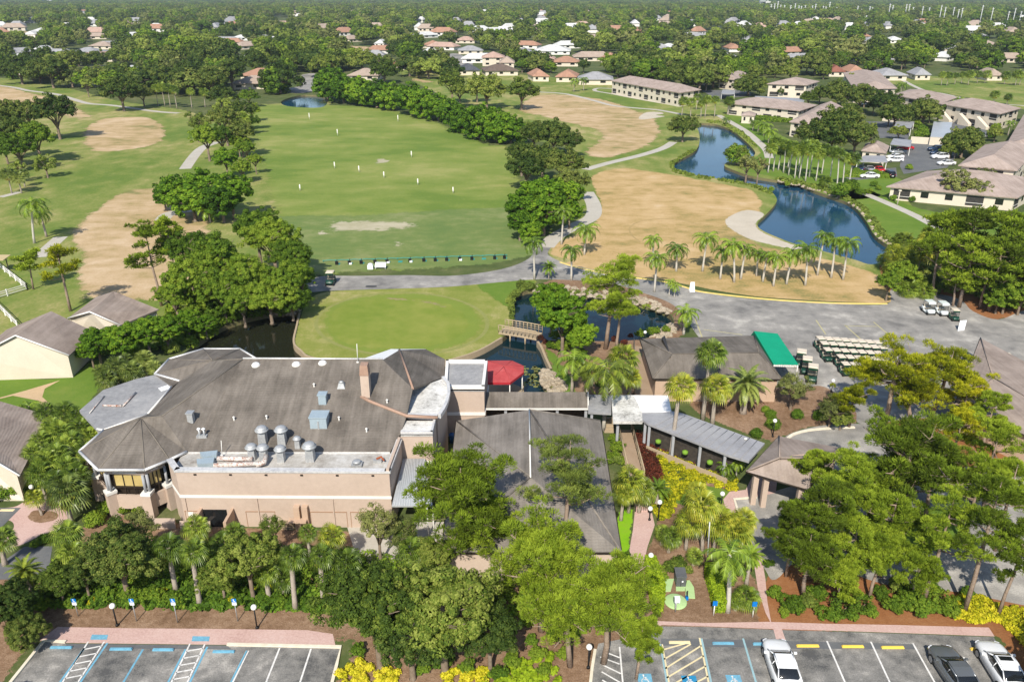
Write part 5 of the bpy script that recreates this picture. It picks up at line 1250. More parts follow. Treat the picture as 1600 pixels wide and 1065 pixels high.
def nrm(a): return a / np.maximum(np.linalg.norm(a, axis=-1, keepdims=True), 1e-9)
def leafquads(rng, C, N, size, asp=1.7):
    n = len(C); r = rng.normal(size=(n, 3))
    N = nrm(N); T = nrm(np.cross(N, r)); B = np.cross(N, T)
    s = (size * (.7 + .6 * rng.random(n)))[:, None]
    q = np.stack([C - T * s * asp / 2, C + B * s / 2, C + T * s * asp / 2, C - B * s / 2], 1)
    return q
def quad_mesh(name, quads, tone, m):
    n = len(quads); me = bpy.data.meshes.new(name)
    me.vertices.add(n * 4); me.loops.add(n * 4); me.polygons.add(n)
    me.vertices.foreach_set('co', quads.reshape(-1).astype(np.float32))
    me.loops.foreach_set('vertex_index', np.arange(n * 4, dtype=np.int32))
    me.polygons.foreach_set('loop_start', np.arange(0, n * 4, 4, dtype=np.int32))
    at = me.attributes.new('tone', 'FLOAT', 'FACE'); at.data.foreach_set('value', np.asarray(tone, np.float32))
    me.materials.append(m); me.update(calc_edges=True)
    return me
def rdir(rng, n, zmin=-1):
    z = rng.uniform(zmin, 1, n); t = rng.uniform(0, 2 * math.pi, n); r = np.sqrt(1 - z * z)
    return np.stack([r * np.cos(t), r * np.sin(t), z], 1)
def blob_crown(seed, ncl, per, leaf, sq=.75, clump=(.2, .34), gap=.0, zmin=-.35, asp=1.6, lob=.14):
    """unit crown: radius 1, centre at the origin"""
    rng = np.random.default_rng(seed)
    ph = rng.uniform(0, 6.28, 6)
    d = rdir(rng, ncl, zmin); rad = rng.uniform(.5, .9, ncl) if clump[1] < .2 else rng.uniform(.5, .84, ncl)
    az = np.arctan2(d[:, 1], d[:, 0]); rad *= 1 + lob * np.sin(2 * az + ph[0]) + lob * np.sin(3 * az + ph[1]) + lob * .8 * np.sin(5 * az + 3 * d[:, 2] + ph[2])
    cc = d * rad[:, None] * np.array([1, 1, sq]); cr = rng.uniform(*clump, ncl); ct = rng.uniform(0, 1, ncl)
    k = rng.integers(0, ncl, ncl * per); dd = rdir(rng, len(k), -.7); rr = rng.uniform(.55, 1.05, len(k)) ** .6
    C = cc[k] + dd * (cr[k] * rr)[:, None] * np.array([1, 1, .8])
    N = dd * 1.2 + rng.normal(size=dd.shape) * .38 + np.array([0, 0, .4]) + nrm(cc[k]) * .25
    q = leafquads(rng, C, N, leaf, asp)
    tone = .45 * ct[k] + .55 * rng.random(len(k))
    return q, tone
def limb_trunk(seed, r0=.07, n=6, top=.9, spread=.75, lean=0):
    """unit trunk: z 0..1 is ground to crown centre, xy in crown radii"""
    rng = random.Random(seed); mb = MB()
    fork = rng.uniform(.4, .55)
    mb.tube([(0, 0, -.03), (0.01, 0, .04), (lean * .4, 0, fork * .6), (lean, 0, fork)], [r0 * 1.5, r0 * 1.05, r0 * .95, r0 * .85], 8)
    for k in range(n):
        a = 2 * math.pi * k / n + rng.uniform(-.3, .3); s = spread * rng.uniform(.5, 1); h = rng.uniform(.9, 1.25) * top
        p1 = (lean + math.cos(a) * s * .3, math.sin(a) * s * .3, fork + (h - fork) * .45); p2 = (lean + math.cos(a) * s * .7, math.sin(a) * s * .7, fork + (h - fork) * .8); p3 = (lean + math.cos(a) * s, math.sin(a) * s, h)
        mb.tube([(lean, 0, fork - .03), p1, p2, p3], [r0 * .6, r0 * .42, r0 * .26, r0 * .1], 6)
        a2 = a + rng.uniform(-.7, .7); mb.tube([p1, (lean + math.cos(a2) * s * .8, math.sin(a2) * s * .8, h * .95)], [r0 * .3, r0 * .08], 5)
    for k in range(16):
        a = rng.uniform(0, 6.28); q = rng.uniform(.5, .93); z = 1 + rng.uniform(-.15, .5) * (1 - q * .6); mb.tube([(lean + math.cos(a) * .3, math.sin(a) * .3, .8), (lean + math.cos(a) * q * .75, math.sin(a) * q * .75, z * .93), (lean + math.cos(a + .15) * q, math.sin(a + .15) * q, z)], [.02, .012, .005], 4, cap=False)
    return mb
def mb_mesh(name, mb, m):
    me = bpy.data.meshes.new(name); me.from_pydata([tuple(v) for v in mb.v], [], mb.f); me.polygons.foreach_set('use_smooth', mb.sm); me.materials.append(m); me.update(); return me
PRO = {}
def crown_mesh(kind, tier, v, m):
    key = (kind, tier, v, m)
    if key in PRO: return PRO[key]
    sd = 100 * v + {'hi': 1, 'mid': 2, 'lo': 3}[tier]
    if kind == 'oak': q, t = blob_crown(sd, *{'hi': (330, 115, .034), 'mid': (170, 62, .06), 'lo': (60, 50, .1)}[tier], sq=.74, clump={'hi': (.07, .15), 'mid': (.1, .19), 'lo': (.14, .26)}[tier], lob=.17)
    elif kind == 'ficus': q, t = blob_crown(sd + 7, *{'hi': (270, 110, .042), 'mid': (170, 62, .066), 'lo': (60, 50, .11)}[tier], sq=.88, clump={'hi': (.08, .16), 'mid': (.1, .18), 'lo': (.14, .24)}[tier], lob=.1, zmin=-.8)
    elif kind == 'airy': q, t = blob_crown(sd + 17, *{'hi': (70, 110, .04), 'mid': (45, 60, .07), 'lo': (34, 34, .12)}[tier], sq=.8, clump=(.12, .24), zmin=-.6)
    elif kind == 'round': q, t = blob_crown(sd + 27, *{'hi': (60, 90, .075), 'mid': (40, 50, .12), 'lo': (24, 30, .2)}[tier], sq=.85, clump=(.3, .42), lob=.03, zmin=-.5)
    PRO[key] = quad_mesh('crown_' + kind, q, t, LM_[m]); return PRO[key]
def pine_parts(seed, R, H, dense=1.0, tier='hi'):
    """umbrella pine: real-size limbs with needle puffs; crown centre at height H, radius R"""
    rng = np.random.default_rng(seed); rr = random.Random(seed)
    mb = MB(); tr = max(.1, min(.34, R * .055)); puffs = []
    lean = (rr.uniform(-.12, .12) * R, rr.uniform(-.1, .1) * R)
    base = Vector((0, 0, 0)); fork = Vector((lean[0], lean[1], H * rr.uniform(.5, .62)))
    top = Vector((lean[0] * 1.5, lean[1] * 1.5, H + R * .35))
    mb.tube([base - Vector((0, 0, .2)), base.lerp(fork, .5) + Vector((rr.uniform(-.1, .1) * R * .4, 0, 0)), fork, fork.lerp(top, .6), top], [tr * 1.25, tr, tr * .85, tr * .45, tr * .12], 8)
    nl = int(9 * dense + 4)
    for k in range(nl):
        t = rr.uniform(0, .85); s = fork.lerp(top, t); a = 2.4 * k + rr.uniform(-.4, .4)
        L = R * (1.0 - .45 * t) * rr.uniform(.6, 1.05)
        e_ = s + Vector((math.cos(a) * L, math.sin(a) * L, R * rr.uniform(-.12, .42)))
        mid = s.lerp(e_, .5) + Vector((0, 0, -R * rr.uniform(.0, .12)))
        mb.tube([s, mid, e_], [tr * .42, tr * .28, tr * .1], 5)
        for j in range(int(rr.uniform(5, 9))):
            u = rr.uniform(.35, 1.05); b0 = s.lerp(mid, u * 2) if u < .5 else mid.lerp(e_, (u - .5) * 2)
            o = Vector((rr.uniform(-1, 1), rr.uniform(-1, 1), rr.uniform(.1, .8))) * R * .22
            mb.tube([b0, b0 + o], [tr * .12, tr * .05], 4, cap=False); puffs.append((b0 + o, R * rr.uniform(.1, .165)))
    puffs.append((top, R * .17))
    for k in range(int(7 * dense)):
        a = rr.uniform(0, 6.28); puffs.append((top + Vector((math.cos(a), math.sin(a), -.5)) * R * rr.uniform(.15, .45), R * .16))
    pc = np.array([tuple(p[0]) for p in puffs]); pr = np.array([p[1] for p in puffs]); per = {'hi': 170, 'mid': 60, 'lo': 26}[tier] + (50 if tier == 'hi' else 0)
    k = rng.integers(0, len(pc), len(pc) * per); d = rdir(rng, len(k), -.45)
    C = pc[k] + d * (pr[k] * rng.uniform(.35, 1, len(k)) ** .7)[:, None] * np.array([1, 1, .62])
    # needle tufts: long thin quads pointing outwards and up
    D = nrm(d + np.array([0, 0, .45]) + rng.normal(size=d.shape) * .35); S = nrm(np.cross(D, rng.normal(size=D.shape)))
    ln = {'hi': .23, 'mid': .46, 'lo': .8}[tier] * (.7 + .6 * rng.random(len(k))) * max(.7, min(1.3, R / 5)); w = ln * {'hi': .26, 'mid': .34, 'lo': .5}[tier]
    q = np.stack([C - S * w[:, None] / 2, C + S * w[:, None] / 2, C + D * ln[:, None] + S * w[:, None] * .3, C + D * ln[:, None] - S * w[:, None] * .3], 1)
    tone = .5 * rng.random(len(pc))[k] + .28 * rng.random(len(k)) + .22 * np.clip(d[:, 2], 0, 1)  # upper side of each puff lighter: light from above put into the tone
    return q, tone, mb
def fan_palm(seed, n=36, seg=14, droop=.5, up=.95):
    """unit palm head: radius 1"""
    rng = np.random.default_rng(seed); Q = []; T = []; DQ = []
    for i in range(n):
        az = 2.399963 * i + rng.uniform(-.2, .2); f = i / (n - 1); el = up * (1 - f) * 1.35 - droop * f - .1
        d = np.array([math.cos(az) * math.cos(el), math.sin(az) * math.cos(el), math.sin(el)]); pl = rng.uniform(.42, .55)
        hub = d * pl; side = nrm(np.cross(d, [0, 0, 1.0])); upv = np.cross(side, d); L = rng.uniform(.42, .56); tn = rng.uniform(.15, 1)
        Q.append([hub * 0 + side * .012, hub + side * .012, hub - side * .012, hub * 0 - side * .012]); T.append(tn * .7)
        for j in range(seg):
            a0 = -2.0 + 4.0 * j / seg; a1 = a0 + 4.0 / seg * .6; am = (a0 + a1) / 2
            v = lambda a, l, z: hub + (d * math.cos(a) + side * math.sin(a)) * l + upv * z
            dr = -abs(am) * .05 - .06
            wd = .09
            tip = v(am, L * (1 - .1 * abs(am)), dr) + np.array([0, 0, -.12 - .1 * f])
            Q.append([hub, v(a0, L * .6, -.01 + wd * .2), tip, v(a1, L * .6, -.03)]); T.append(np.clip(tn * .6 + rng.uniform(0, .4), 0, 1))
    for i in range(10):
        az = rng.uniform(0, 6.28); d = np.array([math.cos(az) * .45, math.sin(az) * .45, -.8]); side = nrm(np.cross(d, [0, 0, 1.0])); hub = d * .35
        for j in range(5):
            a = -.8 + .4 * j; tip = hub + (nrm(d[None])[0] * math.cos(a) + side * math.sin(a)) * .4
            DQ.append([hub + side * .02, tip + side * .03, tip - side * .03, hub - side * .02])
    return np.array(Q), np.array(T), np.array(DQ), rng.random(len(DQ))
def feather_palm(seed, n=20, leafl=.27, pairs=20, arch=1.0, up=1.05, low=-.35, hang=.55):
    rng = np.random.default_rng(seed); Q = []; T = []
    for i in range(n):
        az = 2.399963 * i + rng.uniform(-.25, .25); f = i / (n - 1); el = up * (1 - f) + low * f; tn = rng.uniform(0, 1)
        h = np.array([math.cos(az), math.sin(az), 0]); s = np.array([-h[1], h[0], 0]); pts = []; p = np.zeros(3); a = el
        L = rng.uniform(.9, 1.1) * 1.15; K = 9
        for k in range(K + 1):
            pts.append(p.copy()); p = p + (h * math.cos(a) + np.array([0, 0, 1]) * math.sin(a)) * L / K; a -= arch * 1.75 / K * (1 + k * .12)
        pts = np.array(pts)
        for k in range(K): Q.append([pts[k] + s * .012, pts[k + 1] + s * .008, pts[k + 1] - s * .008, pts[k] - s * .012]); T.append(.8)
        for j in range(pairs):
            u = .14 + .86 * j / pairs; x = u * K; k = min(int(x), K - 1); b = pts[k] + (pts[k + 1] - pts[k]) * (x - k); tg = nrm((pts[k + 1] - pts[k])[None])[0]
            ll = leafl * math.sin(math.pi * min(1, .18 + u * .8)) * rng.uniform(.8, 1.2)
            for sg in (-1, 1):
                d = nrm((s * sg * .8 + tg * .45 + np.array([0, 0, -hang * rng.uniform(.5, 1.3)]))[None])[0]; w = tg * .024
                Q.append([b - w, b + d * ll * .5 - w * .9 , b + d * ll, b + w]); T.append(np.clip(tn * .5 + rng.uniform(0, .5), 0, 1))
    return np.array(Q), np.array(T)

TREES = list(HOUSES_FAR)          # (object, base phrase, px, py, group)
def finish(o, base, px, py, cat, group): tag(o, None, cat, group); TREES.append((o, base, px, py))
def place_px(cx, cy, by):
    Y = P(0, by).y; c, m_ = atY(cx, cy, Y); return c, m_
def tree(kind, m, cx, cy, r, by, base, tier='mid', v=0, bx=None, sq=1.0, cat='tree', group=None, name=None, rad=None):
    c, m_ = place_px(cx, cy, by); R = r * m_; hc = max(c.z, R * .5)
    o = thing(name or {'oak': 'oak_tree', 'ficus': 'ficus_tree', 'airy': 'slender_tree', 'round': 'round_tree'}[kind], '', cat, (c.x, c.y, 0))
    tm = PRO.setdefault(('trunk', v), mb_mesh('trunk', limb_trunk(50 + v), M['bark']))
    t = link('trunk', tm, o); t.scale = (R, R, hc); reg(t, o)
    k = link('crown', crown_mesh(kind, tier, v, m), o); k.location = (0, 0, hc); k.scale = (R, R, R * sq); k.rotation_euler = (0, 0, random.Random(int(cx * 7 + cy)).uniform(0, 6.28)); reg(k, o)
    finish(o, base, cx, cy, cat, group); return o
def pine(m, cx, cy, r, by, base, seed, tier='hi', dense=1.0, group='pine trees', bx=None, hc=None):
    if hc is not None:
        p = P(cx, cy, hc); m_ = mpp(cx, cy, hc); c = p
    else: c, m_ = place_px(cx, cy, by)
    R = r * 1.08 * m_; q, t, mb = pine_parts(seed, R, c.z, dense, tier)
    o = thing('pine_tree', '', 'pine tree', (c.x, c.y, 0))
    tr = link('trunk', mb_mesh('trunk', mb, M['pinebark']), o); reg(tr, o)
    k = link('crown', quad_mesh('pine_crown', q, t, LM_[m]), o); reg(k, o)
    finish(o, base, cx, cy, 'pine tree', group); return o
def palm(kind, cx, cy, r, by, base, m=None, bx=None, v=0, group=None, trunk=None, tr=.15, name=None, dead=True, hc=None, tilt=0):
    if hc is not None: c = P(cx, cy, hc); m_ = mpp(cx, cy, hc)
    else: c, m_ = place_px(cx, cy, by)
    R = r * m_; hc = max(.5, c.z)
    bxx = c.x + math.sin(cx * 12.9) * .045 * hc if bx is None else P(bx, by).x; R *= 1 + .12 * math.sin(cx * 7.7 + cy)
    R *= 1.22 if kind == 'feather' else 1.05
    o = thing(name or {'fan': 'sabal_palm', 'feather': 'queen_palm', 'date': 'date_palm'}[kind], '', 'palm tree', (bxx, c.y, 0))
    dx = c.x - bxx
    key = ('ptrunk', trunk, round(tr, 2), round(hc, 1), round(dx, 1))
    if key not in PRO:
        mb = MB(); n = 6; pts = [(dx * (k / n) ** 1.4, 0, hc * k / n - (.1 if k == 0 else 0)) for k in range(n + 1)]
        mb.tube(pts, [tr * 1.35] + [tr * (1.0 - .2 * k / n) for k in range(n)], 8)
        if kind == 'feather': mb.tube([(dx, 0, hc - .25), (dx, 0, hc + .1)], [tr * .7, tr * .4], 6)
        PRO[key] = mb_mesh('trunk', mb, M[trunk or 'palmbark'])
    t = link('trunk', PRO[key], o); reg(t, o)
    mm = m or {'fan': 'sabal', 'feather': 'queen', 'date': 'sabal'}[kind]; key = ('head', kind, v, mm)
    if key not in PRO:
        if kind == 'fan': q, tt, dq, dt = fan_palm(30 + v); PRO[key] = quad_mesh('fronds', q, tt, LM_[mm]); PRO[('dead', v)] = quad_mesh('dead_fronds', dq, dt, LM_['dead'])
        elif kind == 'feather': q, tt = feather_palm(60 + v); PRO[key] = quad_mesh('fronds', q, tt, LM_[mm])
        else: q, tt = feather_palm(90 + v, n=44, leafl=.19, pairs=26, arch=.62, up=1.4, low=-.5, hang=.12); PRO[key] = quad_mesh('fronds', q, tt, LM_[mm])
    k = link('crown', PRO[key], o); k.location = (dx, 0, hc); k.scale = (R, R, R); k.rotation_euler = (0, 0, (cx * .37) % 6.28); reg(k, o)
    if kind == 'fan' and dead:
        k = link('dead_fronds', PRO[('dead', v)] if ('dead', v) in PRO else quad_mesh('dead_fronds', *fan_palm(30 + v)[2:], LM_['dead']), o); k.location = (dx, 0, hc); k.scale = (R, R, R); reg(k, o)
    finish(o, base, cx, cy, 'palm tree', group); return o

# ---------------------------------------------------------------- near and middle trees, each placed from the photograph
OK, DK, FI, GR = 'oak', 'darkoak', 'ficus', 'green'
GT = 'broadleaf trees of the golf course'
def T(kind, m, lst, base, tier='mid', sq=1.0):
    for i, t in enumerate(lst): tree(kind, m, t[0], t[1], t[2], t[3], base, tier, (i * 5 + int(t[0])) % 4, sq=sq, group=GT)
# upper left stand
T('oak', DK, [(40, 178, 30, 222), (84, 172, 32, 218), (20, 205, 28, 248), (62, 92, 26, 112), (78, 110, 30, 138), (30, 108, 30, 132), (108, 96, 24, 124), (0, 178, 30, 225)], 'dark spreading oak')
T('oak', GR, [(55, 212, 30, 255), (28, 230, 26, 268), (5, 225, 24, 262)], 'bright green round tree')
T('airy', 'light', [(70, 256, 20, 278), (28, 262, 16, 285), (135, 132, 12, 152)], 'thin pale green tree')
T('oak', DK, [(188, 142, 30, 174), (222, 146, 18, 168), (150, 95, 20, 120), (250, 122, 26, 146), (290, 118, 28, 146), (330, 122, 26, 150), (310, 92, 28, 118), (270, 96, 26, 118), (360, 112, 26, 142), (345, 150, 22, 166), (436, 122, 32, 146), (395, 98, 26, 118)], 'dark domed oak')
T('oak', DK, [(350, 186, 26, 228), (375, 205, 22, 246), (378, 172, 20, 205)], 'dark oak beside the range')
T('airy', 'light', [(306, 190, 20, 222), (350, 165, 18, 200)], 'pale loose tree')
T('oak', GR, [(322, 214, 26, 252), (345, 212, 22, 250)], 'mid green layered tree')
T('ficus', FI, [(352, 246, 22, 278), (275, 298, 36, 340), (318, 292, 40, 338), (360, 298, 36, 342), (300, 312, 38, 346), (345, 312, 36, 348), (255, 304, 20, 330)], 'dense glossy green ficus', sq=.85)
# big stand left of the putting green
T('oak', GR, [(292, 388, 38, 470), (335, 400, 44, 480), (300, 430, 46, 500), (345, 450, 42, 505), (380, 425, 40, 490), (272, 460, 30, 505)], 'broad mid green tree', 'hi')
T('oak', GR, [(425, 372, 44, 440), (455, 400, 34, 455), (400, 352, 38, 425), (440, 440, 40, 490), (420, 465, 40, 505), (470, 430, 26, 470), (455, 470, 30, 500), (378, 470, 32, 510)], 'bright green full tree', 'hi')
T('ficus', FI, [(150, 532, 30, 572), (190, 528, 34, 570), (228, 518, 34, 560), (258, 512, 30, 552), (140, 545, 22, 575), (292, 500, 24, 530), (320, 505, 20, 528)], 'low dense garden tree', 'hi', sq=.8)
# bright row behind the range
row = [(512, 132, 22, 160), (535, 138, 23, 164), (562, 142, 24, 167), (590, 146, 23, 170), (615, 150, 22, 174), (640, 152, 24, 182), (662, 160, 24, 186), (685, 166, 22, 191), (702, 172, 20, 195), (725, 186, 24, 208), (748, 188, 28, 218), (775, 194, 28, 224), (800, 202, 24, 226), (520, 118, 18, 150)]
T('ficus', FI, [(x + (i % 3 - 1) * 2, y + 2, r * 1.22, b - 2) for i, (x, y, r, b) in enumerate(row)], 'bright green hedge-like tree', sq=.95)
T('oak', DK, [(835, 208, 26, 238), (865, 212, 32, 244), (890, 222, 22, 248), (815, 240, 26, 275), (848, 248, 30, 285), (880, 255, 30, 292), (822, 262, 30, 296), (888, 284, 26, 318)], 'dark rounded oak')
T('ficus', FI, [(845, 305, 40, 352), (815, 320, 30, 362), (880, 305, 32, 345), (850, 330, 36, 368), (812, 345, 22, 376), (890, 330, 22, 358), (828, 362, 20, 385)], 'bright dense round tree', sq=.9)
T('oak', OK, [(760, 140, 30, 170), (815, 142, 26, 172), (745, 133, 18, 160), (706, 128, 22, 162), (718, 142, 16, 168), (600, 110, 24, 130), (565, 95, 26, 112), (480, 88, 26, 112), (510, 100, 22, 125)], 'solitary mid green oak')
T('oak', DK, [(1068, 198, 24, 222), (1152, 240, 18, 258), (1345, 152, 28, 176), (1302, 204, 42, 244), (1338, 214, 30, 246), (1268, 210, 28, 238), (1320, 188, 30, 226), (1385, 158, 22, 184), (1400, 178, 26, 200), (1445, 175, 30, 200), (1505, 225, 36, 246), (1070, 118, 30, 140), (1030, 100, 22, 120), (1170, 135, 28, 150), (1308, 147, 28, 166), (1275, 100, 28, 118)], 'dark domed oak')
T('airy', 'olive', [(1495, 285, 30, 318), (1530, 296, 22, 320), (1470, 282, 16, 306), (1168, 256, 20, 284), (1186, 258, 16, 290), (1540, 275, 18, 300)], 'open crowned olive green tree')
T('round', 'shrub', [(1313, 298, 14, 310), (1440, 210, 12, 222), (1152, 242, 19, 258), (1345, 300, 8, 306)], 'rounded bright shrub tree')
# right stand
T('oak', GR, [(1390, 440, 20, 470), (1575, 455, 26, 490), (1560, 470, 22, 490), (1598, 460, 26, 492), (1410, 425, 24, 455)], 'dark green understorey tree')
P2 = 'pine trees of the right hand stand'
for i, t in enumerate([(1488, 345, 38, 440), (1530, 342, 40, 450), (1575, 348, 40, 460), (1475, 385, 38, 465), (1520, 390, 44, 480), (1568, 395, 46, 485), (1600, 370, 40, 470), (1545, 425, 34, 480), (1500, 430, 30, 478), (1608, 420, 40, 490)]):
    pine('pine', *t, 'tall umbrella pine', 200 + i, 'mid', 1.5, P2)
pine('ypine', 90, 400, 34, 486, 'tall leaning pine with open crown', 301, 'mid', .6)
pine('pine', 40, 405, 22, 452, 'slim pine by the white fence', 302, 'mid', .8)
pine('pine', 232, 370, 34, 478, 'tall bare trunked pine', 303, 'mid', 1.0)
pine('pine', 262, 350, 24, 470, 'short topped pine in the left stand', 304, 'mid', 1.0)
# pond trees
tree('ficus', FI, 880, 488, 42, 555, 'bright broadleaf tree leaning over the pond', 'hi', 1, group=GT)
tree('ficus', FI, 862, 465, 30, 520, 'bright broadleaf crown at the pond edge', 'hi', 2, group=GT)
tree('ficus', FI, 905, 520, 28, 560, 'low bright broadleaf tree by the pond trunks', 'hi', 3, group=GT)
pine('pine', 952, 430, 52, 545, 'tall pine standing over the pond', 311, 'hi', 1.3)
pine('pine', 968, 470, 40, 552, 'second pine over the pond with pale trunk', 312, 'hi', .8)
# centre pines
pine('pine', 728, 752, 84, 890, 'large full pine before the dining hall', 321, 'hi', 2.6)
pine('pine', 748, 812, 60, 900, 'lower pine beside the dining hall gutter', 322, 'hi', 1.2)
pine('gpine', 885, 712, 66, 880, 'sparse open pine over the dining hall roof', 323, 'hi', 1.0)
pine('pine', 848, 872, 84, 985, 'bright full pine below the dining hall', 324, 'hi', 2.9)
pine('pine', 950, 915, 80, 1035, 'bright pine reaching over the parking stalls', 325, 'hi', 2.9)
pine('pine', 895, 940, 72, 1040, 'low pine over the red mulch', 326, 'hi', 2.4)
pine('pine', 1000, 985, 34, 1060, 'small pine tip over the hatched aisle', 327, 'hi', 1.0)
# right hand pines
PR = 'pine trees round the entrance drive'
for i, (m, cx, cy, r, by, d, lb) in enumerate([('ypine', 1400, 575, 62, 662, 1.3, 'yellow green pine spreading beside the cart rows'), ('ypine', 1475, 565, 56, 655, 1.3, 'yellow green pine with pale forked limbs'), ('ypine', 1335, 622, 34, 668, .9, 'small yellow green pine left of the forked trunk'), ('ypine', 1520, 605, 46, 680, .8, 'open yellow pine at the brown lot edge'), ('ypine', 1435, 620, 60, 672, .9, 'low yellow pine over the forked trunk'),
        ('pine', 1425, 705, 92, 840, 2.0, 'widest green pine above the entrance drive'), ('pine', 1330, 735, 60, 860, 1.5, 'green pine right of the entrance canopy'), ('pine', 1290, 775, 54, 905, 1.5, 'green pine over the entrance canopy roof'), ('ypine', 1500, 655, 40, 745, .9, 'green yellow pine behind the widest one'), ('pine', 1570, 680, 46, 800, 1.2, 'green pine at the right edge by the drive'),
        ('pine', 1270, 850, 56, 932, 1.4, 'pine with short trunk above the red mulch'), ('pine', 1345, 830, 50, 925, 1.2, 'pine with tall pale trunk over the drive'), ('pine', 1480, 800, 56, 942, 1.1, 'leaning pine left of the yellow crotons'), ('pine', 1560, 770, 60, 955, 1.3, 'leaning pine above the yellow crotons'), ('pine', 1600, 830, 44, 960, 1.0, 'pine cut by the right edge'), ('pine', 1400, 790, 54, 900, 1.2, 'pine shading the lawn patch'), ('pine', 1375, 860, 44, 935, 1.2, 'middle pine above the parking shrubs'), ('pine', 1440, 870, 40, 945, 1.0, 'low pine left of the leaning one'), ('pine', 1245, 800, 36, 900, 1.1, 'small pine at the canopy corner'), ('pine', 1475, 715, 60, 830, 1.5, 'full pine above the leaning pines'), ('pine', 1360, 780, 50, 880, 1.4, 'full pine over the shaded drive'), ('pine', 1275, 715, 32, 800, 1.1, 'pine tip covering the canopy ridge end'), ('pine', 1590, 740, 46, 860, 1.2, 'dense pine cut by the right edge'), ('pine', 1555, 630, 34, 710, 1.0, 'pine before the broad brown roof'), ('pine', 1535, 730, 50, 850, 1.1, 'dense pine above the shaded lawn'), ('pine', 1320, 900, 34, 950, 1.0, 'small low pine above the parking walk')]):
    pine(m, cx, cy, r, by, lb, 401 + i, 'hi', d, PR)
# bottom oaks
for i, (k, m, cx, cy, r, by, lb, tier) in enumerate([('oak', OK, 585, 940, 78, 1045, 'big dark oak over the parking lot corner', 'hi'), ('oak', OK, 690, 945, 88, 1050, 'biggest dark oak at the bottom centre', 'hi'), ('oak', DK, 640, 985, 70, 1060, 'low dark oak above the yellow crotons', 'hi'), ('oak', DK, 765, 985, 52, 1050, 'dark oak crown joining the pines', 'hi'),
        ('oak', 'darkoak', 185, 868, 62, 935, 'dark grey green oak behind the left signs', 'hi'), ('airy', 'olive', 215, 822, 34, 880, 'greyish olive tree before the glazed turret', 'hi'), ('oak', OK, 385, 868, 52, 940, 'mid green oak before the service entrance', 'hi'), ('oak', OK, 345, 900, 34, 940, 'low oak among the palms', 'hi'), ('airy', 'olive', 590, 815, 36, 880, 'thin leaved olive tree before the peach wall', 'hi'), ('airy', 'olive', 625, 835, 30, 885, 'thin leaved olive tree by the side canopy', 'hi'),
        ('airy', OK, 425, 820, 22, 870, 'small open tree by the service cabinets', 'hi'), ('oak', DK, 15, 945, 42, 990, 'dark tree mass at the bottom left corner', 'hi'), ('oak', DK, 40, 985, 36, 1010, 'dark low tree over the walk end', 'hi'), ('oak', OK, 90, 905, 34, 945, 'mid green shrubby tree beside the date palm', 'hi'), ('oak', DK, 130, 895, 30, 940, 'dark shrubby tree left of the signs', 'hi'), ('oak', OK, 680, 868, 34, 920, 'mid green tree behind the biggest oak', 'hi'),
        ('airy', 'olive', 1240, 605, 30, 640, 'olive green garden tree beside the green awning', 'hi'), ('airy', 'olive', 1300, 640, 26, 668, 'dark loose tree beside the fountain drive', 'hi'), ('oak', OK, 1315, 655, 18, 672, 'low round tree by the fountain drive', 'hi')]):
    tree(k, m, cx, cy, r, by, lb, tier, i % 4, group='broadleaf trees near the clubhouse')
# ---------------------------------------------------------------- palms
def PL(kind, lst, base, group, m=None, **kw):
    for i, t in enumerate(lst): palm(kind, t[0], t[1], t[2], t[3], base, m=t[5] if len(t) > 5 else m, bx=t[4] if len(t) > 4 else None, v=i % 3, group=group, **kw)
PL('feather', [(833, 378, 20, 436), (881, 330, 15, 382), (916, 358, 22, 398), (893, 390, 18, 438), (1021, 374, 18, 418), (1027, 402, 22, 456), (1058, 388, 18, 424), (1105, 372, 20, 424), (1145, 382, 22, 441, 1147), (1184, 395, 17, 431, 1182), (1214, 402, 21, 447), (1262, 388, 20, 446, 1258), (1288, 368, 17, 430, 1277), (1325, 380, 20, 437, 1317), (1073, 488, 24, 522, 1068), (1165, 388, 17, 436), (1199, 398, 18, 440), (1238, 396, 18, 444), (1130, 392, 16, 436), (1306, 376, 17, 434)], 'tall queen palm', 'queen palms lining the cart road', trunk='palebark', tr=.17)
PL('feather', [(1055, 446, 12, 464), (1048, 440, 9, 462)], 'small twin stemmed palm', 'queen palms lining the cart road', trunk='palebark', tr=.1)
palm('date', 858, 418, 13, 436, 'small clump palm on the road verge', v=0, tr=.08, m='queen')
PL('feather', [(950, 580, 44, 672, 943, 'ysabal')], 'tallest queen palm with yellow lower fronds', 'garden palms', trunk='palebark', tr=.2)
PL('feather', [(897, 562, 36, 612)], 'dark green queen palm beside the rock bank', 'garden palms', trunk='palmbark', tr=.18)
PL('fan', [(920, 580, 22, 640), (972, 560, 26, 625), (985, 590, 20, 632)], 'yellow tinged palm behind the tallest queen palm', 'garden palms', m='ysabal')
PL('fan', [(1063, 605, 29, 715, 1048, 'ysabal'), (1110, 552, 26, 655, 1098, 'sabal'), (1118, 605, 26, 662, 1113, 'ysabal')], 'tall fan palm with ragged skirt', 'garden palms', tr=.22)
palm('date', 1167, 600, 38, 645, 'broad date palm with arching grey green fronds', v=0, group='garden palms', m='gsabal', tr=.35)
PL('feather', [(1135, 728, 18, 750), (1152, 722, 16, 748)], 'slender twin palm by the canopy', 'garden palms', trunk='palebark', tr=.07)
PL('feather', [(1140, 868, 36, 955, 1137)], 'queen palm between the clipped hedge and blue sign', 'garden palms', trunk='palebark', tr=.18)
palm('date', 1173, 868, 24, 912, 'dark small palm by the brick path', v=1, group='garden palms', m='queen', tr=.16, bx=1166)
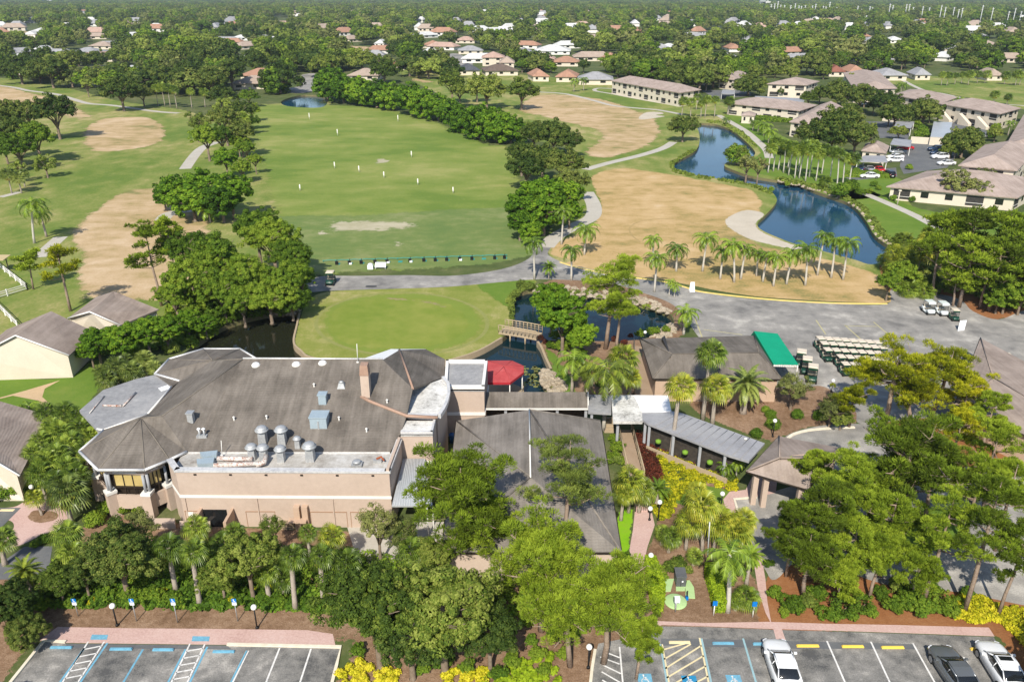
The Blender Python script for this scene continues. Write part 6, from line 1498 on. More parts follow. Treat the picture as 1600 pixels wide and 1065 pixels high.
PL('fan', [(983, 752, 28, 800), (975, 772, 22, 812), (1000, 765, 24, 800)], 'yellow green fan palm by the steps', 'fan palms of the front garden', m='ysabal')
PL('fan', [(1095, 790, 36, 862, 1097), (1075, 815, 26, 858), (1120, 815, 30, 862), (1145, 830, 32, 872), (1160, 812, 28, 866), (1088, 770, 24, 830)], 'bushy fan palm in the central garden', 'fan palms of the front garden', m='ysabal')
palm('date', 1028, 765, 22, 790, 'dark low cycad palm beside the steps', v=2, m='queen', tr=.2)
PL('fan', [(1048, 838, 24, 862), (1085, 868, 18, 882), (1165, 932, 24, 950), (1150, 938, 16, 952), (1035, 832, 18, 850)], 'low fan palm without trunk', 'fan palms of the front garden', m='sabal', dead=False)
PL('fan', [(262, 855, 26, 926, 276), (300, 862, 28, 947, 313), (455, 868, 28, 952, 462), (500, 868, 26, 942, 506), (415, 893, 26, 938, 421)], 'sabal palm with bare grey trunk', 'sabal palms behind the signs', tr=.2)
PL('fan', [(305, 825, 24, 866), (103, 835, 26, 895), (112, 868, 28, 915), (365, 832, 24, 880), (480, 832, 20, 880), (516, 838, 28, 895, 516, 'ysabal'), (540, 880, 32, 935, 540, 'sabal'), (640, 862, 28, 915), (632, 832, 24, 880), (655, 882, 22, 920), (440, 905, 20, 935), (345, 850, 22, 900)], 'sabal palm among the service side shrubs', 'sabal palms behind the signs')
PL('fan', [(100, 645, 20, 695), (78, 668, 22, 715), (125, 668, 20, 712), (62, 690, 24, 735), (100, 700, 24, 745), (132, 705, 20, 745), (72, 722, 24, 768), (105, 730, 26, 775), (85, 752, 24, 795), (118, 650, 18, 700), (50, 708, 20, 750), (92, 676, 22, 722), (110, 690, 24, 735), (88, 712, 24, 758), (70, 645, 20, 690), (118, 745, 24, 790), (60, 740, 22, 782), (140, 682, 18, 722)], 'sabal palm in the dense left strip', 'sabal palms left of the clubhouse', m='sabal')
PL('fan', [(104, 770, 36, 818, 112)], 'big sabal palm by the paved plaza', 'sabal palms left of the clubhouse', m='gsabal', tr=.22)
PL('fan', [(52, 778, 18, 804, 66)], 'small young palm in the plaza bed', 'sabal palms left of the clubhouse', m='ysabal', tr=.12, dead=False)
PL('fan', [(2, 842, 24, 882, 8)], 'palm cut by the left edge below the plaza', 'sabal palms left of the clubhouse', tr=.2)
palm('date', 38, 893, 30, 932, 'stout date palm by the service lane', v=1, m='ysabal', tr=.4)
PL('fan', [(180, 575, 22, 600), (205, 580, 22, 605), (165, 592, 18, 612), (225, 562, 18, 588), (195, 565, 18, 590), (240, 575, 16, 598), (158, 580, 16, 600)], 'low silvery palm above the terrace roof', 'silvery palms above the terrace', m='gsabal')
palm('feather', 45, 635, 18, 650, 'small arching palm by the garden path', v=1, m='queen', tr=.12)
PL('fan', [(1412, 378, 22, 420), (1440, 392, 22, 432), (1415, 402, 20, 436), (1448, 372, 18, 412), (1392, 420, 18, 446), (1398, 395, 18, 430)], 'yellowish sabal palm at the canal end', 'sabal palms at the canal end', m='ysabal')
PL('fan', [(1405, 435, 20, 452), (1432, 440, 20, 456), (1462, 440, 20, 458), (1380, 405, 14, 418), (1445, 455, 16, 464), (1590, 440, 20, 470), (1420, 452, 18, 462)], 'low palmetto at the foot of the stand', 'sabal palms at the canal end', m='sabal', dead=False)
palm('feather', 50, 318, 26, 380, 'tall feather palm at the left edge', v=0, m='queen', trunk='palebark', tr=.2, bx=54)
palm('feather', 62, 332, 20, 370, 'shorter feather palm beside the tall left one', v=1, m='queen', tr=.2)
PL('fan', [(12, 272, 14, 302), (28, 278, 13, 302), (35, 272, 10, 292)], 'small fan palm by the left course path', 'fan palms of the west course', m='gsabal')
PL('fan', [(243, 138, 10, 166), (252, 136, 9, 166), (262, 137, 10, 168), (271, 140, 9, 170), (297, 143, 9, 170), (318, 144, 10, 168)], 'slim fan palm on the fairway edge', 'fan palms on the west fairway edge')
PL('fan', [(378, 184, 14, 212), (362, 176, 12, 205)], 'fan palm in the range side trees', 'fan palms on the west fairway edge')
PL('feather', [(325, 328, 18, 348), (316, 318, 14, 345)], 'feather palm before the ficus mass', 'feather palms before the ficus', m='queen')
PL('fan', [(1068, 158, 10, 182), (1080, 160, 10, 183), (1105, 156, 9, 184), (1118, 156, 9, 184), (1090, 152, 8, 172), (1140, 158, 9, 180), (1096, 162, 8, 184)], 'fan palm above the canal head', 'fan palms above the canal head')
PL('fan', [(1205, 232, 13, 270, None, 'sabal'), (1213, 222, 13, 268), (1228, 226, 12, 270), (1240, 228, 12, 274), (1246, 236, 12, 279), (1258, 228, 13, 279), (1264, 234, 12, 283), (1272, 228, 12, 277), (1281, 240, 12, 283), (1290, 232, 12, 272), (1311, 240, 13, 296, 1307), (1320, 246, 12, 293, 1316), (1333, 248, 14, 291, 1326), (1302, 238, 12, 288), (1290, 284, 12, 294), (1252, 232, 11, 268), (1221, 236, 11, 266), (1235, 238, 11, 262)], 'tall sabal palm on the canal bank', 'sabal palms on the canal bank', tr=.16, trunk='palebark')
PL('feather', [(1195, 196, 14, 212), (1203, 206, 13, 224), (1186, 192, 10, 206), (1178, 190, 9, 204), (1135, 186, 8, 196), (1410, 133, 9, 152), (1482, 158, 10, 178), (1500, 155, 10, 174), (1540, 170, 9, 188), (1363, 106 + 30, 8, 152), (1580, 192, 10, 212), (1494, 230, 12, 248), (1330, 142, 9, 166)], 'small feather palm near the condos', 'feather palms near the condos')
PL('fan', [(1473, 117, 8, 134), (1494, 118, 7, 132), (1505, 117, 7, 130), (1516, 116, 8, 133), (1529, 116, 7, 130), (1542, 116, 8, 130), (1572, 118, 8, 132), (1590, 116, 9, 134), (1597, 118, 8, 133), (1555, 148, 8, 160), (1576, 152, 8, 164), (1483, 118, 7, 134)], 'fan palm on the northern fairway', 'fan palms on the northern fairway')
PL('feather', [(998, 112, 10, 132), (898, 126, 9, 144), (912, 124, 8, 142), (1200, 62, 7, 74), (1215, 132, 8, 148)], 'feather palm in the suburb edge', 'feather palms in the suburb edge')

# ---------------------------------------------------------------- shrubs, hedges, ground cover
SG = 'shrubs in the mulch beds'
def shrub(cx, cy, r, base, m='shrub', kind='round', tier='mid', name='shrub', sq=1.0, grp=SG):
    p = P(cx, cy + r * .5); R = r * mpp(cx, cy); o = thing(name, '', 'shrub', (p.x, p.y, 0))
    v = int(cx) % 3; k = link('foliage', crown_mesh(kind, tier, v, m), o); k.location = (0, 0, R * .62 * sq); k.scale = (R, R, R * sq); k.rotation_euler = (0, 0, cx % 6); reg(k, o)
    key = ('stem',); 
    if key not in PRO:
        mb = MB(); [mb.tube([(0, 0, -.02), (math.cos(a) * .25, math.sin(a) * .25, .5)], [.04, .02], 5) for a in (0, 2.1, 4.2)]; PRO[key] = mb_mesh('stem', mb, M['bark'])
    s = link('stem', PRO[key], o); s.scale = (R, R, R); reg(s, o)
    finish(o, base, cx, cy, 'shrub', grp); return o
for x, y, r in ((1245, 648, 10), (1204, 647, 9), (1207, 663, 12), (1181, 677, 10), (1280, 650, 11), (1196, 640, 7)): shrub(x, y, r, 'clipped round shrub', 'shrub', tier='hi')
for x, y, r in ((168, 795, 14), (195, 792, 14), (150, 812, 16), (218, 798, 12)): shrub(x, y, r, 'loose shrub under the glazed turret', 'green')
for x, y, r in ((165, 920, 18), (205, 925, 16), (240, 930, 18), (270, 935, 15), (225, 912, 14), (330, 925, 14), (375, 930, 16), (415, 930, 14), (440, 938, 14), (470, 935, 12), (110, 938, 12), (80, 920, 20), (60, 945, 20), (490, 948, 12), (520, 930, 16), (140, 928, 12)): shrub(x, y, r, 'strap leaved green shrub behind the signs', 'shrub', 'oak')
for x, y, r in ((255, 925, 10), (365, 938, 10), (425, 915, 11), (345, 915, 9), (145, 940, 9), (395, 925, 9)): shrub(x, y, r, 'small yellow croton behind the signs', 'croton')
for x, y, r in ((1240, 945, 18), (1262, 940, 16), (1285, 955, 16), (1315, 945, 24), (1345, 940, 22), (1420, 935, 26), (1440, 948, 22), (1465, 930, 20), (1480, 950, 18), (1400, 915, 16), (1225, 935, 14), (1495, 940, 14)): shrub(x, y, r, 'lush green shrub above the parking walk', ('shrub', 'green', 'light')[int(x) % 3], ('oak', 'airy')[int(x / 5) % 2])
for x, y, r in ((1060, 880, 14), (1045, 885, 12), (1075, 890, 8), (1140, 745, 10)): shrub(x, y, r, 'dark green garden shrub', 'oak')
for x, y, r in ((60, 572, 7), (75, 570, 8), (88, 572, 8), (100, 574, 7), (20, 770, 14), (40, 768, 9), (0, 772, 16), (70, 842, 10), (55, 850, 8)): shrub(x, y, r, 'clipped low garden shrub', 'shrub')
for x, y, r in ((965, 700, 14), (955, 715, 12), (960, 685, 10), (970, 720, 9), (940, 600, 10), (880, 540, 16), (905, 555, 14), (870, 525, 12), (860, 540, 9), (1000, 522, 9), (1020, 518, 10), (1040, 515, 8), (1005, 700, 4)): shrub(x, y, r, 'leafy green bush in the garden strip', 'green', 'oak')
for x, y, r in ((960, 530, 6), (975, 535, 6), (985, 525, 5), (845, 528, 6), (852, 534, 5)): shrub(x, y, r, 'dark red leaved bush by the pond', 'redleaf')
for x, y, r in ((815, 445, 9), (805, 460, 8), (828, 448, 8), (795, 470, 6), (310, 508, 14), (335, 500, 12), (270, 545, 12), (360, 492, 10)): shrub(x, y, r, 'reedy bank shrub beside the pond', 'light')
for i, (x, y, r) in enumerate(((20, 120, 9), (1365, 288, 6), (1372, 294, 5), (1358, 300, 6), (1395, 310, 6), (1425, 312, 6), (1330, 292, 12), (1320, 296, 10), (1205, 296, 5), (1230, 288, 5), (1338, 252 + 18, 8), (1365, 272, 8), (1390, 274, 6), (1212, 185, 5), (1235, 190, 5), (1030, 148, 4), (1045, 152, 4), (985, 143, 4), (970, 140, 4), (1015, 150, 4), (1168, 187, 5), (1185, 188, 5), (1430, 196, 9), (1440, 204, 9), (1555, 200, 8), (1548, 212, 8), (1420, 262, 6))): shrub(x, y, r, 'small shrub along the condo lawns', 'shrub' if i % 3 else 'green')
def area_leaves(poly, n, h, leaf, rng, asp=1.5, clumps=60, hmin=.1):
    pw = np.array([tuple(P(x, y).xy) for x, y in poly]); lo, hi = pw.min(0), pw.max(0); pts = []
    def samp(k):
        out = np.zeros((0, 2))
        while len(out) < k:
            q = rng.uniform(lo, hi, (k * 2, 2)); out = np.vstack([out, q[inside(q, pw)]])
        return out[:k]
    cc = samp(clumps); ct = rng.random(clumps); ch = rng.uniform(.6, 1, clumps) * h
    k = rng.integers(0, clumps, n); d = rdir(rng, n, -.1); cr = h * .75
    C = np.column_stack([cc[k], np.zeros(n)]) + d * np.array([cr, cr, 1]) * np.column_stack([np.ones(n), np.ones(n), ch[k] * .9]) * rng.uniform(.6, 1, n)[:, None]; C[:, 2] += hmin
    N = d + rng.normal(size=d.shape) * .5 + np.array([0, 0, .5])
    return leafquads(rng, C, N, leaf, asp), .45 * ct[k] + .55 * rng.random(n)
def cover(name, label, poly, m, n, h=.7, leaf=.12, clumps=80, kind='stuff', cat='ground cover'):
    rng = np.random.default_rng(int(poly[0][0] + poly[0][1])); q, t = area_leaves(poly, n, h, leaf, rng, clumps=clumps)
    o = link(name, quad_mesh(name, q, t, LM_[m])); tag(o, label, cat, None, kind); return o
cover('croton_ground_cover', 'bright yellow croton bed beside the red leaved hedge', [(1021, 705), (1045, 712), (1090, 728), (1125, 735), (1162, 758), (1152, 768), (1100, 757), (1065, 772), (1045, 775), (1035, 745)], 'croton', 14000, .5, .13, 150)
cover('croton_ground_cover', 'yellow croton patch beside the garden steps', [(1020, 795), (1028, 785), (1045, 770), (1062, 772), (1055, 790), (1045, 808), (1028, 812)], 'croton', 5000, .5, .15, 60)
cover('red_leaf_hedge', 'dark red leaved hedge strip beside the ramp', [(994, 678), (1014, 680), (1022, 700), (1033, 752), (1014, 756), (1003, 715)], 'redleaf', 9000, .8, .12, 90, 'thing', 'hedge')
cover('red_leaf_hedge', 'dark red leaved hedge running below the metal walkway', [(1014, 680), (1045, 687), (1080, 703), (1125, 722), (1122, 738), (1090, 728), (1050, 712), (1022, 702)], 'redleaf', 10000, .8, .12, 110, 'thing', 'hedge')
cover('croton_ground_cover', 'bright yellow croton bank at the lower right corner', [(1485, 945), (1510, 928), (1545, 938), (1570, 955), (1600, 950), (1640, 985), (1640, 1030), (1610, 1020), (1580, 985), (1560, 970), (1520, 972), (1490, 965)], 'croton', 18000, .5, .12, 170)
cover('croton_ground_cover', 'yellow croton patches under the biggest dark oak', [(528, 1052), (560, 1035), (600, 1045), (625, 1052), (610, 1100), (530, 1100)], 'croton', 6000, .45, .12, 60)
cover('croton_ground_cover', 'yellow croton patches under the bright pines', [(690, 1052), (740, 1045), (765, 1050), (750, 1100), (690, 1100)], 'croton', 5000, .45, .12, 50)
cover('low_ground_cover', 'low green ground cover at the bottom centre', [(760, 1050), (860, 1020), (880, 1050), (860, 1100), (740, 1100)], 'hedge', 8000, .35, .13, 120)
cover('low_ground_cover', 'low mixed ferns behind the left signs', [(130, 925), (260, 915), (420, 930), (480, 925), (500, 955), (420, 950), (300, 950), (150, 942)], 'shrub', 9000, .45, .16, 120)
cover('low_ground_cover', 'dark green undergrowth along the service court', [(90, 870), (200, 850), (330, 850), (560, 870), (700, 880), (760, 930), (560, 950), (400, 915), (200, 912), (90, 910)], 'shrub', 30000, 1.1, .17, 300)
cover('low_ground_cover', 'strap leaved planting along the walk behind the left signs', [(85, 915), (250, 905), (420, 915), (560, 930), (540, 955), (440, 950), (300, 948), (200, 945), (85, 948)], 'shrub', 22000, .8, .2, 220)
cover('low_ground_cover', 'green undergrowth beneath the bright pines', [(700, 890), (860, 890), (985, 890), (1000, 930), (940, 1000), (860, 1000), (760, 930)], 'green', 12000, .7, .18, 140)
cover('low_ground_cover', 'dark undergrowth in the right hand pine stand', [(1385, 440), (1400, 410), (1470, 400), (1640, 420), (1640, 480), (1560, 480), (1500, 455), (1420, 462)], 'oak', 16000, 1.6, .35, 150)
cover('low_ground_cover', 'dark undergrowth beneath the big left stand', [(265, 470), (300, 440), (400, 440), (470, 430), (485, 470), (470, 486), (380, 494), (300, 540), (150, 560), (200, 520)], 'green', 16000, 1.4, .32, 150)
cover('low_ground_cover', 'ground cover filling the dense left palm strip', [(60, 660), (120, 640), (150, 680), (150, 740), (140, 790), (90, 790), (50, 740)], 'ysabal', 12000, 1.0, .22, 120)
cover('canal_bank_grass', 'tall grass along the near canal bank', [(1212, 283), (1275, 296), (1325, 314), (1345, 328), (1362, 350), (1374, 370), (1398, 385), (1402, 378), (1382, 366), (1368, 345), (1350, 325), (1325, 308), (1275, 290), (1215, 278)], 'light', 9000, .7, .3, 200)
cover('canal_bank_grass', 'tall grass along the upper canal bank', [(1105, 192), (1125, 194), (1158, 212), (1182, 234), (1188, 236), (1162, 208), (1126, 190), (1106, 189)], 'light', 3000, .7, .35, 90)
def hedge(label, poly, h, m='hedge', n=6000, leaf=.11):
    pw = [tuple(P(x, y).xy) for x, y in poly]; rng = np.random.default_rng(len(label)); c = sum(Vector(p) for p in map(lambda q: (q[0], q[1], 0), pw)) / len(pw) if False else None
    A = np.array(pw); lo, hi = A.min(0), A.max(0)
    o = thing('clipped_hedge', label, 'hedge', (float(A[:, 0].mean()), float(A[:, 1].mean()), 0))
    mb = MB(); ctr = A.mean(0); mb.prism([tuple(ctr + (p - ctr) * .93) for p in A], 0, h * .92); mb.build('branches', mat('hedge_inside', [(.03, .05, .01)], rough=.9), o)
    q = rng.uniform(lo, hi, (n * 3, 2)); q = q[inside(q, A)][:n // 2]; top = np.column_stack([q, h + rng.normal(0, .035, len(q))]); Nt = rng.normal(size=top.shape) * .5 + [0, 0, 1]
    L = [np.hypot(*(A[i] - A[i - 1])) for i in range(len(A))]; S = []; Ns = []
    for i in range(len(A)):
        k = int(n / 2 * L[i] / sum(L)); u = rng.random(k)[:, None]; p = A[i - 1] + (A[i] - A[i - 1]) * u; z = rng.uniform(.03, h, k); d = (A[i] - A[i - 1]) / max(L[i], 1e-6); nn = np.array((d[1], -d[0]))
        if (p.mean(0) + nn * .1 - ctr) @ nn < 0: nn = -nn
        S.append(np.column_stack([p + nn * rng.normal(0, .03, (k, 1)), z])); Ns.append(rng.normal(size=(k, 3)) * .5 + [nn[0], nn[1], .3])
    C = np.vstack([top] + S); N = np.vstack([Nt] + Ns); C = C - np.array([o.location.x, o.location.y, 0])
    k = link('foliage', quad_mesh('hedge_leaves', leafquads(rng, C, N, leaf, 1.4), rng.random(len(C)), LM_[m]), o); reg(k, o)
hedge('bright clipped hedge beside the pines and brick walk', [(1007, 884), (1023, 884), (1030, 905), (1038, 930), (1035, 957), (1020, 957), (1012, 920)], 1.1)
hedge('bright clipped hedge left of the blue signs', [(1100, 897), (1120, 897), (1134, 940), (1133, 957), (1116, 957)], 1.2)
hedge('long clipped hedge beside the carport by the canal', [(1318, 277), (1390, 279), (1392, 274), (1322, 272)], 1.0, 'shrub', 3000, .25)
hedge('clipped hedge before the low condo block', [(1160, 188), (1232, 192), (1234, 188), (1162, 184)], 1.2, 'shrub', 3000, .3)
hedge('low clipped hedge at the bottom left house', [(-20, 780), (40, 778), (46, 764), (20, 757), (-20, 757)], .9, 'shrub', 4000, .13)
# rocks
def rocks(label, poly, n, s, seed, group='rock banks round the pond'):
    rng = np.random.default_rng(seed); A = np.array([tuple(P(x, y).xy) for x, y in poly]); lo, hi = A.min(0), A.max(0); q = rng.uniform(lo, hi, (n * 6, 2)); q = q[inside(q, A)][:n]; mb = MB()
    for x, y in q:
        r = s * rng.uniform(.5, 1.3); k = 7; vs = []; 
        for zz, rr in ((-.2, .9), (.25, 1.0), (.6, .55)):
            for j in range(k):
                t = 6.283 * j / k; f = r * rr * rng.uniform(.75, 1.25); vs.append((x + f * math.cos(t), y + f * math.sin(t), zz * r * rng.uniform(.8, 1.2)))
        vs.append((x, y, r * .75)); fs = []
        for i in range(2):
            for j in range(k): fs.append((i * k + j, i * k + (j + 1) % k, (i + 1) * k + (j + 1) % k, (i + 1) * k + j))
        fs += [(2 * k + j, 2 * k + (j + 1) % k, 3 * k) for j in range(k)]
        mb.add(vs, fs)
    return tag(mb.build('rock_bank', M['rock']), label, 'rocks', None, 'stuff')
rocks('pale rocks tumbled on the bank below the footbridge', [(843, 582), (852, 577), (862, 582), (880, 600), (890, 610), (865, 614), (848, 603)], 130, .38, 1)
rocks('pale rock bank between the pond and the cart road', [(835, 446), (880, 448), (930, 452), (980, 460), (1020, 470), (1048, 486), (1042, 492), (1010, 479), (970, 470), (900, 462), (835, 456)], 200, .42, 2)
rocks('pale rocks at the pond corner by the shop', [(1030, 515), (1052, 505), (1058, 520), (1035, 530), (1010, 530)], 60, .4, 3)
rocks('rocks along the bank left of the putting green', [(350, 488), (380, 482), (440, 478), (468, 482), (462, 490), (430, 490), (385, 494), (352, 503)], 80, .5, 4)
rocks('stone edge of the long canal lawn', [(1215, 284), (1275, 298), (1325, 316), (1343, 330), (1358, 350), (1370, 370), (1396, 388), (1398, 384), (1372, 366), (1360, 346), (1345, 326), (1325, 312), (1275, 294), (1216, 281)], 150, .35, 5)
# lily pads
rng = np.random.default_rng(9); mb = MB()
for k in range(60):
    p = P(rng.uniform(818, 842), rng.uniform(572, 604), -.7); r = rng.uniform(.12, .3); mb.add([(p.x + r * math.cos(t), p.y + r * math.sin(t), -.69) for t in np.linspace(0, 5.8, 9)], [tuple(range(9))])
tag(mb.build('lily_pads', mat('lily_pad', [(.12, .16, .04), (.24, .22, .07)], ((2, 1),), .6)), 'lily pads floating beside the red pavilion', 'water plants', None, 'stuff')

for x, y, r in ((1210, 925, 13), (1300, 960, 14), (1275, 925, 16), (1375, 925, 14), (1360, 955, 12), (1395, 945, 16), (1450, 915, 16), (1330, 960, 12), (1510, 925, 12), (1225, 955, 10)): shrub(x, y, r, 'lush green shrub above the parking walk', 'green' if int(x) % 2 else 'shrub', 'oak')
for x, y, r in ((975, 870, 12), (960, 905, 14), (870, 990, 16), (840, 1020, 14), (880, 1020, 12), (800, 1030, 16), (850, 1045, 12), (1035, 900, 9), (1150, 890, 12), (1130, 905, 10), (1200, 880, 9)): shrub(x, y, r, 'mid green shrub in the central mulch', 'green', 'oak')
for x, y, r in ((690, 1030, 18), (730, 1040, 14), (560, 1015, 14), (660, 1045, 12), (780, 1050, 14), (830, 1000, 12)): shrub(x, y, r, 'leafy shrub at the bottom centre', 'shrub', 'oak')

T('ficus', GR, [(300, 492, 20, 512), (338, 488, 20, 506), (372, 482, 20, 498), (405, 482, 18, 496), (440, 478, 18, 494), (462, 472, 16, 488), (318, 470, 22, 500), (430, 455, 26, 485)], 'low bank tree at the foot of the left stand', 'mid')
for x, y, r in ((315, 512, 12), (345, 503, 10), (365, 497, 10), (395, 490, 9), (420, 487, 9), (445, 487, 9)): shrub(x, y, r, 'overhanging shrub on the left pond bank', 'green', 'oak')

T('oak', OK, [(1220, 143, 9, 152), (1264, 152, 13, 166), (1282, 146, 14, 162), (1333, 124, 12, 138), (1352, 153, 14, 168), (1373, 140, 12, 156), (1366, 164, 12, 178), (1408, 173, 14, 188), (1454, 178, 16, 192), (1436, 182, 12, 196), (1518, 216, 18, 234), (1486, 234, 13, 248), (1356, 202, 14, 220), (1330, 172, 14, 190), (1390, 182, 14, 198), (1306, 98, 16, 112), (1262, 100, 16, 114), (1236, 112, 16, 126), (1288, 112, 13, 124), (1212, 112, 13, 122), (1405, 206, 13, 218), (1556, 208, 12, 222), (1180, 112, 16, 126), (1190, 130, 12, 144), (1092, 112, 15, 126), (1075, 96, 15, 110)], 'leafy tree between the condo roofs')

T('oak', GR, [(392, 172, 14, 190), (386, 190, 15, 210), (384, 232, 16, 256), (378, 262, 17, 286), (398, 250, 13, 272), (388, 150, 14, 168), (372, 222, 16, 248)], 'small leafy tree along the range edge')
cover('canal_bank_grass', 'tall grass along the west bank of the canal', [(1086, 236), (1071, 245), (1055, 254), (1052, 263), (1066, 269), (1096, 275), (1134, 281), (1172, 287), (1195, 294), (1208, 302), (1202, 304), (1190, 298), (1168, 290), (1130, 284), (1090, 278), (1060, 273), (1046, 265), (1048, 254), (1066, 243), (1080, 234)], 'light', 7000, .5, .28, 160)
cover('pond_reeds', 'reeds and grass round the upper pond margin', [(803, 462), (818, 455), (835, 452), (880, 458), (930, 462), (975, 468), (975, 464), (930, 458), (880, 454), (835, 447), (814, 450), (796, 460), (796, 490), (801, 508), (803, 490)], 'light', 5000, .5, .16, 110)
# ------------------------------------------------------------------ small things
LG = 'globe lamps along the walks'
for x, y, by, lb in ((175.4, 946, 977, 'white globe lamp between the two leftmost blue signs'), (396.4, 948, 981, 'white globe lamp right of the fourth blue sign'), (920.7, 1010, 1043, 'white globe lamp on the red mulch by the hatched aisle'), (1017, 870, 886, 'white globe lamp at the end of the clipped hedge'), (1031, 784, 812, 'white globe lamp beside the garden steps'), (1129, 771, 800, 'white globe lamp by the drive kerb corner'), (1211, 657, 682, 'white globe lamp among the round clipped shrubs'), (1302, 594.6, 612, 'white globe lamp beside the cart rows'), (48.8, 760, 780, 'white globe lamp by the left house hedge'), (1008, 519, 532, 'white globe lamp on the pond edge by the shop'), (1016, 797, 812, 'low white globe lamp at the foot of the steps')):
    b = P(x, by); c, m_ = atY(x, y, b.y); h = max(1.2, c.z); o = thing('globe_lamp', lb, 'lamp', (c.x, b.y, 0), group=LG)
    mb = MB(); mb.tube([(c.x, b.y, 0), (c.x, b.y, h - .1)], .055, 8); mb.lathe((c.x, b.y, 0), [(.13, 0), (.11, .15), (.06, .2)], 10); mb.build('post', M['black'], o)
    mb = MB(); mb.lathe((c.x, b.y, h), [(.02, -.2), (.12, -.18), (.19, -.1), (.215, 0), (.19, .1), (.12, .18), (.02, .21)], 14); mb.build('globe', M['globe'], o)
SGN = 'blue parking signs along the walk'
M['signblue'] = mat('sign_blue', [(.0, .16, .5)], rough=.4, spec=.4); M['signwhite'] = mat('sign_white', [(.8, .82, .85)], rough=.4, spec=.4)
for i, (x, y, by, lb) in enumerate(((116, 939, 962, 'blue and white parking sign, leftmost behind the left lot'), (206, 939, 970, 'blue and white parking sign just right of the left globe lamp'), (270.5, 939, 972, 'blue and white parking sign before the bare trunked palm'), (366, 939, 970, 'blue and white parking sign left of the right globe lamp'))):
    b = P(x + 6, by); c, m_ = atY(x, y, b.y); h = c.z + .25; o = thing('parking_sign', lb, 'sign', (c.x, b.y, 0), group=SGN)
    mb = MB(); mb.tube([(c.x, b.y, 0), (c.x, b.y, h - .1)], .035, 6); mb.build('post', M['galv'], o)
    mb = MB(); mb.box((c.x, b.y - .05, h - .12), (.34, .03, .3)); bp = mb.build('symbol_plate', M['signblue'], o)
    mb = MB(); mb.box((c.x - .02, b.y - .072, h - .1), (.05, .012, .12)); mb.box((c.x + .03, b.y - .072, h - .17), (.13, .012, .04)); mb.box((c.x - .02, b.y - .072, h - .01), (.06, .012, .05)); mb.build('wheelchair_symbol', M['signwhite'], bp)
    mb = MB(); mb.box((c.x, b.y - .05, h - .42), (.32, .03, .24)); mb.build('text_plate', M['signwhite'], o)
for x, y, by, lb in ((1117, 943, 961, 'small blue sign with white post before the clipped hedge'), (1178.7, 944, 963.6, 'small blue sign with white post by the low palms')):
    b = P(x, by); c, m_ = atY(x, y, b.y); h = max(1.0, c.z + .2); o = thing('blue_sign', lb, 'sign', (c.x, b.y, 0))
    mb = MB(); mb.tube([(c.x, b.y, 0), (c.x, b.y, h - .2)], .05, 6); mb.build('post', M['white'], o)
    mb = MB(); mb.box((c.x, b.y - .06, h - .1), (.34, .04, .42)); mb.build('sign_plate', M['signblue'], o)
WS = 'painted wheel stops'
for x0, x1, y, c, lb in ((78, 112, 1011.5, 'blue_line', 'blue wheel stop, leftmost in the left lot'), (171, 206, 1014, 'blue_line', 'blue wheel stop right of the first hatched aisle'), (238, 271, 1015, 'blue_line', 'blue wheel stop left of the second hatched aisle'), (332, 366, 1018, 'blue_line', 'blue wheel stop right of the second hatched aisle'), (1045.5, 1078.7, 1003.5, 'cream_line', 'pale yellow wheel stop at the top of the yellow hatched aisle'), (1113.6, 1147, 1005, 'blue_line', 'blue wheel stop above the pale accessible symbol'), (1177, 1211, 1006, 'blue_line', 'blue wheel stop at the nose of the white sedan'), (1245, 1280, 1009, 'yellow_line', 'yellow wheel stop right of the white sedan'), (1316, 1350, 1010, 'yellow_line', 'middle yellow wheel stop between two empty stalls'), (1378, 1413, 1011.5, 'yellow_line', 'yellow wheel stop left of the grey coupe'), (1450, 1485, 1013, 'yellow_line', 'yellow wheel stop half under the grey coupe'), (1517, 1550, 1014, 'yellow_line', 'yellow wheel stop under the white car at the right')):
    a, b = P(x0, y + 2), P(x1, y + 2); mb = MB(); L = (b - a).length; t = .22
    mb.fbox(a, b, 0, L, 0.02, .1, -.18, .0); mb.fbox(a, b, .04, L - .04, .1, .16, -.15, -.03)
    tag(mb.build('wheel_stop', M[c]), lb, 'wheel stop', WS)
# electrical pads and cabinet
t = thing('transformer_cabinet', 'dark grey green electrical cabinet on a pale green pad', 'electrical cabinet', P(1063, 917))
a, b = P(1056, 917), P(1071, 918); w = (b - a).length; c = (a + b) / 2; ztop = atY(1062, 893, a.y + .6)[0].z
mb = MB(); mb.box((c.x, c.y + .45, ztop / 2 + .1), (w, .9, ztop)); mb.build('body', M['transformer'], t)
mb = MB(); mb.slab([(c.x - w / 2 - .05, c.y - .05, ztop + .05), (c.x + w / 2 + .05, c.y - .05, ztop + .05), (c.x + w / 2 + .05, c.y + .95, ztop + .2), (c.x - w / 2 - .05, c.y + .95, ztop + .2)], .06); mb.build('lid', M['transformer'], t)
mb = MB(); mb.box((c.x + .1, c.y - .01, ztop * .6), (.12, .03, .12)); mb.build('warning_label', M['signwhite'], t)
mb = MB(); mb.box((c.x - .02, c.y - .015, ztop * .45), (.02, .03, ztop * .8)); mb.build('door_seam', M['black'], t)
for q, lb in (([(1034, 924), (1048, 924), (1053, 905), (1036, 905)], 'pale green concrete pad left of the electrical cabinet'), ([(1056, 923), (1070, 923), (1073, 908), (1056, 908)], 'pale green pad under the electrical cabinet'), ([(1071, 934), (1086, 935), (1084, 918), (1077, 907), (1071, 908)], 'pale green pad right of the electrical cabinet')):
    mb = MB(); mb.prism([tuple(P(x, y).xy) for x, y in q], .0, .1); tag(mb.build('utility_pad', M['lime']), lb, 'utility pad', 'pale green utility pads')
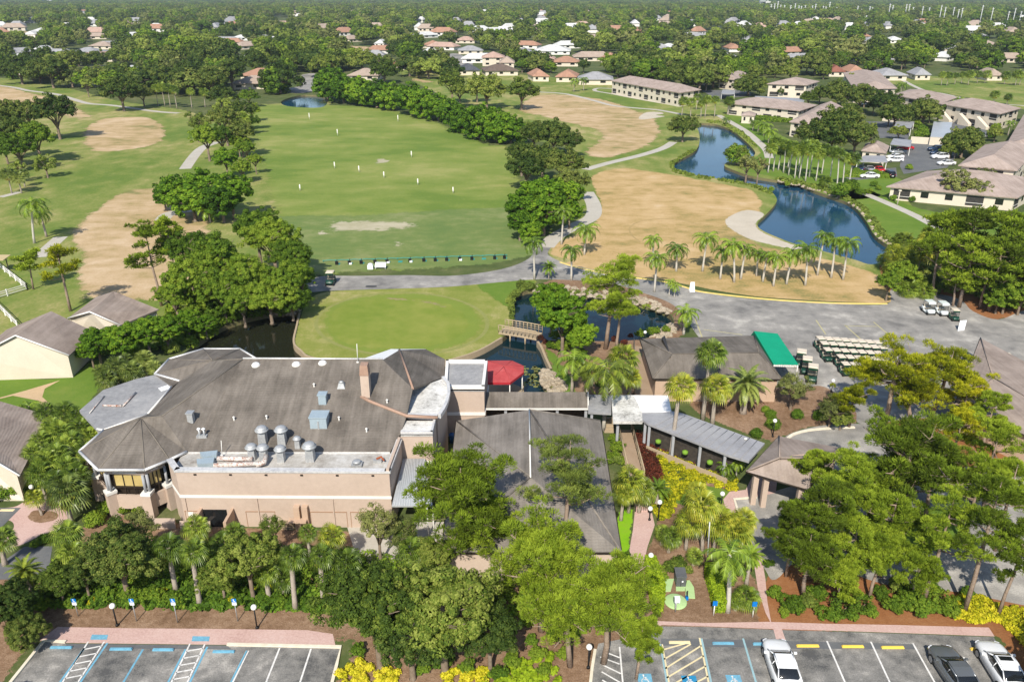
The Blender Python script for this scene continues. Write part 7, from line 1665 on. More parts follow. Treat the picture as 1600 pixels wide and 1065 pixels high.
mb = MB(); c = P(1055.5, 940); mb.lathe(c, [(.85, 0), (.85, .09), (.78, .12), (.02, .12)], 24); tag(mb.build('manhole_cover', M['lime']), 'round pale green utility cover in the mulch', 'utility cover')
p = P(1055, 955); t = thing('meter_box', 'small white utility box on a post before the round green cover', 'utility box', p)
mb = MB(); mb.tube([p, p + Vector((0, 0, 1.0))], .06, 6); mb.build('post', M['galv'], t); mb = MB(); mb.box((p.x + .05, p.y, 1.15), (.38, .3, .4)); mb.build('box', M['signwhite'], t)
p = P(1073, 936); t = thing('hydrant_pipe', 'small blue capped standpipe beside the green pads', 'standpipe', p)
mb = MB(); mb.tube([p, p + Vector((0, 0, .8))], .05, 6); mb.build('pipe', M['black'], t); mb = MB(); mb.box((p.x, p.y, .15), (.2, .2, .3)); mb.build('collar', M['signblue'], t)
p = P(1104, 893); c, _ = atY(1109, 815, p.y); mb = MB(); mb.tube([(p.x, p.y, 0), (c.x, p.y, c.z)], .05, 6); mb.lathe((p.x, p.y, 0), [(.12, 0), (.1, .2)], 8); tag(mb.build('flagpole', M['galv']), 'thin bare metal flagpole in the palm garden', 'flagpole')
p = P(1016, 884); mb = MB(); mb.tube([p, p + Vector((0, 0, .55))], .12, 8); mb.lathe(p + Vector((0, 0, .55)), [(.15, 0), (.1, .1), (.02, .14)], 8); tag(mb.build('bollard', M['frame']), 'dark red brown bollard at the hedge end', 'bollard')
p = P(826, 745); 
mb = MB(); c0, c1 = e(827, 640, 5.75), e(829, 745, 5.95); mb.tube([c0, c1], .07, 5); o = mb.build('ridge_flashing', M['white'], mid)
# lanterns under the canopy and bins
p = P(707, 690); mb = MB(); mb.lathe(p, [(.3, 0), (.34, .9), (.3, .95), (.05, 1.0)], 12); tag(mb.build('blue_bin', mat('blue_plastic', [(.02, .1, .3)], rough=.5)), 'blue bin in the gap beside the curved wall', 'bin')
p = P(438, 815); t = thing('waste_container', 'small grey brown wheeled bin by the service wall', 'bin', p)
mb = MB(); mb.box((p.x, p.y, .7), (.8, .8, 1.2), taper=1.1); mb.build('body', mat('brown_plastic', [(.2, .16, .12)], rough=.6), t); mb = MB(); mb.box((p.x, p.y, 1.34), (.95, .95, .1)); mb.build('lid', mat('tan_plastic', [(.32, .27, .2)], rough=.6), t)
for k in (-.3, .3): mb = MB(); mb.tube([(p.x + k - .06, p.y - .3, .12), (p.x + k + .06, p.y - .3, .12)], .12, 8); mb.build('wheel', M['rubber'], t)
p = P(450, 822); mb = MB(); 
for k in range(4): mb.box((p.x, p.y, .08 + k * .2), (1.3, 1.0, .05), rz=.08 * k); [mb.box((p.x + dx, p.y, .01 + k * .2), (.1, 1.0, .1), rz=.08 * k) for dx in (-.5, 0, .5)]
tag(mb.build('pallet_stack', M['wood']), 'stack of grey wooden pallets by the wheeled bin', 'pallets')
# planting wall along the service side
for q, lb in (([(282, 822), (283, 830), (330, 830), (330, 822)], 'low peach planter wall left of the service entrance'), ([(232, 818), (238, 826), (275, 826), (275, 818)], 'low peach planter wall under the glazed turret')):
    mb = MB(); mb.prism([tuple(P(x, y).xy) for x, y in q], 0, .6); tag(mb.build('planter_wall', M['peach']), lb, 'planter wall')
# ------------------------------------------------------------------ driving range
M['teal'] = mat('teal_mat', [(.03, .24, .22), (.05, .31, .28)], ((3, 1),), .9, .1)
xs = [505, 583, 655, 740, 815, 890, 955, 1040, 1110, 1180, 1260, 1335, 1405, 1475, 1535]
nth = ['first', 'second', 'third', 'fourth', 'fifth', 'sixth', 'seventh', 'eighth', 'ninth', 'tenth', 'eleventh', 'twelfth', 'thirteenth', 'fourteenth', 'fifteenth']
for i, zx in enumerate(xs):
    x = 400 + zx / 3.945; y = 250 + (641 - (zx - 505) * 36 / 1030) / 3.945; p = P(x, y); W = 6.5 * mpp(x, y)
    o = thing('hitting_mat', 'teal driving range mat, %s from the left in the line' % nth[i], 'driving range mat', (p.x, p.y, 0), group='teal mats of the driving range')
    mb = MB(); mb.box((p.x, p.y, .05), (W, W * 1.1, .06)); mb.build('mat_surface', M['teal'], o)
    if i not in (5, 12):
        mb = MB(); mb.box((p.x - W * .15, p.y - W * .5, .3), (.5, .3, .6)); mb.tube([(p.x - W * .15, p.y - W * .5, .5), (p.x + .1 - W * .15, p.y - W * .4, .95)], .05, 4); mb.build('bag_stand', M['black'], o)
    if i in (1, 4, 6, 10): mb = MB(); mb.box((p.x + W * .1, p.y - W * .55, .15), (.45, .35, .3)); mb.build('ball_tray', M['signwhite'], o)
a, b = P(505, 409.5), P(792, 400.5); mb = MB()
mb.tube([a.lerp(b, k / 30) + Vector((0, 0, .35 if k % 2 else .25)) for k in range(31)], .06, 4)
for k in range(0, 31, 2): q = a.lerp(b, k / 30); mb.tube([q, q + Vector((0, 0, .4))], .05, 4)
tag(mb.build('tee_line_rope', M['teal']), 'teal rope line stretched in front of the range mats', 'rope')
for i, (x, y, lb) in enumerate(((483.6, 187, 'white range marker farthest left'), (527.5, 212, 'white range marker with dark top, second from the far left'), (622, 190, 'white range marker farthest back right'), (643, 246, 'tall white range marker near the sandy spot'), (523, 263, 'small white range marker left of the sandy spot'), (561, 269, 'small white range marker just below the sandy spot'), (469, 298, 'white range marker nearest the left trees'), (600, 278, 'white range marker in the middle of the field'), (653, 289, 'white range marker right of the field middle'), (708, 302, 'white range marker farthest right'))):
    p = P(x, y); m_ = mpp(x, y); H = 10 * m_; mb = MB(); mb.tube([p, p + Vector((0, 0, H))], .07, 6); mb.box((p.x, p.y, H * .66), (.26, .06, H * .62)); o = mb.build('range_marker', M['white']); tag(o, lb, 'range marker', 'white distance markers on the driving range')
p = P(579, 420); mb = MB(); mb.box((p.x, p.y, .35), (.9, .7, .7)); mb.lathe((p.x, p.y, .7), [(.4, 0), (.38, .2), (.1, .3)], 10); tag(mb.build('ball_dispenser', M['signwhite']), 'white ball bin with dark shadow behind the mats', 'ball bin')
p = P(595, 420); mb = MB(); mb.slab([(p.x - .9, p.y - .5, .5), (p.x + .9, p.y - .5, .5), (p.x + .9, p.y + .5, 1.0), (p.x - .9, p.y + .5, 1.0)], .06); [mb.tube([(p.x + dx, p.y + dy, 0), (p.x + dx, p.y + dy, .6)], .05, 4) for dx in (-.8, .8) for dy in (-.4, .4)]; tag(mb.build('club_rack', M['signwhite']), 'white slanted club rack behind the mats', 'rack')
p = P(580, 447.5); mb = MB(); mb.box((p.x, p.y, .02), (1.7, .5, .05)); tag(mb.build('drain_grate', M['black']), 'dark drain grate in the cart road', 'drain')
# benches of timber at the pond, rail barrier at the lot
a, b = P(1441, 461), P(1463, 461); t = thing('timber_barrier', 'low timber rail barrier behind the two white carts', 'barrier', a)
for hh in (.4, .8, 1.15): mb = MB(); mb.slabw(a, b, hh - .12, hh, .08); mb.build('rail', M['wood'], t)
for k in (0, .33, .66, 1): q = a.lerp(b, k); mb = MB(); mb.box((q.x, q.y, .6), (.14, .14, 1.2)); mb.build('post', M['wood'], t)
p = P(1081, 455); t = thing('sandwich_board', 'white sandwich board sign on the lot edge by the small palm', 'sign', p)
for s in (-1, 1): mb = MB(); mb.slab([(p.x - .4, p.y + s * .35, 0), (p.x + .4, p.y + s * .35, 0), (p.x + .3, p.y + s * .02, 1.5), (p.x - .3, p.y + s * .02, 1.5)], .05); mb.build('panel', M['signwhite'], t)
p = P(1500, 516); t = thing('sandwich_board', 'leaning white sign board beside the lot exit', 'sign', p); mb = MB(); mb.slab([(p.x - .5, p.y - .3, .1), (p.x + .5, p.y - .1, .1), (p.x + .9, p.y + .5, 1.3), (p.x - .1, p.y + .3, 1.3)], .06); mb.build('panel', M['signwhite'], t)
mb = MB(); mb.tube([(p.x, p.y, 0), (p.x + .4, p.y + .3, 1.1)], .05, 5); mb.build('prop', M['galv'], t)
p = P(1402, 320); mb = MB(); mb.tube([p, p + Vector((0, 0, 3.0))], .12, 6); mb.box((p.x, p.y, 3.1), (.5, .5, .25)); tag(mb.build('path_lamp', M['cream']), 'cream lamp post beside the lawn path', 'lamp')
p = P(1400, 300 - 10)

# ------------------------------------------------------------------ vehicles
def loft(mb, secs, closed=True):
    """secs: list of rings (same count) -> skin"""
    n = len(secs[0]); vs = [v for s in secs for v in s]; fs = []
    for i in range(len(secs) - 1):
        for j in range(n):
            k = (j + 1) % n
            if not closed and j == n - 1: continue
            fs.append((i * n + j, i * n + k, (i + 1) * n + k, (i + 1) * n + j))
    fs.append(tuple(range(n))[::-1]); fs.append(tuple((len(secs) - 1) * n + j for j in range(n)))
    return mb.add(vs, fs, True)
def paint(name, c, metal=.2): return mat(name, [c], rough=.22, spec=.6, metal=metal)
CARP = {'white': paint('white_car_paint', (.74, .75, .76), 0), 'grey': paint('grey_car_paint', (.2, .215, .23), .5), 'silver': paint('silver_car_paint', (.5, .52, .54), .6), 'red': paint('red_car_paint', (.5, .02, .03), .1), 'darkblue': paint('dark_blue_car_paint', (.02, .045, .1), .3), 'black': paint('black_car_paint', (.015, .015, .018), .2)}
M['rim'] = mat('alloy_rim', [(.35, .36, .38)], rough=.35, metal=.8); M['lamp_r'] = mat('red_lamp_lens', [(.4, .01, .01)], rough=.2, spec=.6); M['lamp_w'] = mat('clear_lamp_lens', [(.7, .72, .75)], rough=.15, spec=.7)
def car_proto(colour, label, coupe=False, sunroof=False, suv=False):
    """sedan pointing to +Y, 4.7 m long"""
    o = thing('parked_car', label, 'car'); z0 = .02; kh = 1.18 if suv else 1.0
    S = [(-2.32, .60, .42, .78), (-2.25, .76, .30, .93), (-1.95, .88, .2, 1.0), (-1.2, .92, .18, 1.0), (-.3, .93, .18, .97), (.6, .93, .18, .95), (1.2, .92, .18, .93), (1.8, .88, .2, .86), (2.15, .78, .24, .76), (2.32, .6, .34, .62)]
    mb = MB(); R = []
    for y, w, zb, zt in S:
        zt *= kh; R.append([(-w * .86, y, zb), (-w, y, zb + .12), (-w * 1.0, y, zt - .22), (-w * .93, y, zt - .05), (-w * .72, y, zt + .015), (0, y, zt + .035), (w * .72, y, zt + .015), (w * .93, y, zt - .05), (w * 1.0, y, zt - .22), (w, y, zb + .12), (w * .86, y, zb)])
    loft(mb, R); body = mb.build('body', CARP[colour], o)
    rt = (1.4 if not coupe else 1.34) * (1.2 if suv else 1)
    G = [(-1.72, .66, .98), (-1.05, .66, rt - .06), (-.3, .67, rt), (.25, .66, rt - .03), (1.02, .7, .95)] if not suv else [(-2.1, .7, .98), (-1.75, .68, rt - .06), (-.3, .7, rt), (.3, .68, rt - .03), (1.02, .72, .97)]
    mb = MB(); R = []
    for i, (y, w, z) in enumerate(G):
        zb = .9 * kh; wb = .84 if 0 < i < 4 else .8
        R.append([(-wb, y, zb), (-w * .98, y, max(zb + .01, z - .06)), (-w * .8, y, z), (w * .8, y, z), (w * .98, y, max(zb + .01, z - .06)), (wb, y, zb)])
    loft(mb, R); mb.build('windows', M['darkglass'], o)
    mb = MB(); yr0, yr1 = (G[1][0] + .02, G[3][0] - .02); mb.slab([(-.56, yr0, rt - .035), (.56, yr0, rt - .035), (.58, -.3, rt + .03), (-.58, -.3, rt + .03)], .06); mb.slab([(-.58, -.3, rt + .03), (.58, -.3, rt + .03), (.56, yr1, rt - .005), (-.56, yr1, rt - .005)], .06)
    for s in (-1, 1): mb.tube([(s * .62, yr0, rt - .09), (s * .64, -.3, rt - .03), (s * .62, yr1, rt - .05)], .055, 5); mb.tube([(s * .62, yr0, rt - .07), (s * .76, G[0][0] + .02, .99 * kh)], .045, 5); mb.tube([(s * .62, yr1, rt - .05), (s * .78, G[4][0] + .02, .95 * kh)], .045, 5); mb.tube([(s * .7, -.35, rt - .1), (s * .86, -.35, .95 * kh)], .03, 4)
    mb.build('roof', CARP[colour], o)
    if sunroof: mb = MB(); mb.slab([(-.42, -.25, rt + .045), (.42, -.25, rt + .045), (.42, .12, rt + .04), (-.42, .12, rt + .04)], .02); mb.build('sunroof', M['darkglass'], o)
    for sx in (-1, 1):
        for y in (-1.42, 1.4):
            mb = MB(); mb.tube([(sx * .72, y, .33), (sx * .95, y, .33)], .335, 18); w = mb.build('wheel', M['rubber'], o)
            mb = MB(); mb.tube([(sx * .94, y, .33), (sx * .965, y, .33)], .22, 12); mb.build('rim', M['rim'], w)
        mb = MB(); mb.box((sx * 1.0, .72, .98 * kh), (.2, .13, .13)); mb.build('wing_mirror', CARP[colour], o)
        mb = MB(); mb.box((sx * .62, 2.15, .64 * kh), (.3, .22, .13), rz=-sx * .5); mb.build('headlight', M['lamp_w'], o)
        mb = MB(); mb.box((sx * .62, -2.22, .78 * kh), (.32, .14, .14), rz=sx * .3); mb.build('tail_light', M['lamp_r'], o)
    mb = MB(); mb.box((0, -2.3, .62), (.5, .06, .14)); mb.build('number_plate', M['signwhite'], o)
    return o
# the three cars in the right lot: front end at (px,py), pointing away from the camera
for col, fx, fy, rx, ry, kw, lb, L in (('white', 1207, 1003, 1232, 1082, {}, 'white sedan parked nose in beside the blue stall line', 4.6), ('grey', 1463, 1013, 1512, 1092, {'coupe': True}, 'grey coupe parked over a yellow wheel stop', 4.5), ('white', 1537, 1006, 1584, 1086, {'sunroof': True}, 'white car with dark sunroof parked at the right corner', 4.6)):
    o = car_proto(col, lb, **kw); a, b = P(fx, fy + 5, 0), P(rx, ry, 0); d = a - b; c = a - d.normalized() * 2.35; o.location = (c.x, c.y, 0); o.rotation_euler = (0, 0, math.atan2(-d.x, d.y))
# cars of the condo car parks (shared meshes)
protos = {}
def put_car(col, px, py, ang, lb, suv=False):
    k = (col, suv)
    if k not in protos: protos[k] = car_proto(col, lb, suv=suv); o = protos[k]
    else: o = copy_tree(protos[k]); o['label'] = lb
    o['group'] = 'cars in the condo car parks'; p = P(px, py); o.location = (p.x, p.y, 0); o.rotation_euler = (0, 0, math.radians(ang)); 
for a in (('silver', 1403, 240, 90, 'silver car nearest the red one by the carport', 0), ('red', 1414, 234, 90, 'red car half under the silver carport', 0), ('white', 1398, 248, 90, 'upper white car before the tan roofed hut', 0), ('white', 1397, 253, 90, 'lower white car before the tan roofed hut', 0), ('red', 1372, 268, 0, 'red car under the grey carport', 0), ('white', 1358, 278, 85, 'white car in the open beside the long hedge', 0), ('black', 1388, 276, 0, 'black car at the hedge end', 1), ('darkblue', 1340, 266, 0, 'dark blue car under the grey carport', 0), ('silver', 1357, 267, 0, 'silver car between the dark blue and red ones', 0), ('darkblue', 1462, 236, 90, 'dark blue car behind the white pickup', 1), ('white', 1468, 248, 90, 'white pickup sized car in the middle of the condo lot', 1), ('white', 1478, 258, 90, 'silver white hatchback nearest the single storey block', 0), ('silver', 1496, 191, 90, 'silver car left of two below the stepped condo row', 0), ('white', 1506, 192, 90, 'white car right of two below the stepped condo row', 0), ('silver', 1539, 215, 85, 'silver car by the outside stairs at the right', 0), ('silver', 1098, 134, 80, 'silver car above the right end of the long condo', 0), ('darkblue', 1466, 242, 90, 'dark blue hatchback just above the white pickup sized car', 0), ('silver', 1350, 165, 85, 'silver car between dark oaks in the upper condo lane', 0), ('black', 1528, 190, 80, 'black car under the stepped condo row balconies', 0)): put_car(*a[:5], bool(a[5]))
# golf carts
def cart_proto(body, roof, label):
    o = thing('golf_cart', label, 'golf cart')
    mb = MB(); mb.box((0, 0, 1.82), (1.06, 1.3, .07)); mb.box((0, 0, 1.87), (.94, 1.15, .05), taper=.93); mb.build('roof', M[roof], o)
    for s_ in (-1, 1): mb = MB(); mb.box((0, s_ * .66, 1.68), (1.0, .05, .24)); mb.build('roof_valance', M[body], o)
    mb = MB(); R = []
    for y, w, zb, zt in ((-1.15, .5, .35, .8), (-.95, .56, .25, .86), (-.35, .57, .25, .84), (-.3, .57, .25, .42), (.45, .57, .25, .4), (.55, .56, .25, .82), (.95, .5, .28, .74), (1.15, .36, .36, .58)):
        R.append([(-w, y, zb), (-w, y, zt - .06), (-w * .85, y, zt), (w * .85, y, zt), (w, y, zt - .06), (w, y, zb)])
    loft(mb, R); mb.build('body', M[body], o)
    mb = MB(); mb.box((0, -.28, .72), (.98, .48, .14)); mb.box((0, -.55, .95), (.98, .12, .45)); mb.build('seat', M['cartseat'], o)
    for sx in (-1, 1):
        for y, y2 in ((-.7, -.72), (.62, .5)): mb = MB(); mb.tube([(sx * .5, y, .6), (sx * .5, y2, 1.82)], .025, 5); mb.build('post', M['black'], o)
        for y in (-.78, .8): mb = MB(); mb.tube([(sx * .42, y, .23), (sx * .6, y, .23)], .23, 12); mb.build('wheel', M['rubber'], o)
        mb = MB(); mb.box((sx * .28, 1.1, .56), (.14, .06, .1)); mb.build('headlight', M['lamp_w'], o)
    mb = MB(); mb.box((0, -1.0, .72), (.9, .3, .32)); mb.build('bag_well', M['black'], o)
    mb = MB(); mb.tube([(-.22, .5, .78), (-.22, .3, 1.0)], .02, 4); mb.tube([(-.36, .28, 1.0), (-.08, .28, 1.02)], .025, 5); mb.build('steering_wheel', M['black'], o)
    mb = MB(); mb.box((0, .56, 1.3), (1.0, .02, .85)); mb.build('windscreen', M['cartglass'], o)
    return o
M['cartseat'] = mat('cart_seat_vinyl', [(.45, .4, .32)], rough=.6); M['carttan'] = mat('cart_roof_beige', [(.6, .52, .41), (.66, .58, .47)], ((2, 1),), .5, .3, space='obj'); M['cartgreen'] = mat('cart_body_green', [(.008, .05, .03)], rough=.35, spec=.5); M['cartwhite'] = mat('cart_body_white', [(.62, .66, .66)], rough=.4, spec=.5); M['cartroofw'] = mat('cart_roof_pale', [(.55, .6, .58)], rough=.5)
_m, _nt, _b, _o = new_mat('cart_windscreen'); _t = _n(_nt, 'ShaderNodeBsdfTransparent'); _x = _n(_nt, 'ShaderNodeMixShader'); _x.inputs[0].default_value = .25; _b.inputs['Base Color'].default_value = (.05, .06, .06, 1); _b.inputs['Roughness'].default_value = .1
_nt.links.new(_t.outputs[0], _x.inputs[1]); _nt.links.new(_b.outputs[0], _x.inputs[2]); _nt.links.new(_x.outputs[0], _o.inputs[0]); M['cartglass'] = _m
cg = None  ; FC = 'green golf carts parked in rows'
rows = [(524, 1277, 8, 0), (531.5, 1283, 8, 0), (541, 1288, 7, 0), (551.5, 1309, 6, 1), (562.5, 1316, 6, 1)]
rw = ['back row', 'second row from the back', 'middle row', 'second row from the front', 'front row']
for r, (y, x0, n, _) in enumerate(rows):
    for k in range(n):
        sp = 12.7 + r * .28; px, py = x0 + k * sp, y + k * .9; p = P(px, py, 1.85)
        lb = 'green golf cart, %s from left in the %s' % (nth[k], rw[r])
        if cg is None: cg = cart_proto('cartgreen', 'carttan', lb); o = cg
        else: o = copy_tree(cg); o['label'] = lb
        o['group'] = FC; o.location = (p.x + .5, p.y, 0); s = 11.3 * mpp(px, py, 1.8) / 1.1 ; s = min(s, 1.0); o.scale = (s, s, s); o.rotation_euler = (0, 0, math.pi + .04)
for x, y, lb in ((1253, 549, 'green golf cart, farthest of three beside the green awning'), (1262, 560, 'green golf cart, middle of three beside the green awning'), (1271, 572, 'green golf cart, nearest of three beside the green awning')):
    o = copy_tree(cg); o['label'] = lb; o['group'] = 'golf carts beside the awning'; p = P(x, y, 1.85); o.location = (p.x, p.y, 0); o.scale = (1.05,) * 3; o.rotation_euler = (0, 0, math.pi - .35)
cw = cart_proto('cartwhite', 'cartroofw', 'left white golf cart with pale roof by the timber barrier'); p = P(1454, 470, 1.85); cw.location = (p.x, p.y, 0); cw.rotation_euler = (0, 0, math.pi); cw['group'] = 'golf carts by the timber barrier'
o = copy_tree(cw); o['label'] = 'right white golf cart with pale roof by the timber barrier'; p = P(1475, 472, 1.85); o.location = (p.x, p.y, 0)
o = copy_tree(cg); o['label'] = 'dark green golf cart parked right of the two white ones'; p = P(1494, 480, 1.85); o.location = (p.x, p.y, 0); o['group'] = 'golf carts by the timber barrier'; o.rotation_euler = (0, 0, math.pi - .1)
o = copy_tree(cg); o['label'] = 'dark golf cart with beige roof on the cart road behind the putting green'; p = P(515.5, 426, 1.85); o.location = (p.x, p.y, 0); o['group'] = 'golf carts on the road'; o.scale = (1.1,) * 3; o.rotation_euler = (0, 0, math.pi)
# ------------------------------------------------------------------ trees of the suburb: individuals in front, one mass behind
rng = np.random.default_rng(77)
CLEAR = [  # photograph polygons kept free of suburb trees (fairways, lawns, roads)
 [(-100,118),(0,122),(40,128),(110,138),(190,158),(280,168),(330,176),(400,165),(440,148),(560,160),(900,300),(900,900),(-100,900)],
 [(492,72),(530,69),(590,72),(612,80),(560,87),(510,87)], [(-20,50),(15,47),(62,49),(82,56),(50,68),(-20,68)], [(440,118),(498,114),(500,132),(512,158),(500,170),(440,166)],
 [(500,112),(640,122),(700,130),(740,112),(860,120),(960,124),(1062,146),(1110,146),(1600,330),(1600,900),(500,900)], [(1095,150),(1180,120),(1400,118),(1600,118),(1700,400),(1100,400)],
 [(1300,70),(1440,68),(1446,78),(1400,88),(1330,84)], [(700,84),(718,82),(742,102),(700,107)], [(1560,32),(1700,32),(1700,42),(1560,40)], [(1440,112),(1700,110),(1700,200),(1440,140)], [(505,44),(550,42),(550,52),(510,54)], [(780,96),(800,96),(800,102),(780,102)], [(620,104),(700,108),(860,119),(1000,126),(1000,170),(620,130)], [(1110,112),(1180,112),(1180,150),(1110,150)], [(850,115),(960,118),(960,134),(850,132)]]
hx = np.array([(s[0], s[1], s[2]) for s in SUB] + [(q[2], q[3], 20 / mpp(q[2], q[3])) for q in HOUSES_FAR], float)
def ok_px(px, py, r):
    for i, c in enumerate(CLEAR):
        if inside([(px, py)], c)[0] and (i not in (11, 12, 13, 10) or rng.random() < .6): return False
    # keep roofs visible: nothing directly in front of a house
    dx = np.abs(hx[:, 0] - px) < hx[:, 2] * .42 + r * .4; dy = (py - hx[:, 1] > -hx[:, 2] * .12 - 1) & (py - hx[:, 1] < r * 1.05 + .4)
    return not (dx & dy).any()
pts = []; cell = {}
def far_enough(x, y, d):
    k = (int(x // 20), int(y // 20))
    for i in range(-2, 3):
        for j in range(-2, 3):
            for q in cell.get((k[0] + i, k[1] + j), ()):
                if (q[0] - x) ** 2 + (q[1] - y) ** 2 < d * d: return False
    return True
for it in range(62000):
    z = 250 + (1250 - 250) * rng.random() ** .62; x = rng.uniform(-.72, .72) * z
    if not far_enough(x, z, 8.6 + max(0, z - 500) * .006): continue
    px, py = toPx((x, z, 0)); r = 7.0 / z * FPX
    if py > 150 and px < 1080: continue
    if not ok_px(px, py, r): continue
    cell.setdefault((int(x // 20), int(z // 20)), []).append((x, z)); pts.append((x, z, px, py))
pts.sort(key=lambda t: t[1])
kinds = [('oak', 'light', 'pale yellow green oak'), ('oak', DK, 'dark olive oak'), ('oak', OK, 'mid green oak'), ('ficus', GR, 'bright green round tree'), ('oak', GR, 'fresh green broad tree'), ('airy', 'olive', 'pale olive open tree'), ('oak', DK, 'deep green domed oak')]
IND = [p for p in pts if -30 < p[2] < 1630][:230]
ids = set(map(id, IND)); MASS = [p for p in pts if id(p) not in ids]
src = {}
for i, (x, z, px, py) in enumerate(IND):
    k, m, b = kinds[int(rng.integers(0, 7))]; R = 4.2 + 5.8 * rng.random() ** 1.6; hc = rng.uniform(3.6, 7.0); v = int(rng.integers(0, 4))
    o = thing({'oak': 'oak_tree', 'ficus': 'ficus_tree', 'airy': 'slender_tree'}[k], '', 'tree', (x, z, 0), group='trees of the suburb beyond the golf course')
    t = link('trunk', PRO.setdefault(('trunk', v), mb_mesh('trunk', limb_trunk(50 + v), M['bark'])), o); t.scale = (R, R, hc); reg(t, o)
    c = link('crown', crown_mesh(k, 'lo', v, m), o); c.location = (0, 0, hc); c.scale = (R, R, R * rng.uniform(.75, 1.05)); c.rotation_euler = (0, 0, rng.uniform(0, 6.28)); reg(c, o)
    tp = toPx((x, z, hc)); TREES.append((o, b, tp[0], tp[1])); src.setdefault((k, m), c)
# far wood: one object, instanced crowns on scattered points
far = list(MASS)
P2x = [(p[0], p[1], 4.0 + 6.5 * rng.random() ** 1.6) for p in far]
for i in range(1500):        # the place goes on beyond both sides of the view
    z = rng.uniform(20, 300); x = rng.uniform(-260, 330); px, py = toPx((x, z, 0))
    if (px > 1740 or px < -140) and py > 60: P2x.append((x, z, rng.uniform(3.5, 6.5)))
for a, b, n, s in ((1250, 2200, 9000, (8, 12)), (2200, 4000, 9000, (14, 22)), (4000, 8500, 8000, (30, 46))):
    z = a + (b - a) * rng.random(n); x = rng.uniform(-.78, .78, n) * z; s_ = rng.uniform(*s, n)
    for i in range(n):
        px, py = toPx((x[i], z[i], 0))
        if z[i] < 2300 and not ok_px(px, py, 4): continue
        P2x.append((x[i], z[i], s_[i]))
W_ = np.array(P2x); me = bpy.data.meshes.new('far_wood_points'); me.vertices.add(len(W_))
hz = np.where(W_[:, 2] > 13, W_[:, 2] * .42, W_[:, 2] * .85)
me.vertices.foreach_set('co', np.column_stack([W_[:, 0], W_[:, 1], hz]).astype(np.float32).reshape(-1))
a_ = me.attributes.new('size', 'FLOAT', 'POINT'); a_.data.foreach_set('value', W_[:, 2].astype(np.float32))
a_ = me.attributes.new('zs', 'FLOAT', 'POINT'); a_.data.foreach_set('value', np.where(W_[:, 2] > 13, .42, .9).astype(np.float32))
me.update(); fo = link('far_woods', me); tag(fo, 'continuous oak woods running to the horizon', 'woods', None, 'stuff')
ng = bpy.data.node_groups.new('far_wood_scatter', 'GeometryNodeTree')
ng.interface.new_socket('Geometry', in_out='INPUT', socket_type='NodeSocketGeometry'); ng.interface.new_socket('Geometry', in_out='OUTPUT', socket_type='NodeSocketGeometry')
N = ng.nodes; gi = N.new('NodeGroupInput'); go = N.new('NodeGroupOutput'); jg = N.new('GeometryNodeJoinGeometry')
for c in list(src.values())[:7]:
    oi = N.new('GeometryNodeObjectInfo'); oi.transform_space = 'ORIGINAL'; oi.inputs['Object'].default_value = c; oi.inputs['As Instance'].default_value = True
    ng.links.new(oi.outputs['Geometry'], jg.inputs[0])
ip = N.new('GeometryNodeInstanceOnPoints'); ip.inputs['Pick Instance'].default_value = True
ri = N.new('FunctionNodeRandomValue'); ri.data_type = 'INT'; ri.inputs[4].default_value = 0; ri.inputs[5].default_value = 6
rr_ = N.new('FunctionNodeRandomValue'); rr_.data_type = 'FLOAT'; rr_.inputs[3].default_value = 6.28
cr = N.new('ShaderNodeCombineXYZ'); cs = N.new('ShaderNodeCombineXYZ')
na = N.new('GeometryNodeInputNamedAttribute'); na.data_type = 'FLOAT'; na.inputs[0].default_value = 'size'
nz = N.new('GeometryNodeInputNamedAttribute'); nz.data_type = 'FLOAT'; nz.inputs[0].default_value = 'zs'
mu = N.new('ShaderNodeMath'); mu.operation = 'MULTIPLY'
lk = ng.links.new
lk(gi.outputs[0], ip.inputs['Points']); lk(jg.outputs[0], ip.inputs['Instance']); lk(ri.outputs[2], ip.inputs['Instance Index'])
lk(rr_.outputs[1], cr.inputs[2]); lk(cr.outputs[0], ip.inputs['Rotation'])
lk(na.outputs[0], cs.inputs[0]); lk(na.outputs[0], cs.inputs[1]); lk(na.outputs[0], mu.inputs[0]); lk(nz.outputs[0], mu.inputs[1]); lk(mu.outputs[0], cs.inputs[2]); lk(cs.outputs[0], ip.inputs['Scale'])
lk(ip.outputs[0], go.inputs[0])
md = fo.modifiers.new('scatter', 'NODES'); md.node_group = ng

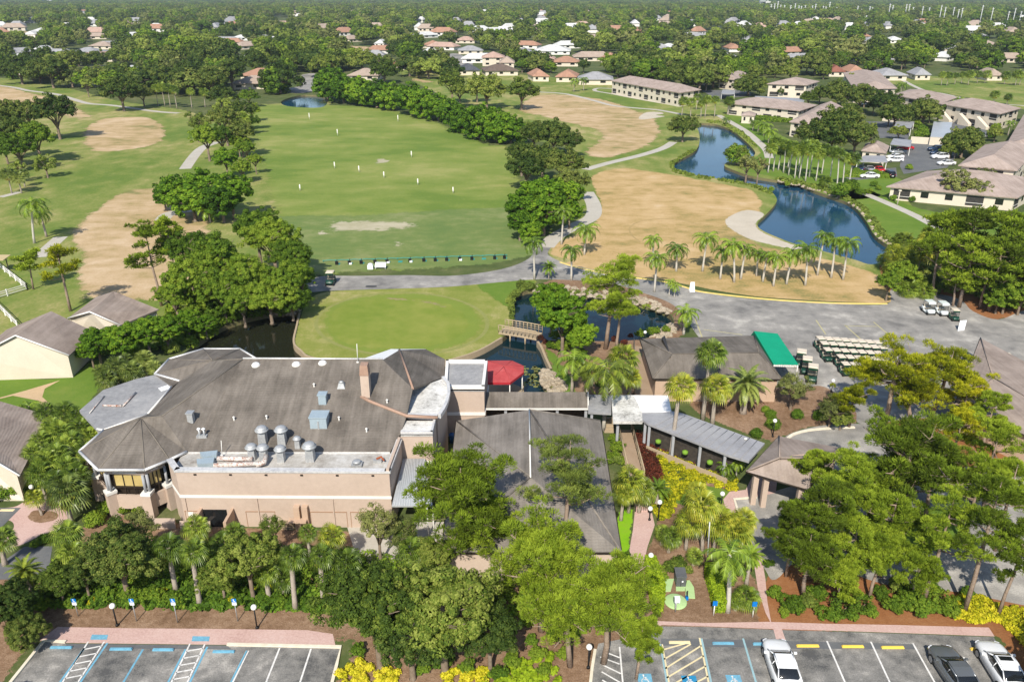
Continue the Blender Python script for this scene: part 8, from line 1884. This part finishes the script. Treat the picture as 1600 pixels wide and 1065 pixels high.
# ------------------------------------------------------------------ labels that single each plant out
MARK = [('the clubhouse turret', (200, 700)), ('the peach service wall', (450, 790)), ('the footbridge', (812, 522)), ('the putting green', (630, 500)), ('the range mats', (640, 408)), ('the brown dormant ellipse', (190, 208)), ('the west dormant patch', (200, 350)), ('the cul-de-sac', (470, 130)), ('the small far pond', (480, 158)), ('the canal head', (1110, 195)), ('the canal bend', (1250, 330)), ('the bunker', (1020, 180)), ('the condo car park', (1440, 245)), ('the green awning', (1215, 545)), ('the golf cart rows', (1330, 550)), ('the entrance canopy', (1230, 720)), ('the yellow croton bed', (1080, 745)), ('the electrical cabinet', (1063, 905)), ('the left parking lot', (280, 1030)), ('the right parking lot', (1350, 1030)), ('the left gabled houses', (110, 500)), ('the paved plaza', (60, 820)), ('the driving range', (600, 250)), ('the long condo block', (1020, 135)), ('the stepped condo row', (1500, 160)), ('the single storey condo', (1490, 295)), ('the cart road', (1010, 440)), ('the dining hall', (850, 720)), ('the blue signs', (240, 945)), ('the brick walk', (1000, 850)), ('the service court', (640, 830)), ('the shop roof', (1110, 555)), ('the pond rocks', (860, 595)), ('the far tan field', (30, 57)), ('the power poles', (1400, 25)), ('the suburb street', (720, 95)), ('the long pink roof', (445, 36)), ('the white long roof', (146, 112)), ('the wide pale roof', (862, 78)), ('the long grey roof', (1134, 92)), ('the far fairway', (1370, 76)), ('the right edge tan roof', (1540, 68)), ('the far pond', (527, 48)), ('the pale far clearing', (1115, 50)), ('the northern fairway', (1520, 135)), ('the slate roofed house', (734, 108)), ('the low cream roof', (322, 68)), ('the tan gabled house', (385, 129)), ('the orange roofs', (665, 90)), ('the tiny pool cabana', (1168, 182))]
ORD = ['leftmost', 'second from left', 'third from left', 'fourth from left', 'fifth from left', 'sixth from left', 'seventh from left', 'eighth from left', 'ninth from left', 'tenth from left']
NUM = ['no', 'one', 'two', 'three', 'four', 'five', 'six', 'seven', 'eight', 'nine', 'ten', 'eleven', 'twelve', 'thirteen', 'fourteen']
grp = {}
for o, b, px, py in TREES:
    px_ = min(max(px, 0), 1600)
    nm, (mx, my) = min(MARK, key=lambda m: (m[1][0] - px_) ** 2 + (2.0 * (m[1][1] - py)) ** 2)
    dx, dy = px_ - mx, (py - my) * 2.0
    rel = 'near' if abs(dx) < 14 and abs(dy) < 14 else ('behind' if dy < 0 else 'in front of') if abs(dy) > abs(dx) * .7 else ('left of' if dx < 0 else 'right of')
    grp.setdefault((b, rel, nm), []).append((px, py, o))
for (b, rel, nm), l in grp.items():
    l.sort(key=lambda t: (t[0], t[1])); n = len(l); own = sum(1 for k in grp if k[0] == b)
    for i, (px, py, o) in enumerate(l):
        if n == 1 and own == 1: lab = b
        elif n == 1: lab = '%s %s %s' % (b, rel, nm)
        else: lab = '%s %s %s, %s' % (b, rel, nm, ORD[i] if i < 10 else NUM[min(i + 1, 14)] + 'th from left')
        if n > 1 and i == n - 1: lab = '%s %s %s, rightmost' % (b, rel, nm)
        w = lab.split()
        if len(w) > 16: lab = lab.replace(' from left', '').replace(', ', ', the ')
        if len(lab.split()) > 16: lab = lab.replace(' the ', ' ')
        if len(lab.split()) < 4: lab = lab + ' standing alone there'
        o['label'] = lab

# ------------------------------------------------------------------ haze: thin even air over the whole place
mb = MB(); mb.box((0, 4500, 52), (15000, 12000, 110)); hz_ = mb.build('haze', None, kind='stuff') if False else None
me = bpy.data.meshes.new('haze'); me.from_pydata([tuple(v) for v in mb.v], [], mb.f); hm = bpy.data.materials.new('haze'); hm.use_nodes = True
hn = hm.node_tree; hn.nodes.remove(hn.nodes['Principled BSDF']); pv = hn.nodes.new('ShaderNodeVolumePrincipled')
pv.inputs['Color'].default_value = (.72, .82, .92, 1); pv.inputs['Density'].default_value = HAZE if 'HAZE' in globals() else .00011; pv.inputs['Anisotropy'].default_value = .25
hn.links.new(pv.outputs[0], hn.nodes['Material Output'].inputs['Volume']); me.materials.append(hm)
ho = link('haze', me); tag(ho, 'thin blue summer haze over the far woods', 'haze', None, 'stuff')
